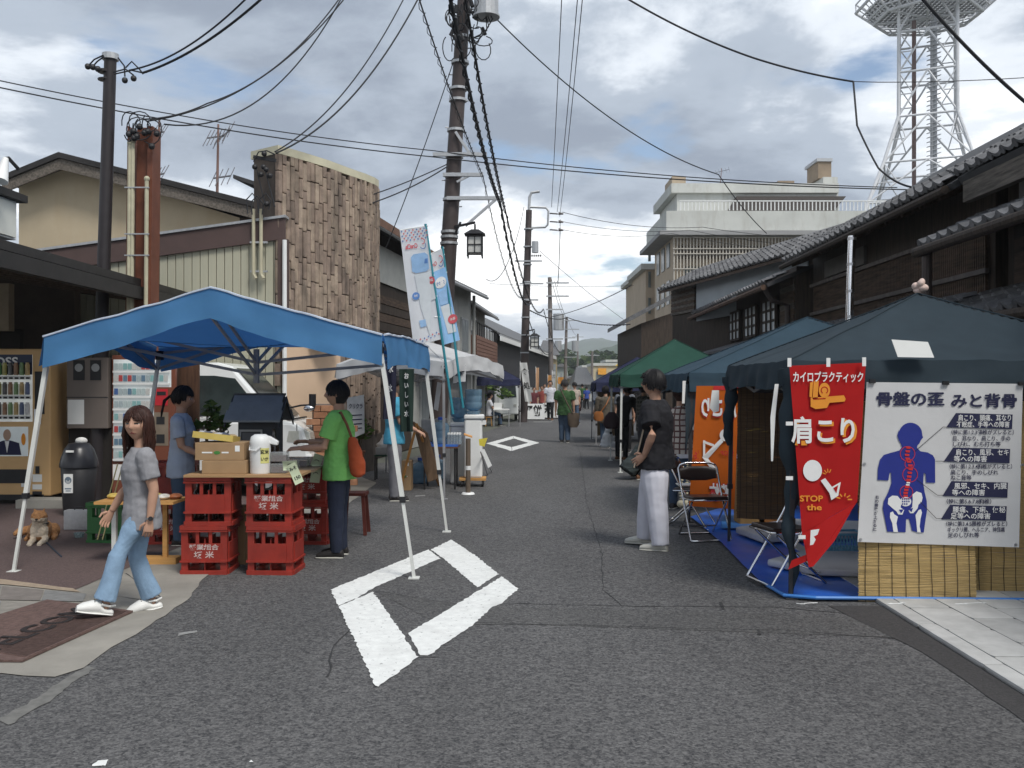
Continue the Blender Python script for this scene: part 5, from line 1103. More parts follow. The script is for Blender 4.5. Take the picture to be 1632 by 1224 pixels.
for k, (px, py, y, rz, t) in enumerate(((470, 755, 7.94, .45, 'みそ 150'), (462, 742, 7.95, .05, ''), (505, 735, 8.9, -.35, ''), (503, 755, 8.85, -.12, ''))):
    c = P(px, py, y); Mx = Matrix.Translation(c) @ Matrix.Rotation(-rz, 4, 'Y') @ Matrix.Rotation(.1 * k, 4, 'Z'); o = tag(thing('price_card', c, ('yellow green price card drooping off the stall corner', 'folded pale green card beside the tubs', 'pale card sticking up at the rear right of the stall', 'pale card hanging over the rear stall edge')[k], 'price card'), group='price cards')
    w, h_ = ((.04, .09), (.06, .04), (.045, .07), (.045, .085))[k]; m = MB(); m.sheet(lambda u, v: Mx @ Vector((w * (2 * u - 1), .02 * math.sin(v * 2.5 + k), h_ * (2 * v - 1))), 3, 6); sh_ = m.build('card', mat('pale green paper', (.52, .58, .40), .8), o)
    m = MB(); f = lambda x, z: Mx @ Vector((x, .02 * math.sin((z / h_ + 1) / 2 * 2.5 + k) - .003, z))
    if t: write(m, 'みそ', .035, f, 0, .045, .0008); write(m, '150', .04, f, 0, -.04, .0008)
    else: ring2(m, 0, -.01, .026, .004, f, 14, 20, 160); stroke(m, [(-.02, .01), (.02, .012)], .004, f)
    m.build('lettering', INKK, sh_)
# black model house
c = Vector((XA(412, 9.2), 9.2, .85)); o = thing('model_house', c, 'black miniature house with shingled roof on the stall', 'model house')
KB = mat('charcoal painted wood', (.04, .043, .05), .65, .2, 5)
m = MB(); m.bx(c.x - .17, c.x + .19, 9.1, 9.4, .85, 1.28); m.build('wall', KB, o)
for s_ in (-1, 1):
    for k in range(3):
        y0, y1 = 9.25 + s_ * (.02 + k * .085), 9.25 + s_ * (.02 + (k + 1) * .085 + .02); z0, z1 = 1.50 - k * .075, 1.50 - (k + 1) * .075 - .02
        m = MB(); ex = .0 + .015 * k; m.prism([(c.x - .24 - ex, y0, z0), (c.x + .24 + ex, y0, z0), (c.x + .24 + ex, y1, z1), (c.x - .24 - ex, y1, z1)], (0, 0, .018)); m.build('shingle_board', mat('slate grey boards', (.17, .185, .20), .6, .12, 6), o)
m = MB(); m.bx(c.x - .25, c.x + .25, 9.22, 9.28, 1.505, 1.53); m.build('ridge', KB, o)
for s_ in (-1, 1): m = MB(); m.prism([(c.x + .255 * s_, 9.25, 1.50), (c.x + .255 * s_, 8.96, 1.24), (c.x + .255 * s_, 8.96, 1.21), (c.x + .255 * s_, 9.25, 1.45), (c.x + .255 * s_, 9.54, 1.21), (c.x + .255 * s_, 9.54, 1.24)], (.012 * s_, 0, 0)); m.build('bargeboard', KB, o)
m = MB(); m.bx(c.x - .13, c.x + .05, 9.085, 9.098, .9, 1.15); m.build('glass_door', mat('dim glass', (.10, .10, .11), .2), o); m = MB(); m.bx(c.x - .15, c.x + .07, 9.07, 9.084, 1.16, 1.18); m.bx(c.x - .15, c.x - .135, 9.07, 9.084, .9, 1.16); m.bx(c.x + .055, c.x + .07, 9.07, 9.084, .9, 1.16); split(m, 'door_frame', mat('grey trim', (.3, .3, .3), .6), o)
def plant(label, c, hgt, rad, n, pot=True, pot_m=None, leaf=.05):
    o_ = thing('potted_plant', c, label, 'plant', 'potted plants')
    z = c.z
    if pot: m_ = MB(); m_.loft([(Vector((c.x, c.y, z + a)), (b, 0, 0), (0, b, 0)) for a, b in ((0, .07), (.14, .1), (.15, .11), (.17, .11))], 14); m_.build('pot', pot_m or mat('terracotta', (.27, .11, .06), .85, .1, 8), o_, True); z += .16
    m_ = MB(); tips = []
    for k in range(9):
        a = rnd.uniform(0, 6.28); t = Vector((c.x + math.cos(a) * rad * rnd.random(), c.y + math.sin(a) * rad * rnd.random(), z + hgt * rnd.uniform(.5, 1))); m_.tube([(c.x, c.y, z), (Vector((c.x, c.y, z)) + t) / 2 + Vector((0, 0, .06)), t], [.008, .006, .004], 5); tips.append(t)
    m_.build('stem', mat('plant stem', (.10, .075, .04), .8), o_)
    m_ = MB()
    for t in tips: clump(m_, t, (rad * .5, rad * .5, hgt * .28), n // 9, leaf)
    tag(m_.build('foliage', LEAFG, o_), kind='stuff'); return o_
LEAFG = [cloth('garden leaf %d' % k, c_, .3, .2, 3.0, bump=0) for k, c_ in enumerate(((.07, .13, .03), (.10, .17, .045), (.05, .09, .025), (.14, .20, .06)))]
plant('leafy green plant standing behind the cardboard boxes', Vector((XA(332, 9.75), 9.7, .85)), .36, .13, 90)
plant('green plant just left of the black model house', Vector((XA(356, 9.6), 9.55, .85)), .26, .09, 60)
plant('flowering plant at the foot of the stone facade', Vector((XA(572, 15.5), 15.5, .35)), .5, .2, 140, leaf=.06)
m = MB(); c = Vector((XA(356, 9.0), 9.0, .85)); m.sphere(c + Vector((0, 0, .2)), (.1, .07, .11), 12, 8); tag(m.build('plastic_bag', mat('white thin bag', (.70, .72, .74), .5, .06, 8, .4), None, True), 'white rounded plastic bag among the plants', 'bag')
# brown trunk-like post
m = MB(); x = XA(298, 11); m.cyl((x, 11, 0), (x + .02, 11, 1.95), .14, .125, 14); tag(m.build('wooden_post', wood('red brown log', (.085, .042, .024), .45), None, True), 'thick brown wooden post under the blue tent', 'post')

# low wooden stand behind the woman
c = Vector((XA(232, 8.5), 8.5, 0)); o = thing('wooden_stand', c, 'low honey coloured wooden stand with snack packets', 'stand'); HON = wood('honey wood', (.50, .27, .09), .15, axis=0)
m = MB(); m.bx(c.x - .38, c.x + .32, 8.3, 8.7, .555, .58); m.build('top', HON, o)
for sx in (-.28, .18): m = MB(); m.bx(c.x + sx - .02, c.x + sx + .02, 8.48, 8.52, .05, .555); m.build('leg', HON if sx > 0 else LEGW, o)
m = MB(); m.bx(c.x - .06, c.x + .30, 8.42, 8.58, .0, .06); m.build('foot', HON, o)
for k in range(7):
    p = Vector((c.x - .3 + k * .095, 8.45 + rnd.uniform(-.08, .1), .605)); m = MB(); m.sphere(p, (.06, .07, .028), 9, 6); tag(m.build('snack_packet', mat('packet %d' % (k % 4), ((.55, .40, .10), (.60, .58, .52), (.35, .12, .05), (.50, .46, .40))[k % 4], .4, .35, 18), None, True), ORD[k] + ' crinkled snack packet along the wooden stand', 'packet', 'snack packets')
for k in range(2):
    m = MB(); a = Vector((XA(152 + k * 8, 9.2), 9.2, .0)); m.cyl(a + Vector((.02, 0, .1)), a + Vector((.26, -.1, .85)), .006, n=6); tag(m.build('bamboo_stick', mat('pale bamboo', (.5, .45, .22), .6)), ('left', 'right')[k] + ' of two thin pale sticks leaning behind the woman', 'stick')

# ================================================================== vending machines
TANV = mat('tan enamel', (.58, .37, .17), .4, .04, 3)
def panel(x0, x1, py_, z0, z1, t=.01): m_ = MB(); return m_.bx(x0, x1, py_ - t, py_, z0, z1)
yv = 12.6; x0, x1 = XA(-30, yv), XA(78, yv); zt = ZA(556, yv); o = thing('drinks_machine', ((x0 + x1) / 2, yv + .3, 0), 'tan drinks vending machine at the left edge', 'vending machine')
m = MB(); m.bx(x0, x1 + .02, yv, yv + .72, .12, zt); m.build('cabinet', TANV, o, bevel=.015)
Z = lambda py: ZA(py, yv)
m = panel(x0 + .05, XA(52, yv), yv, Z(672), Z(565), .006); disp = m.build('display', mat('pale display back', (.55, .57, .55), .5, emit=.22), o)
m = panel(x0 + .05, XA(52, yv), yv - .007, Z(597), Z(565), .004); hd = m.build('header', mat('navy header', (.02, .03, .07), .4), disp)
m = MB(); write(m, 'BOSS', .16, plate(yv - .014), XA(4, yv), Z(577), .004, width=.42); m.build('lettering', INKW, hd)
for r, py in enumerate((605, 636, 668)):
    m = panel(x0 + .05, XA(51, yv), yv - .02, Z(py), Z(py - 6), .012); sh_ = m.build('shelf', PLWHITE, disp)
    for k in range(9):
        x = XA(50 - k * 9, yv) - .03
        if x < x0 + .06: break
        cc = ((.45, .32, .14), (.12, .12, .12), (.5, .5, .5), (.16, .26, .12), (.40, .37, .12), (.10, .13, .22), (.30, .17, .10), (.12, .30, .12))[(k * 3 + r * 5) % 8]
        m = MB(); m.cyl((x, yv - .045, Z(py - 7)), (x, yv - .045, Z(py - 24)), .03, n=10); m.cyl((x, yv - .045, Z(py - 24)), (x, yv - .045, Z(py - 27)), .022, n=10); m.build('can', mat('can %d' % ((k * 3 + r * 5) % 8), cc, .3, .3, 14), sh_, True)
        m = MB(); m.bx(x - .025, x + .025, yv - .036, yv - .033, Z(py - 1), Z(py - 4)); m.build('button', BLACK, sh_)
m = panel(XA(56, yv), XA(71, yv), yv, Z(660), Z(592), .008); m.build('coin_panel', BLACK, o); m = panel(XA(55, yv), XA(66, yv), yv - .008, Z(676), Z(652), .01); m.build('coin_slot', STEEL, o); m = panel(XA(57, yv), XA(63, yv), yv - .001, Z(755), Z(743), .01); m.build('coin_return', BLACK, o)
m = panel(x0 + .05, XA(45, yv), yv, Z(727), Z(680), .006); po = m.build('poster', mat('poster ground', (.50, .55, .56), .6, .1, 3, emit=.12), o)
f = plate(yv - .0095); m = MB(); cx_ = XA(12, yv); shape(m, [(cx_ - .17, Z(725)), (cx_ + .19, Z(725)), (cx_ + .16, Z(706)), (cx_ + .05, Z(702)), (cx_ - .05, Z(702)), (cx_ - .15, Z(706))], f); m.build('suit', INKN, po)
m = MB(); shape(m, circ(cx_, Z(693), .052, .075), plate(yv - .012)); m.build('face', mat('poster face', (.40, .27, .2), .8), po); m = MB(); shape(m, [(cx_ - .03, Z(703)), (cx_ + .03, Z(703)), (cx_, Z(722))], plate(yv - .013)); m.build('collar', INKW, po); m = MB(); shape(m, circ(XA(38, yv), Z(700), .03, .08), plate(yv - .0105)); m.build('yellow_mark', INKO, po)
m = panel(x0 + .04, XA(46, yv), yv, Z(770), Z(748), .008); m.build('delivery_flap', BLACK, o); m = panel(x0 + .04, XA(70, yv), yv - .001, Z(797), Z(788), .006); m.build('kick_plate', BLACK, o)
for px0, px1, a, b in ((34, 46, 776, 770), (52, 67, 768, 756), (52, 67, 780, 772)): m = panel(XA(px0, yv), XA(px1, yv), yv - .001, Z(a), Z(b), .004); m.build('sticker', PAPER, o)
m = panel(XA(52, yv), XA(67, yv), yv - .001, Z(793), Z(783), .006); m.build('lock_plate', BLACK, o)
m = MB(); m.bx(x0 + .05, x1 - .02, yv + .1, yv + .6, 0.01, .12); m.build('base', DARK, o)
m = MB(); m.bx(XA(28, 12.2), XA(105, 12.2), 12.15, 12.5, .012, .12); tag(m.build('kerb_block', mat('block concrete', (.30, .29, .26), .9, .1, 5)), 'long concrete block under the tan vending machine', 'concrete block')
# meter cabinet
ym = 12.75; x0, x1 = XA(106, ym), XA(172, ym); o = thing('meter_cabinet', ((x0 + x1) / 2, ym, ZA(683, ym)), 'grey brown electricity meter cabinet with two windows', 'meter box'); Z = lambda py: ZA(py, ym)
m = MB(); m.bx(x0, x1, ym, ym + .3, Z(683), Z(570)); m.build('cabinet', mat('grey brown enamel', (.15, .125, .11), .5, .06, 4), o, bevel=.008)
for a, b in ((117, 135), (144, 161)):
    m = panel(XA(a, ym), XA(b, ym), ym, Z(606), Z(574), .006); w_ = m.build('window', BLACK, o); m = MB(); c = Vector((XA((a + b) / 2, ym), ym - .01, Z(586))); m.cyl(c, c + Vector((0, .02, 0)), .055, n=14); m.build('meter', mat('meter face', (.3, .31, .31), .3), w_)
m = panel(XA(108, ym), XA(134, ym), ym, Z(676), Z(637), .004); m.build('notice', PAPER, o); m = MB(); m.bx(x0, x1, ym - .003, ym, Z(634), Z(632.5)); m.build('seam', BLACK, o)
m = MB(); m.bx(x0 - .02, x1 + .03, ym + .1, ym + .35, 0, Z(684)); tag(m.build('dark_cupboard', DARK), 'black cupboard below the meter cabinet', 'cupboard')
# cigarette machine
yc = 12.8; x0, x1 = XA(178, yc), XA(279, yc); Z = lambda py: ZA(py, yc); o = thing('cigarette_machine', ((x0 + x1) / 2, yc + .2, 0), 'red brown cigarette vending machine with rows of packs', 'vending machine')
m = MB(); m.bx(x0, x1, yc, yc + .45, .1, Z(566)); m.build('cabinet', mat('red brown enamel', (.17, .055, .03), .45, .06, 3), o, bevel=.012)
m = panel(XA(181, yc), XA(273, yc), yc, Z(735), Z(573), .005); disp = m.build('display', mat('display grey', (.45, .48, .48), .5, emit=.25), o)
m = panel(XA(247, yc), XA(279, yc), yc - .004, Z(760), Z(617), .03); cp = m.build('payment_panel', _m['red brown enamel'], o)
m = panel(XA(249, yc), XA(269, yc), yc - .034, Z(646), Z(620), .006); m.build('reader', mat('bright red', (.45, .02, .03), .4), cp); m = panel(XA(247, yc), XA(270, yc), yc - .034, Z(710), Z(657), .005); st_ = m.build('steel_plate', mat('dull brass plate', (.25, .2, .15), .4, metal=.4), cp)
for a, b in ((676, 664), (706, 692)): m = panel(XA(251, yc), XA(264, yc), yc - .039, Z(a), Z(b), .004); m.build('slot', BLACK, st_)
m = panel(XA(252, yc), XA(266, yc), yc - .040, Z(630), Z(624), .003); m.build('screen', BLACK, cp)
PK = [mat('pack %d' % k, c_, .5, .25, 30) for k, c_ in enumerate(((.42, .50, .50), (.22, .40, .40), (.50, .50, .48), (.40, .06, .06), (.06, .12, .30), (.12, .20, .28), (.35, .42, .44)))]
for r, py in enumerate((594, 613, 634, 654, 674, 694, 714, 734)):
    xe = 271 if r < 2 else 244
    m = panel(XA(181, yc), XA(xe, yc), yc - .006, Z(py), Z(py - 3), .025); sh_ = m.build('shelf', PLWHITE, disp)
    n_ = 12 if r < 2 else 8
    for k in range(n_):
        px = 186 + k * 7.2
        piece('pack', 'pack', unit_box, PK[(k // 2 + r * 2 + (k * r) % 3) % 7], sh_, (XA(px, yc), yc - .02, Z(py - 10)), (.048, .02, .085))
m = panel(XA(180, yc), XA(196, yc), yc - .001, Z(765), Z(740), .004); m.build('notice', PAPER, o)
m = MB(); write(m, 'DM', .22, plate(12.95), XA(212, 12.95), ZA(556, 12.95), .004); tag(m.build('brass_letters', mat('brass letters', (.4, .33, .2), .4)), 'curly pale sign letters above the cigarette machine', 'sign')
# bin
c = Vector((XA(126, 11.6), 11.6, 0)); o = thing('dome_bin', c, 'black domed bin with white sticker', 'bin')
m = MB(); m.loft([(c + Vector((0, 0, z)), (a, 0, 0), (0, a, 0)) for z, a in ((.01, .17), (.03, .18), (.60, .21), (.61, .20))], 20); m.build('body', BLACK, o, True, 0)
m = MB(); m.loft([(c + Vector((0, 0, z)), (a, 0, 0), (0, a, 0)) for z, a in ((.60, .225), (.64, .225), (.72, .205), (.82, .17), (.89, .12), (.90, .05))], 20); m.build('lid', mat('black gloss lid', (.02, .021, .026), .3), o, True)
m = MB(); m.bx(c.x - .09, c.x + .02, c.y - .212, c.y - .203, .30, .53); s_ = m.build('sticker', PAPER, o); m = MB(); f = plate(c.y - .2135); ring2(m, c.x - .035, .455, .042, .042, f, 20); shape(m, [(c.x - .075, .345), (c.x + .005, .345), (c.x + .005, .36), (c.x - .075, .36)], f); shape(m, [(c.x - .065, .32), (c.x - .005, .32), (c.x - .005, .332), (c.x - .065, .332)], f); m.build('logo', mat('grey blue print', (.12, .17, .22), .7), s_)
m = MB(); f = plate(c.y - .2155); ring2(m, c.x - .035, .452, .03, .006, f, 12, 200, 340); ring2(m, c.x - .035, .468, .03, .006, f, 12, 200, 340); m.build('logo_arc', INKW, s_)
m = MB(); m.bx(c.x - .07, c.x + .02, c.y - .20, c.y - .18, .79, .815); m.build('white_tag', PAPER, o)
m = MB(); m.sphere(c + Vector((.03, 0, .92)), (.075, .05, .045), 11, 8); m = m.build('crumpled_paper', mat('crumpled white paper', (.62, .62, .60), .8, .1, 20, .8, 30), None, True); tag(m, 'crumpled white paper on top of the domed bin', 'paper')
c = Vector((XA(126, 10.4), 10.4, 0)); o = thing('aluminium_case', c, 'silver carry case on the red paving by the bin', 'case'); m = MB(); m.bx(c.x - .15, c.x + .15, 10.35, 10.47, .012, .23); m.build('shell', mat('brushed aluminium', (.42, .43, .45), .4, .1, 20, metal=.5), o, bevel=.01); m = MB(); m.bx(c.x + .02, c.x + .12, 10.342, 10.349, .05, .2); m.build('panel', GALV, o); m = MB(); m.tube([(c.x - .05, 10.4, .23), (c.x - .04, 10.4, .26), (c.x + .04, 10.4, .26), (c.x + .05, 10.4, .23)], .008, 6); m.build('handle', BLACK, o)
m = MB(); c = G(126, 858); m.loft([(c + Vector((0, 0, z)), (a, 0, 0), (0, a, 0)) for z, a in ((.012, .045), (.02, .05), (.06, .055), (.061, .046), (.025, .04))], 16); tag(m.build('glass_dish', glass('dish glass', (.75, .85, .85), .4), None, True), 'small glass dish on the red paving near the dog', 'dish')
m = MB(); m.tube([G(70, 862, .02), G(78, 868, .016), G(88, 878, .016), G(98, 887, .016)], .008, 6); tag(m.build('dog_leash', mat('navy strap', (.03, .04, .06), .8)), 'dark leash trailing on the paving before the dog', 'leash')

# welcome mat
def onp(x, y, z): q = G(x, y); return Vector((q.x, q.y, z))
o = thing('door_mat', G(70, 1010), 'brown ribbed welcome mat at the shop entrance', 'mat')
MC = [(-60, 1003), (60, 962), (200, 983), (240, 972), (38, 1058), (-120, 1052)]
MC = [onp(-110, 1018, .01), onp(75, 960, .01), onp(212, 978, .01), onp(36, 1058, .01), onp(-170, 1056, .01)]
MATB = mat('brown rubber mat', (.125, .080, .070), .9, .25, 30, .5, 90); m = MB(); m.prism(MC, (0, 0, .012)); m.build('base', MATB, o)
ax_ = (onp(36, 1058, 0) - onp(212, 978, 0)); ay_ = (onp(75, 960, 0) - onp(212, 978, 0))
m = MB()
for k in range(24):
    t = .02 + k / 24 * .45; a = onp(212, 978, .022) + ay_ * t; m.bar(a + ax_ * .04, a + ax_ * .96, .022, .01)
tag(m.build('rib', MATB, o), kind='stuff')
m = MB(); ex = -ax_.normalized(); ey = Vector((-ex.y, ex.x, 0)); cc = onp(62, 1008, .0295)
write(m, 'WELCOME', .27, lambda x, y: cc + ex * x + ey * y, 0, 0, .006, width=1.42); m.build('lettering', mat('black mat letters', (.025, .02, .02), .9), o)

# ================================================================== van
VX = XA(490, 13.4); VY0, VY1 = 13.42, 14.9; o = thing('white_van', (VX - 1.6, 14.2, 0), 'white cab over van parked behind the stall', 'van')
VW = mat('white car paint', (.72, .74, .73), .25, .03, 2, coat=.4); VG = mat('dark car glass', (.03, .04, .04), .12, .3, 3, spec=.35); RUB = mat('tyre rubber', (.02, .02, .02), .85)
prof = [(-3.3, .32), (-3.3, 1.1), (-.62, 1.1), (-.22, 1.08), (-.06, .98), (.0, .8), (.03, .5), (0, .32)]
def vside(pts, ya, yb, inset=0.0): return [Vector((VX + x, ya, z)) for x, z in pts], [Vector((VX + x, yb, z)) for x, z in pts]
m = MB(); m.prism([Vector((VX + x, VY0, z)) for x, z in prof], (0, VY1 - VY0, 0)); m.build('lower_body', VW, o, bevel=.05)
cabp = [(-3.28, 1.08), (-3.22, 1.78), (-3.1, 1.9), (-1.32, 1.93), (-1.12, 1.88), (-.42, 1.09)]
nv_ = len(cabp); m = MB(); tum = lambda z: .10 * max(0, (z - 1.08) / .85)
A_ = [Vector((VX + x, VY0 + .01 + tum(z), z)) for x, z in cabp]; B_ = [Vector((VX + x, VY1 - .01 - tum(z), z)) for x, z in cabp]
m.add(A_ + B_, [tuple(range(nv_ - 1, -1, -1)), tuple(range(nv_, 2 * nv_))] + [(i, (i + 1) % nv_, nv_ + (i + 1) % nv_, nv_ + i) for i in range(nv_)]); m.build('cabin', VW, o, bevel=.04)
def vwin(pts, name):
    m_ = MB(); m_.prism([Vector((VX + x, VY0 + .004 + tum(z), z)) for x, z in pts], (0, .02, 0)); return m_.build(name, VG, o)
vwin([(-1.02, 1.16), (-.62, 1.16), (-1.06, 1.70), (-1.36, 1.74), (-1.62, 1.74), (-1.62, 1.16)], 'side_window'); vwin([(-2.5, 1.16), (-1.7, 1.16), (-1.7, 1.74), (-2.5, 1.74)], 'side_window'); vwin([(-3.15, 1.16), (-2.58, 1.16), (-2.58, 1.74), (-3.1, 1.74)], 'side_window')
m = MB(); g = Vector((.012, 0, .012)); m.add([Vector((VX - .44, VY0 + .1, 1.13)) + g, Vector((VX - .44, VY1 - .1, 1.13)) + g, Vector((VX - 1.09, VY1 - .2, 1.84)) + g, Vector((VX - 1.09, VY0 + .2, 1.84)) + g], [(0, 1, 2, 3)]); m.build('windscreen', VG, o)
m = MB(); m.bx(VX - .34, VX - .30, VY0 + .15, VY1 - .15, 1.095, 1.115); m.build('wiper_cowl', BLACK, o)
for y in (VY0 + .02, VY1 - .32):
    m = MB(); m.prism([Vector((VX - .14, y, .80)), Vector((VX + .045, y, .78)), Vector((VX + .02, y, .93)), Vector((VX - .06, y, .97)), Vector((VX - .16, y, .96))], (0, .3, 0)); m.build('headlight', mat('headlight lens', (.45, .46, .42), .1, .2, 9, spec=.7), o, bevel=.012)
m = MB(); m.prism([Vector((VX - .30, VY0 - .006, .80)), Vector((VX - .12, VY0 - .006, .78)), Vector((VX - .13, VY0 - .006, .95)), Vector((VX - .27, VY0 - .006, .95))], (0, .03, 0)); m.build('headlight', _m['headlight lens'], o)
m = MB(); m.bx(VX - .05, VX + .06, VY0 - .01, VY1 + .01, .35, .62); m.build('bumper', VW, o, bevel=.03); m = MB(); m.bx(VX + .03, VX + .045, VY0 + .35, VY1 - .35, .66, .74); m.build('grille', BLACK, o)
for xx in (-.62, -2.75):
    for y in (VY0 + .09, VY1 - .09):
        m = MB(); m.cyl((VX + xx, y - .09, .3), (VX + xx, y + .09, .3), .29, n=22); w_ = m.build('wheel', RUB, o); m = MB(); m.cyl((VX + xx, y - .1, .3), (VX + xx, y + .1, .3), .17, n=16); m.build('rim', GALV, w_)
m = MB(); mc = P(500, 645, 13.2); m.tube([Vector((VX - .45, VY0 + .05, 1.13)), P(462, 650, 13.3), P(480, 646, 13.2), mc], .014, 6); mr_ = m.build('mirror_arm', BLACK, o); m = MB(); m.loft([(P(498, 633 + 0, 13.2), (.028, 0, 0), (0, .05, 0)), (P(498, 628, 13.2), (.05, 0, 0), (0, .07, 0)), (P(498, 645, 13.2), (.05, 0, 0), (0, .07, 0)), (P(497, 655, 13.2), (.03, 0, 0), (0, .05, 0))], 10); m.build('mirror', BLACK, mr_, True)
m = MB(); m.sphere(P(492, 651, 13.15), (.075, .03, .045), 12, 8); m.build('round_mirror', CHROME, mr_, True)
m = MB()
for k in range(5): shape(m, circ(VX - .11 + rnd.uniform(-.05, .05), .84 + rnd.uniform(-.06, .09), .02, .012, 8), lambda x, z: Vector((x, VY0 - .004, z)))
m = MB(); m.bx(VX - .16, VX - .15, VY0 - .004, VY0, .75, 1.05); m.build('door_seam', BLACK, o)
m = MB(); m.bx(VX - 1.66, VX - 1.645, VY0 - .004, VY0, .4, 1.1); m.build('door_seam', BLACK, o); m = MB(); m.bx(VX - 1.6, VX - 1.45, VY0 - .015, VY0, .98, 1.02); m.build('door_handle', BLACK, o)

o = thing('wooden_stool', (XA(568, 10.2), 10.2, 0), 'dark red stool behind the person in green', 'stool'); c = Vector((XA(566, 10.2), 10.2, 0)); RSW = wood('dark red wood', (.10, .025, .018), .3)
m = MB(); m.bx(c.x - .13, c.x + .13, c.y - .13, c.y + .13, .42, .45); m.build('seat', RSW, o)
for dx in (-.1, .1):
    for dy in (-.1, .1): m = MB(); m.bar((c.x + dx * 1.3, c.y + dy * 1.3, 0), (c.x + dx, c.y + dy, .42), .035, .035); m.build('leg', RSW, o)
# ================================================================== banners, chart and blinds on the right
def cloth_quad(c4, ny=12, nx=8, amp=.012, fq=7.0, seed=0.0):     # c4: TL TR BR BL in space -> surface(u from left, v from bottom)
    TL, TR, BR, BL = [Vector(c) for c in c4]; n = (TR - TL).cross(BL - TL).normalized()
    if n.y > 0: n = -n
    def f(u, v, off=0.0):
        p = BL.lerp(BR, u).lerp(TL.lerp(TR, u), v); a = amp * (1 - v * .6) * (math.sin(u * fq + v * 3 + seed) + .6 * noise.noise(Vector((u * 3, v * 4, seed))))
        return p + n * (a + off)
    return f
# red banner
RB = cloth('red banner cloth', (.46, .018, .018), .2, .06, 6)
rb = [P(1258, 583, 6.98), P(1380, 578, 6.98), P(1366, 800, 6.98), P(1278, 850, 6.98)]
f0 = cloth_quad(rb, amp=.005)
o = thing('red_banner', P(1300, 905, 6.98), 'red nobori banner with white shoulder lettering folded up at its foot', 'banner')
m = MB(); m.sheet(lambda u, v: f0(u, v), 10, 20); m.build('cloth', RB, o, True)
m = MB(); m.add([P(1278, 850, 6.98), P(1366, 800, 6.98), P(1358, 812, 6.965), P(1330, 862, 6.94), P(1296, 903, 6.92), P(1289, 904, 6.94)], [(0, 1, 2, 3, 4, 5)]); m.build('fold', RB, o)
m = MB(); m.add([P(1295, 880, 6.96), P(1318, 855, 6.96), P(1306, 885, 6.96), P(1256, 908, 6.96), P(1262, 893, 6.96)], [(0, 1, 2, 3, 4)]); m.build('fold', RB, o)
def rpx(off): return lambda x, y: P(x, y, 6.968 - off)          # x right, y down in banner rows
def flip(fn): return lambda x, y: fn(x, -y)
fW = lambda off: (lambda x, y: P(x, -y, 6.968 - off))
m = MB(); write(m, 'カイロプラクティック', 18, fW(.004), 1320, -602, .35, width=112); m.build('lettering', INKW, o)
m = MB()
for a in ([(1291, 610), (1296, 608), (1294, 634), (1290, 632)], [(1297, 607), (1305, 607), (1303, 635), (1295, 636)], [(1292, 634), (1345, 630), (1348, 636), (1346, 640), (1322, 642), (1318, 650), (1300, 652), (1292, 648)]): shape(m, a, lambda x, y: P(x, y, 6.9665))
shape(m, circ(1314, 622, 9, 12), lambda x, y: P(x, y, 6.9655)); m.build('hand_mark', INKO, o)
m = MB(); ring2(m, 1314, 622, 6, 1.5, lambda x, y: P(x, y, 6.9640), 14, 120, 420); stroke(m, [(1296, 636), (1316, 635)], 1.4, lambda x, y: P(x, y, 6.9640)); m.build('hand_line', RB, o)
m = MB(); write(m, '肩こり', 44, fW(.004), 1317.5, -691.5, 1.6, width=104); m.build('lettering_shadow', INKO, o); m = MB(); write(m, '肩こり', 44, fW(.008), 1315, -689, 1.1, width=101); m.build('lettering', INKW, o)
g = lambda x, y: P(x, y, 6.9665)
m = MB(); shape(m, circ(1295, 750, 15, 17), g); m.build('figure_head', INKW, o); m = MB(); shape(m, [(1308, 766), (1315, 762), (1326, 776), (1340, 768), (1336, 790), (1325, 797), (1322, 786)], g); m.build('figure_body', INKW, o); m = MB(); shape(m, [(1328, 778), (1336, 773), (1333, 786)], lambda x, y: P(x, y, 6.9635)); m.build('figure_gap', RB, o)
m = MB(); h_ = lambda x, y: P(x, -y, 6.9655); write(m, 'STOP', 13, h_, 1293, -795, .3, width=37); write(m, 'the', 13, h_, 1298, -809, .3, width=24); m.build('lettering', INKO, o)
m = MB()
for k in range(4): t = R(200 + k * 32); stroke(m, [(1320 + 4 * math.cos(t), 757 + 4 * math.sin(t)), (1320 + 10 * math.cos(t), 757 + 10 * math.sin(t))], 1.4, lambda x, y: P(x, y, 6.9665))
for k in range(5): t = R(-160 + k * 40); stroke(m, [(1345 + 6 * math.cos(t), 796 + 5 * math.sin(t)), (1345 + 13 * math.cos(t), 796 + 10 * math.sin(t))], 2.0, lambda x, y: P(x, y, 6.9660))
split(m, 'spark', INKO, o)
m = MB(); shape(m, [(1292, 845), (1306, 843), (1303, 852), (1297, 855), (1300, 860), (1296, 868), (1291, 869)], lambda x, y: P(x, y, 6.89)); m.build('lettering', INKW, o)
for px, py in ((1258, 577), (1320, 577), (1377, 576), (1258, 675), (1258, 762), (1278, 856)): m = MB(); a = P(px, py, 6.935); m.bx(a.x - .026, a.x + .026, a.y - .004, a.y, a.z - .014, a.z + .014) if px < 1300 and py > 600 else m.bx(a.x - .014, a.x + .014, a.y - .004, a.y, a.z - .035, a.z + .03); m.build('loop', INKW, o)
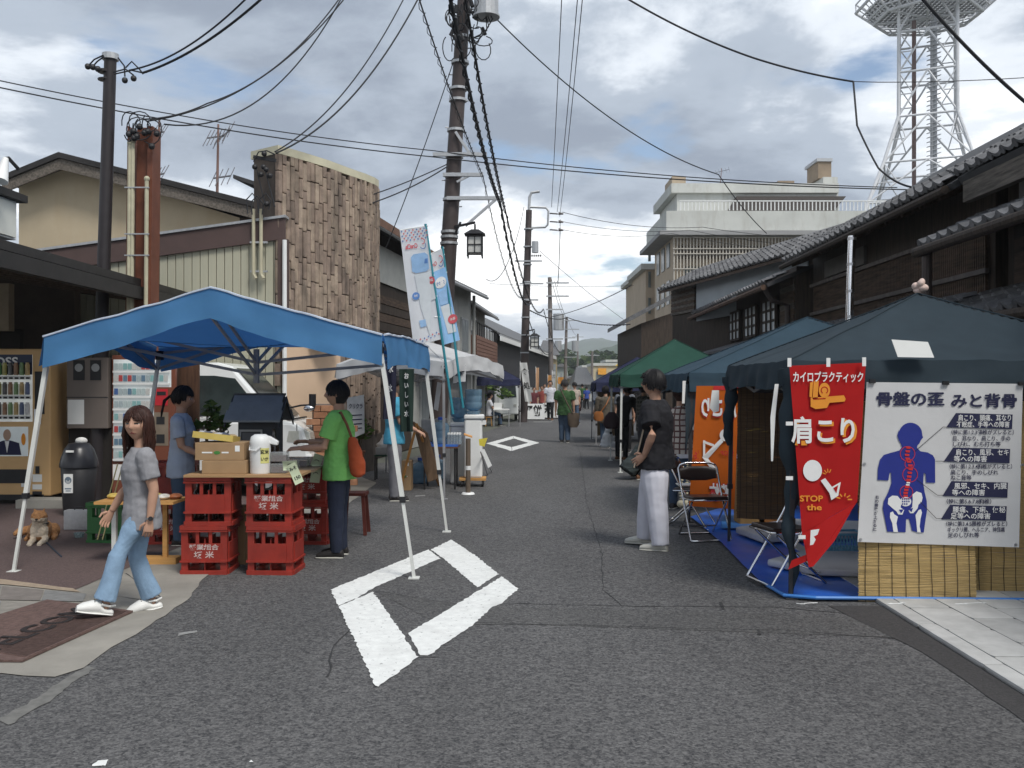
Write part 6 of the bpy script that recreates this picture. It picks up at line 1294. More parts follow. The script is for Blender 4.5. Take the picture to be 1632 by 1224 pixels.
# chart
CH = cloth('white banner cloth', (.66, .66, .66), .15, .03, 5); YC = 6.99
S5 = 1224 / 290.0
def cz(off=0.0): return lambda x, y: P(1360 + x / S5, 590 + y / S5, YC - off + .004 * math.sin(x * .006 + y * .004) - (.012 * max(0, (y - 900) / 300) ** 2))
o = thing('spine_chart', P(1490, 870, YC), 'white cloth chart of a blue figure with red spine and Japanese text', 'chart')
TLc, TRc, BRc, BLc = (90, 80), (1140, 92), (1115, 1192), (28, 1155)
def chs(u, v, off=0.0):
    x = (BLc[0] + (BRc[0] - BLc[0]) * u) * (1 - v) + (TLc[0] + (TRc[0] - TLc[0]) * u) * v; y = (BLc[1] + (BRc[1] - BLc[1]) * u) * (1 - v) + (TLc[1] + (TRc[1] - TLc[1]) * u) * v
    return cz(off)(x, y)
m = MB(); m.sheet(lambda u, v: chs(u, v) + Vector((0, .0025 * noise.noise(Vector((u * 5, v * 5, 0))), 0)), 24, 24); m.build('cloth', CH, o, True)
def cw(text, x, y, size, width, bold, off=.007): 
    write(_cur, text, size, lambda a, b: cz(off)(a, -b), x, -y, bold, width=width)
_cur = MB(); [(cw('骨盤の歪', 382 + dx, 200 + dy, 98, 452, 1.0, .007 + .0004 * q), cw('みと背骨', 880 + dx, 212 + dy, 98, 436, 1.0, .007 + .0004 * q)) for q, (dx, dy) in enumerate(((-3, 0), (3, 0), (0, 2), (0, -2)))]; _cur.build('title', INKN, o)
rows = [('肩こり、頭痛、耳なり', '不眠症、手等への障害', 690, 288, 1072, 396, 626), ('肩こり、風邪、セキ', '等への障害', 672, 520, 1055, 626, 608), ('風邪、セキ、内臓', '等への障害', 660, 746, 1040, 858, 600), ('腰痛、下痢、便秘', '足等への障害', 650, 905, 1032, 1014, 590)]
for a, b, xl, yt, xr, yb, xs in rows:
    m = MB(); shape(m, [(xs, yb - 12), (xl, yt), (xr, yt + 10), (xr - 4, yb)], cz(.006)); bx_ = m.build('caption_box', INKN, o)
    _cur = MB(); cw(a, (xl + xr) / 2 + 5, yt + 36, 46, (xr - xl) * .93, .4, .010); wb = (xr - xl) * (.93 if len(b) > 8 else (.58 if len(b) == 5 else .7)); cw(b, xl + 5 + wb / 2, yt + 80, 44, wb, .4, .010); _cur.build('lettering', INKW, bx_)
_cur = MB()
for t, x, y, w in (('（特に第1.2.3頚椎がズレると）', 870, 420, 420), ('目、耳なり、肩こり、手の', 862, 462, 385), ('しびれ、むち打ち等', 828, 500, 320), ('（特に第1.2.3.4胸椎がズレると）', 858, 650, 420), ('肩こり、手のしびれ', 815, 690, 320), ('ねこ背等', 725, 726, 140), ('（特に第5.6.7.8胸椎）', 778, 885, 300), ('（特に第3.4.5腰椎がズレると）', 830, 1036, 410), ('ギックリ腰、ヘルニア、神経痛', 826, 1075, 385), ('足のしびれ等', 742, 1112, 210)): cw(t, x, y, 36, w, .5)
for k, ch in enumerate('右の骨盤が上がると'): cw(ch, 160 - k * 2.2, 856 + k * 27, 26, 24, .6)
_cur.build('lettering', INKN, o)
body = circ(385, 430, 80, 78, 26, 200, -20) 
body = [(305, 470), (296, 440), (302, 420), (306, 400)] + [(385 + 80 * math.cos(R(a)), 435 - 82 * math.sin(R(a))) for a in range(165, 10, -12)] + [(465, 440), (470, 452), (455, 470), (445, 492), (432, 505), (428, 520), (450, 545), (500, 553), (535, 572), (550, 600), (551, 758), (490, 756), (486, 700), (474, 690), (470, 760), (480, 820), (494, 880), (496, 940), (484, 1020), (474, 1092), (430, 1090), (395, 1080), (375, 1000), (355, 1000), (352, 1090), (228, 1086), (212, 1000), (198, 930), (205, 880), (235, 820), (256, 760), (254, 690), (244, 690), (236, 742), (162, 738), (166, 660), (180, 600), (205, 570), (250, 556), (310, 540), (328, 516), (318, 492)]
m = MB(); shape(m, body, cz(.0065)); m.build('figure', INKB, o)
m = MB()
for a in ([(232, 900), (236, 862), (262, 843), (298, 846), (316, 868), (322, 900), (318, 924), (342, 940), (330, 972), (302, 970), (290, 950), (258, 924)], [(400, 870), (398, 836), (425, 815), (458, 826), (466, 858), (460, 885), (438, 905), (432, 930), (404, 962), (382, 962), (372, 944), (396, 920)], [(248, 958), (266, 950), (276, 970), (300, 985), (290, 1030), (300, 1088), (270, 1088), (262, 1030), (246, 990)], [(455, 935), (462, 958), (452, 1000), (446, 1050), (454, 1092), (430, 1090), (424, 1020), (418, 975), (440, 940)]): shape(m, a, cz(.009))
shape(m, circ(352, 884, 38, 32), cz(.0095)); split(m, 'pelvis_bone', INKW, o)
m = MB()
for k in range(11): shape(m, circ(332 + (k % 4) * 14, 866 + (k // 4) * 17, 5, 6, 8), cz(.012))
for a in ([(306, 938), (340, 936), (322, 962)], [(372, 935), (402, 925), (392, 955)]): shape(m, a, cz(.012))
split(m, 'bone_hole', INKB, o)
m = MB()
for x, y, r in ((365, 562, 51), (378, 632, 33), (382, 702, 52), (357, 820, 45)): ring2(m, x, y, r, 4, cz(.010), 30)
sp = [(370, 520), (366, 545), (362, 570), (366, 595), (376, 615), (384, 640), (386, 665), (380, 690), (376, 715), (372, 738), (362, 785), (356, 805), (352, 825), (352, 845)]
for x, y in sp: shape(m, [(x - 15, y - 8), (x + 15, y - 6), (x + 14, y + 9), (x - 14, y + 7)], cz(.0105))
split(m, 'spine_mark', INKR, o)
m = MB()
for x, y in ((370, 757), (366, 771)): shape(m, [(x - 12, y - 5), (x + 12, y - 4), (x + 12, y + 5), (x - 12, y + 4)], cz(.0105))
split(m, 'spine_mark', INKW, o)
m = MB()
for pts in ([(415, 545), (604, 382), (632, 382)], [(552, 612), (610, 612)], [(428, 738), (565, 841), (606, 841)], [(405, 840), (558, 997), (596, 997)]): stroke(m, pts, 3.5, cz(.0085))
split(m, 'pointer_line', INKK, o)
for x, y in ((128, 76), (622, 88), (1130, 92)): m = MB(); a = cz(.012)(x, y); m.bx(a.x - .022, a.x + .022, a.y - .01, a.y + .012, a.z - .012, a.z + .016); m.build('clip', BLACK, o)
for x, y in ((75, 630), (1136, 636), (48, 1138), (1092, 1174)): m = MB(); a = cz(.003)(x, y); m.cyl(a, a - Vector((0, .004, 0)), .011, n=10); m.build('eyelet', STEEL, o)

# reed blinds
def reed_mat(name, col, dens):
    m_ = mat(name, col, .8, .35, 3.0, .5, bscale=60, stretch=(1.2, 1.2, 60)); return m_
REED = reed_mat('straw reed', (.50, .36, .16), 1); REEDD = reed_mat('dark brown reed', (.16, .10, .055), 1)  # straw for the front blinds, dark brown for the back one
def reed_blind(label, TL, TR, BR, BL, mt, n_, cords, bulge=.03):
    o_ = thing('reed_blind', (Vector(BL) + Vector(BR)) / 2, label, 'blind', 'reed blinds'); m_ = MB()
    TL, TR, BR, BL = map(Vector, (TL, TR, BR, BL))
    for k in range(n_):
        v = (k + .5) / n_; a = BL.lerp(TL, v); b = BR.lerp(TR, v); q = [a.lerp(b, t / 4) + Vector((rnd.uniform(-.004, .004), -bulge * math.sin(math.pi * t / 4) * (1 - v) + rnd.uniform(-.002, .002), rnd.uniform(-.0015, .0015))) for t in range(5)]
        m_.tube(q, (TL - BL).length / n_ * .56, 4)
    tag(m_.build('reeds', mt, o_), kind='stuff')
    for c_ in range(cords):
        u = (c_ + .5) / cords; m_ = MB(); m_.tube([BL.lerp(BR, u).lerp(TL.lerp(TR, u), v / 12) + Vector((rnd.uniform(-.004, .004), -bulge * math.sin(math.pi * u) * (1 - v / 12) - .008, 0)) for v in range(13)], .0022, 4); m_.build('cord', BLACK, o_)
reed_blind('straw reed blind hanging below the spine chart', P(1368, 640, 7.04), P(1548, 640, 7.04), P(1556, 958, 7.0), P(1368, 962, 7.02), REED, 190, 9)
reed_blind('straw reed blind at the right edge beside the chart', P(1548, 640, 7.25), P(1700, 640, 7.25), P(1700, 945, 7.25), P(1550, 941, 7.25), REED, 170, 8)
reed_blind('dark brown reed blind at the back of the navy tent', P(1176, 612, 9.5), P(1262, 612, 9.5), P(1262, 828, 9.5), P(1174, 826, 9.5), REEDD, 150, 9)
o = thing('side_curtain', (2.13, 7.12, 0), 'twisted navy curtain wrapped round the near tent leg', 'curtain'); m = MB(); m.tube([Vector((2.115 + .025 * math.sin(z * 9), 7.13 + .02 * math.cos(z * 7), 1.75 - z)) for z in [i * .06 for i in range(30)]], [.10 - .0028 * i + .012 * math.sin(i * 1.3) for i in range(30)], 9); m.build('cloth', NAVY, o, True)
o = thing('side_curtain', (2.2, 9.5, 0), 'twisted navy curtain tied to the rear tent leg', 'curtain'); m = MB(); m.tube([Vector((2.2 + .02 * math.sin(z * 9), 9.52, 1.70 - z)) for z in [i * .05 for i in range(15)]], [.075 - .003 * i + .01 * math.sin(i * 1.7) for i in range(15)], 9); m.build('cloth', NAVY, o, True)
m = MB(); q = cloth_quad([P(1092, 612, 11.0), P(1130, 612, 11.0), P(1100, 690, 10.98), P(1092, 722, 10.98)], amp=.02); m.sheet(lambda u, v: q(u, v), 8, 12); tag(m.build('side_curtain', NAVY, None, True), 'navy curtain gathered at the steel blue tent corner', 'curtain')
# orange banner seen from behind
OB = cloth('orange banner cloth', (.62, .14, .02), .35, .06, 6, tcol=(.7, .16, .02)); f0 = cloth_quad([P(1110, 615, 10.4), P(1178, 615, 10.4), P(1170, 812, 10.4), P(1098, 806, 10.4)], amp=.015)
o = thing('orange_banner', P(1135, 810, 10.4), 'orange nobori banner seen from behind with mirrored lettering', 'banner'); m = MB(); m.sheet(lambda u, v: f0(u, v), 8, 20); m.build('cloth', OB, o, True)
bf = lambda off: (lambda x, y: f0(x, y, off))
m = MB(); m.sheet(lambda u, v: f0(.4 + .6 * u, .965 + .035 * v, .006), 4, 1); m.build('red_strip', INKR, o)
def bw(text, cx_, cy_, size, width, mt, off=.02, bold=.004): m_ = MB(); write(m_, text, size, bf(off), cx_, cy_, bold, width=width, mirror=True); m_.build('lettering', mt, o)
bw('肩こり', .52, .805, .17, .85, INKR, .016, .012); bw('肩こり', .52, .81, .17, .82, INKW, .021, .006); bw('整体', .66, .12, .14, .5, INKR, .016, .012); bw('整体', .66, .122, .14, .48, INKW, .021, .005)
m = MB(); shape(m, circ(.72, .60, .13, .05), bf(.02)); m.build('figure_head', INKW, o); m = MB(); shape(m, [(.62, .57), (.68, .545), (.36, .40), (.62, .30), (.55, .27), (.22, .41)], bf(.02)); shape(m, [(.22, .55), (.27, .55), (.29, .42), (.24, .42)], bf(.02)); shape(m, [(.22, .55), (.48, .52), (.47, .50), (.22, .53)], bf(.0205)); split(m, 'figure_body', INKW, o)
m = MB()
for k in range(5): t = R(100 + k * 40); stroke(m, [(.14 + .05 * math.cos(t), .42 + .02 * math.sin(t)), (.14 + .12 * math.cos(t), .42 + .045 * math.sin(t))], .014, bf(.02))
split(m, 'spark', INKR, o); bw('STOP', .78, .45, .05, .3, INKR, .02, .001)
def tagpaper(label, q, y):
    m_ = MB(); pts = [P(x, yy, y) for x, yy in q]; m_.prism(pts, (0, .004, 0)); return tag(m_.build('hanging_paper', PAPER), label, 'paper', 'hanging papers')
tagpaper('white slip hanging before the orange banner', [(1135, 622), (1146, 622), (1146, 655), (1138, 658), (1131, 650)], 9.4)
tagpaper('long white ribbon hanging beside the red banner', [(1235, 612), (1241, 612), (1236, 660), (1232, 735), (1229, 735), (1228, 665)], 7.1)
tagpaper('narrow white strip at the steel blue tent corner', [(1088, 607), (1093, 607), (1091, 643), (1087, 643)], 10.9)
o = thing('white_poster', P(1100, 690, 11.3), 'white poster with round mark behind the orange banner', 'poster'); m = MB(); m.prism([P(1094, 640, 11.3), P(1108, 640, 11.3), P(1106, 685, 11.3), P(1094, 685, 11.3)], (0, .006, 0)); m.build('sheet', PAPER, o); m = MB(); ring2(m, 1100, 675, 6, 2, lambda x, y: P(x, y, 11.28), 16); m.build('ring_mark', mat('grey print', (.2, .2, .22), .8), o)

# groundsheet and mats
TARP = mat('blue tarpaulin', (.012, .11, .55), .35, .12, 4, .6, bscale=5, spec=.5); TARPL = mat('light blue tarpaulin', (.05, .20, .55), .4, .1, 4, .4, bscale=5)
o = thing('groundsheet', (3.3, 8.2, 0), 'bright blue tarpaulin spread under the navy tent', 'tarpaulin')
edge = [G(1100, 826), G(1150, 868), G(1180, 900), G(1215, 934), G(1250, 955), G(1300, 959), G(1632, 962), G(1800, 965), G(1800, 800), G(1500, 800), G(1150, 812)]
def tz(x, y): return .022 + .012 * abs(noise.noise(Vector((x * 2.3, y * 2.3, 0)))) + .006 * noise.noise(Vector((x * 7, y * 7, 4)))
bm = bmesh.new(); vs_ = [bm.verts.new((p.x, p.y, .02)) for p in edge]; bm.faces.new(vs_); bmesh.ops.triangulate(bm, faces=bm.faces[:]); bmesh.ops.subdivide_edges(bm, edges=bm.edges[:], cuts=9, use_grid_fill=True)
m = MB(); bm.verts.ensure_lookup_table(); bm.verts.index_update(); m.add([Vector((v.co.x, v.co.y, tz(v.co.x, v.co.y))) for v in bm.verts], [[v.index for v in f_.verts] for f_ in bm.faces]); bm.free(); m.build('sheet', TARP, o, True)
m = MB(); m.tube([p + Vector((0, 0, .03)) for p in edge[3:8]], .014, 6); m.build('rolled_edge', TARPL, o)
m = MB(); m.sheet(lambda u, v: G(1150 + 60 * u, 820 + 22 * v, .045), 4, 3); m.build('second_sheet', TARPL, o)
for k, px in enumerate((1262, 1410, 1520)):
    a = G(px, 960, .035); m = MB(); m.tube([a + Vector((rnd.uniform(-.05, .05) + .03 * j, -.03 - .02 * math.sin(j), .0)) for j in range(7)], .003, 5); m.build('string', PLWHITE, o)
MATW = mat('pale grey foam', (.46, .47, .50), .8, .05, 4, .2)
for lab, q, h_ in (('upper pale foam mat under the navy tent', [(1172, 850), (1260, 836), (1375, 840), (1375, 858), (1215, 866)], .14), ('pale foam mat at the front behind the reed blind', [(1222, 902), (1290, 884), (1420, 892), (1420, 922), (1300, 918)], .12)):
    m = MB(); m.prism([G(x, y, .04) for x, y in q], (0, 0, h_ * .5)); tag(m.build('foam_mat', MATW, None, False, .02), lab, 'mat', 'foam mats')
o = thing('plastic_basket', P(1340, 890, 8.0), 'light blue mesh basket inside the navy tent', 'basket'); m = MB(); a = G(1340, 885, .04)
for k in range(12): m.bx(a.x - .16 + k * .029, a.x - .148 + k * .029, a.y - .11, a.y - .10, .10, .24); 
for k in range(5): m.bx(a.x - .17, a.x + .17, a.y - .112, a.y - .10, .10 + k * .035, .107 + k * .035)
m.bx(a.x - .17, a.x + .17, a.y - .1, a.y + .12, .10, .112); tag(m.build('mesh', mat('pale blue plastic', (.12, .30, .45), .5), o), kind='stuff'); m = MB(); m.tube([Vector((a.x - .18, a.y - .12, .25)), Vector((a.x + .18, a.y - .12, .25)), Vector((a.x + .18, a.y + .13, .25)), Vector((a.x - .18, a.y + .13, .25)), Vector((a.x - .18, a.y - .12, .25))], .012, 6); m.build('rim', _m['pale blue plastic'], o)

# folding chairs
SEATM = mat('dark brown vinyl', (.028, .016, .014), .35, .15, 8, spec=.5)
def folding_chair():
    o_ = thing('folding_chair', (0, 0, 0), 'chair', 'chair', 'chrome folding chairs'); w = .215
    # front frame: U from floor front rising to the backrest top at the rear (sits facing -y)
    m_ = MB(); pts = [(-w, -.22, .012), (-w, .10, .52), (-w, .20, .72), (-w * .9, .205, .755), (-w * .6, .21, .775), (w * .6, .21, .775), (w * .9, .205, .755), (w, .20, .72), (w, .10, .52), (w, -.22, .012), (w * .9, -.235, .012), (-w * .9, -.235, .012), (-w, -.22, .012)]; m_.tube(pts, .0115, 8); m_.build('main_frame', CHROME, o_, True)
    m_ = MB(); pts = [(-w + .03, -.16, .40), (-w + .03, .26, .012), (-w + .045, .27, .012), (w - .045, .27, .012), (w - .03, .26, .012), (w - .03, -.16, .40)]; m_.tube(pts, .011, 8); m_.build('rear_frame', CHROME, o_, True)
    m_ = MB(); m_.prism([Vector(p) for p in ((-.19, -.2, .425), (.19, -.2, .425), (.2, -.1, .42), (.195, .16, .41), (-.195, .16, .41), (-.2, -.1, .42))], (0, 0, .035)); s_ = m_.build('seat', SEATM, o_, bevel=.012)
    m_ = MB(); m_.tube([(-.2, .16, .415), (-.205, -.18, .425), (-.18, -.215, .425), (.18, -.215, .425), (.205, -.18, .425), (.2, .16, .415)], .009, 6); m_.build('seat_rail', CHROME, s_, True)
    m_ = MB(); m_.loft([(Vector((x, .175 + .03 * math.cos(x * 6), .665)), (0, .012, 0), (0, .018, .075 if abs(x) < .18 else .055)) for x in (-.20, -.18, -.09, 0, .09, .18, .20)], 12); m_.build('backrest', SEATM, o_, True)
    m_ = MB(); m_.cyl((-w + .01, .20, .10), (w - .01, .20, .10), .008, n=6); m_.build('crossbar', CHROME, o_)
    return o_
ch0 = folding_chair(); ch0['label'] = 'chrome folding chair standing open beside the man in black'; place(ch0, G(1122, 858) + Vector((0, 0, 0)), R(8))
c1 = copy_tree(ch0); place(c1, G(1102, 838), R(65)); c1['label'] = 'second folding chair with papers on its seat behind the first'
c2 = copy_tree(ch0); place(c2, (G(1250, 930).x, G(1250, 930).y, 0.02), R(-78)); c2['label'] = 'folding chair seen from the side at the navy tent leg'
m = MB(); a = Vector((G(1102, 838).x, G(1102, 838).y, .465)); m.bx(a.x - .16, a.x + .15, a.y - .12, a.y + .12, a.z, a.z + .012); tag(m.build('paper_sheaf', PAPER), 'white papers lying on the rear folding chair', 'papers')
# hanging spine models and small goods under the steel blue tent
for k, px in enumerate((1086, 1096)):
    o = thing('spine_model', P(px, 790, 11.2), ('left', 'right')[k] + ' cream plastic spine model by the orange banner', 'model'); y = 11.2
    for j in range(14): m = MB(); m.sphere(P(px + 2 * math.sin(j * .5), 740 + j * 4.2, y), (.025, .03, .014), 8, 5); m.build('vertebra', mat('cream bone plastic', (.55, .50, .36), .5), o, True)
    m = MB(); m.sphere(P(px, 803, y), (.055, .04, .05), 10, 7); m.build('pelvis', _m['cream bone plastic'], o, True)
m = MB(); m.bx(XA(1080, 12), XA(1180, 12), 11.9, 12.5, .68, .72); tag(m.build('goods_table', PLWHITE), 'pale table under the steel blue tent', 'table')
# goods dimly seen behind the brown blind
for k, (px, py, w, h_, cc, lab) in enumerate(((1200, 800, .3, .45, (.42, .24, .08), 'tan carton standing behind the brown blind'), (1232, 800, .35, .5, (.40, .16, .04), 'orange box stacked behind the brown blind'), (1205, 735, .28, .35, (.45, .36, .06), 'yellow tub behind the brown blind'))):
    a = P(px, py, 10.6); m = MB(); m.bx(a.x - w / 2, a.x + w / 2, 10.6, 10.9, max(.0, a.z - (0 if k == 2 else .3)), a.z + h_); tag(m.build('storage_box', mat('storage box %d' % k, cc, .7, .2, 5), None, False, .02), lab, 'box')

# ================================================================== water stall on the left
TEALP = mat('teal pole', (.03, .22, .28), .4)
def nobori(label, quad, ya, pole, mt, txt):
    o_ = thing('nobori_banner', P(*pole[1], ya), label, 'banner', 'water company banners'); m_ = MB(); m_.cyl(P(*pole[0], ya), P(*pole[1], ya), .018, n=8); m_.build('pole', TEALP, o_, True)
    m_ = MB(); m_.cyl(P(*quad[0], ya), P(quad[1][0] + 4, quad[1][1] - 1, ya), .01, n=6); m_.build('top_rod', PLWHITE, o_)
    fs_ = cloth_quad([P(x, y, ya - .01) for x, y in quad], amp=.012, fq=5); m_ = MB(); m_.sheet(lambda u, v: fs_(u, v), 8, 20); m_.build('cloth', mt, o_, True); F = lambda off: (lambda x, y: fs_(x, y, off))
    for k in range(5): 
        a = P(*pole[0], ya).lerp(P(*pole[1], ya), .05 + k * .11); m_ = MB(); m_.cyl(a - Vector((.06, 0, 0)), a + Vector((.02, 0, 0)), .012, n=6); m_.build('loop', PLWHITE, o_)
    return o_, F
NBW = cloth('white banner gauze', (.80, .82, .85), .4, .03, 6); LBLUE = mat('pale blue print', (.28, .45, .68), .8, .1, 9); MBLUE = mat('mid blue print', (.10, .22, .50), .8, .12, 9); DOTR = mat('dot red', (.55, .10, .12), .8); DOTB = mat('dot blue', (.10, .20, .45), .8); PGREY = mat('pale grey print', (.58, .62, .65), .8, .05, 9)
o, F = nobori('tall white water banner with red and blue dots', [(637, 367), (678, 361), (706, 540), (659, 551)], 13.0, [(678, 357), (722, 660)], NBW, 'CreCla')
for r in range(5):
    for k in range(7):
        m = MB(); shape(m, circ(.07 + k * .145 + (.07 if r % 2 else 0), .985 - r * .021 - .004 * k * 0, .026, .008, 10), F(.012)); m.build('dot', DOTR if (k + r) % 2 else DOTB, o)
for k in range(14): m = MB(); shape(m, circ(.05 + k * .07, .02 + .035 * max(0, k - 5) / 8 + (.02 if k % 2 else 0), .022, .0075, 10), F(.012)); m.build('dot', DOTR if k % 3 == 0 else DOTB, o)
m = MB(); write(m, 'CreCla', .055, F(.014), .37, .845, .002, width=.46, mirror=True); m.build('lettering', DOTR, o)
m = MB(); ring2(m, .80, .875, .10, .025, lambda x, y: F(.014)(x, .875 + (y - .875) * .26), 16, -110, 110); m.build('logo', DOTR, o); m = MB(); ring2(m, .80, .838, .12, .025, lambda x, y: F(.015)(x, .838 + (y - .838) * .26), 16, -160, 40); m.build('logo', DOTB, o)
m = MB(); shape(m, [(.30, .755), (.40, .775), (.82, .775), (.93, .75), (.90, .63), (.78, .61), (.40, .61), (.28, .63)], F(.013)); jp = m.build('jug_print', LBLUE, o); m = MB(); shape(m, [(.66, .72), (.90, .72), (.88, .68), (.66, .68)], F(.016)); m.build('jug_label', MBLUE, jp)
m = MB(); shape(m, [(.34, .60), (.95, .60), (.97, .36), (.80, .35), (.60, .05), (.42, .3)], F(.0125)); m.build('cooler_print', PGREY, o)
for x, y, mt in ((.93, .525, DOTR), (.32, .415, MBLUE)): m = MB(); shape(m, circ(x - .02, y, .13, .033, 18), F(.018)); d_ = m.build('round_mark', mt, o); m = MB(); write(m, '温水' if mt is DOTR else '冷水', .025, F(.022), x - .02, y, .0005, width=.13, mirror=True); m.build('lettering', INKW, d_)
m = MB(); shape(m, [(.30, .20), (.52, .20), (.52, .14), (.32, .14)], F(.014)); m.build('jug_print', LBLUE, o)
o, F = nobori('pale blue water banner just right of the white one', [(686, 405), (704, 396), (733, 542), (706, 550)], 13.4, [(705, 393), (738, 650)], NBW, 'CreCla')
m = MB(); m.sheet(lambda u, v: F(.006)(u, v * .80), 6, 12); m.build('blue_ground', mat('sky blue cloth', (.28, .50, .78), .8, .05, 5), o)
m = MB(); ring2(m, .72, .90, .2, .05, lambda x, y: F(.014)(x, .90 + (y - .90) * .2), 16, -110, 110); m.build('logo', DOTR, o); m = MB(); ring2(m, .72, .862, .22, .05, lambda x, y: F(.015)(x, .862 + (y - .862) * .2), 16, -160, 40); m.build('logo', DOTB, o); m = MB(); write(m, 'Cre', .06, F(.014), .2, .875, .002, width=.4, mirror=True); m.build('lettering', DOTR, o)
m = MB(); shape(m, circ(.45, .66, .42, .06, 20), F(.012)); w_ = m.build('round_mark', INKW, o); m = MB(); write(m, 'クリクラ', .05, F(.018), .45, .65, .001, width=.6, mirror=True); m.build('lettering', MBLUE, w_)
m = MB(); shape(m, [(.15, .57), (.75, .57), (.72, .42), (.2, .42)], F(.012)); m.build('jug_print', LBLUE, o); m = MB(); shape(m, [(.2, .41), (.85, .41), (.9, .1), (.4, .1)], F(.012)); m.build('cooler_print', PGREY, o)
m = MB(); shape(m, circ(.82, .24, .3, .05, 18), F(.02)); d_ = m.build('round_mark', DOTR, o); m = MB(); write(m, '温水', .03, F(.024), .82, .24, .0005, width=.35, mirror=True); m.build('lettering', INKW, d_)
WATER = glass('blue water jug', (.42, .66, .85), .55, .12); WCAP = mat('blue cap', (.02, .08, .42), .4)
def jug(label, c, up=True, s=1.0):
    o_ = thing('water_jug', c, label, 'water bottle', 'blue water jugs'); m_ = MB(); r_ = .135 * s; H_ = .40 * s
    pr = [(0, .92), (.03, 1), (.22, 1), (.25, .96), (.28, 1), (.48, 1), (.51, .96), (.54, 1), (.70, 1), (.80, .80), (.86, .32), (1, .28)]
    m_.loft([(c + Vector((0, 0, (a if up else 1 - a) * H_)), (r_ * b, 0, 0), (0, r_ * b, 0)) for a, b in pr], 20); m_.build('bottle', WATER, o_, True)
    if up: m_ = MB(); m_.cyl(c + Vector((0, 0, H_ * .93)), c + Vector((0, 0, H_ * 1.04)), .045 * s, n=12); m_.build('cap', WCAP, o_)
    return o_
def cooler(label, c, jugtop):
    o_ = thing('water_cooler', c, label, 'water cooler', 'water coolers'); m_ = MB(); m_.bx(c.x - .14, c.x + .14, c.y - .15, c.y + .15, c.z, c.z + .93); m_.build('cabinet', PLWHITE, o_, bevel=.03)
    m_ = MB(); m_.bx(c.x - .145, c.x + .17, c.y - .17, c.y + .15, c.z + .93, c.z + 1.0); m_.build('head', PLWHITE, o_, bevel=.02); m_ = MB(); m_.bx(c.x + .14, c.x + .2, c.y - .1, c.y + .1, c.z + .84, c.z + .9); m_.build('tap_box', PLWHITE, o_)
    if jugtop: m_ = MB(); m_.cyl(c + Vector((0, 0, 1.0)), c + Vector((0, 0, 1.06)), .09, .13, 16); m_.build('collar', WATER, o_)
    return o_
cb = G(752, 776); o = thing('dolly', cb, 'wooden wheeled dolly under the water cooler', 'dolly'); m = MB(); m.bx(cb.x - .2, cb.x + .22, cb.y - .02, cb.y + .35, .10, .135); m.build('deck', HON, o)
for dx in (-.15, .17):
    for dy in (.02, .3): m = MB(); m.cyl((cb.x + dx - .015, cb.y + dy, .05), (cb.x + dx + .015, cb.y + dy, .05), .048, n=12); m.build('caster', BLACK, o)
cc = Vector((cb.x + .02, cb.y + .17, .136)); cooler('white water cooler standing on the wooden dolly', cc, True); jug('upturned blue jug on the nearest water cooler', cc + Vector((0, 0, 1.0)), False)
cooler('second water cooler half hidden behind the first', Vector((XA(732, 15.4), 15.4, 0)), True); jug('upturned blue jug on the rear water cooler', Vector((XA(731, 15.4), 15.4, 1.0)), False)
c = G(746, 788); o = thing('cup_dispenser', c, 'brown tube cup stand with white round base before the cooler', 'cup stand'); m = MB(); m.cyl((c.x, c.y, .004), (c.x, c.y, .03), .10, .085, 20); m.build('base', PLWHITE, o, True); m = MB(); m.cyl((c.x, c.y, .03), (c.x, c.y, .82), .038, n=14); m.build('tube', mat('bronze tube', (.13, .10, .075), .4), o, True); m = MB(); m.cyl((c.x, c.y, .36), (c.x, c.y, .42), .042, n=14); m.build('ring', PLWHITE, o); m = MB(); m.prism([(c.x - .06, c.y - .03, .87), (c.x + .06, c.y - .03, .83), (c.x + .06, c.y + .03, .84), (c.x - .06, c.y + .03, .88)], (0, 0, .02)); m.build('top_plate', mat('orange edge', (.6, .3, .1), .6), o)
# table with cups
ty = 14.6; o = thing('folding_table', (XA(705, ty), ty, 0), 'blue covered folding table with bottled water cups', 'table'); m = MB(); m.bx(XA(672, ty), XA(730, ty), 14.4, 15.1, .66, .69); m.build('top', mat('blue table cover', (.03, .12, .45), .6), o); m = MB(); m.bx(XA(672, ty) - .01, XA(730, ty) + .01, 14.39, 15.11, .635, .659); m.build('edge', wood('brown edge', (.12, .06, .04), .2), o)
for dx in (678, 726):
    for y in (14.45, 15.0): m = MB(); m.cyl((XA(dx, ty), y, 0), (XA(dx, ty), y, .64), .014, n=8); m.build('leg', BLACK, o)
CLR = glass('clear cup', (.75, .83, .88), .4)
for k in range(10):
    x, y = XA(715 + (k % 5) * 4.4, 14.55), 14.5 + (k // 5) * .14; o = thing('water_bottle', (x, y, .69), ORD[k % 5] + (' clear water bottle in the front row on the blue table' if k < 5 else ' clear water bottle in the rear row on the blue table'), 'bottle', 'small bottles on the blue table'); m = MB(); m.cyl((x, y, .69), (x, y, .84), .03, n=10); m.build('bottle', CLR, o, True); m = MB(); m.cyl((x, y, .84), (x, y, .87), .018, n=8); m.build('cap', PLWHITE, o)
jug('blue water jug standing on the table', Vector((XA(702, 14.6), 14.65, .69))); jug('blue water jug on the ground behind the easel', G(668, 772) + Vector((0, .2, .0))); jug('blue water jug under the table beside the easel leg', G(694, 768) + Vector((0, .45, 0)))
m = MB(); m.bx(XA(672, 15.3), XA(690, 15.3), 15.2, 15.5, .69, 1.05); tag(m.build('storage_tub', glass('milky plastic', (.7, .72, .73), .7, .3), None, False, .02), 'milky plastic tub behind the table jug', 'tub')
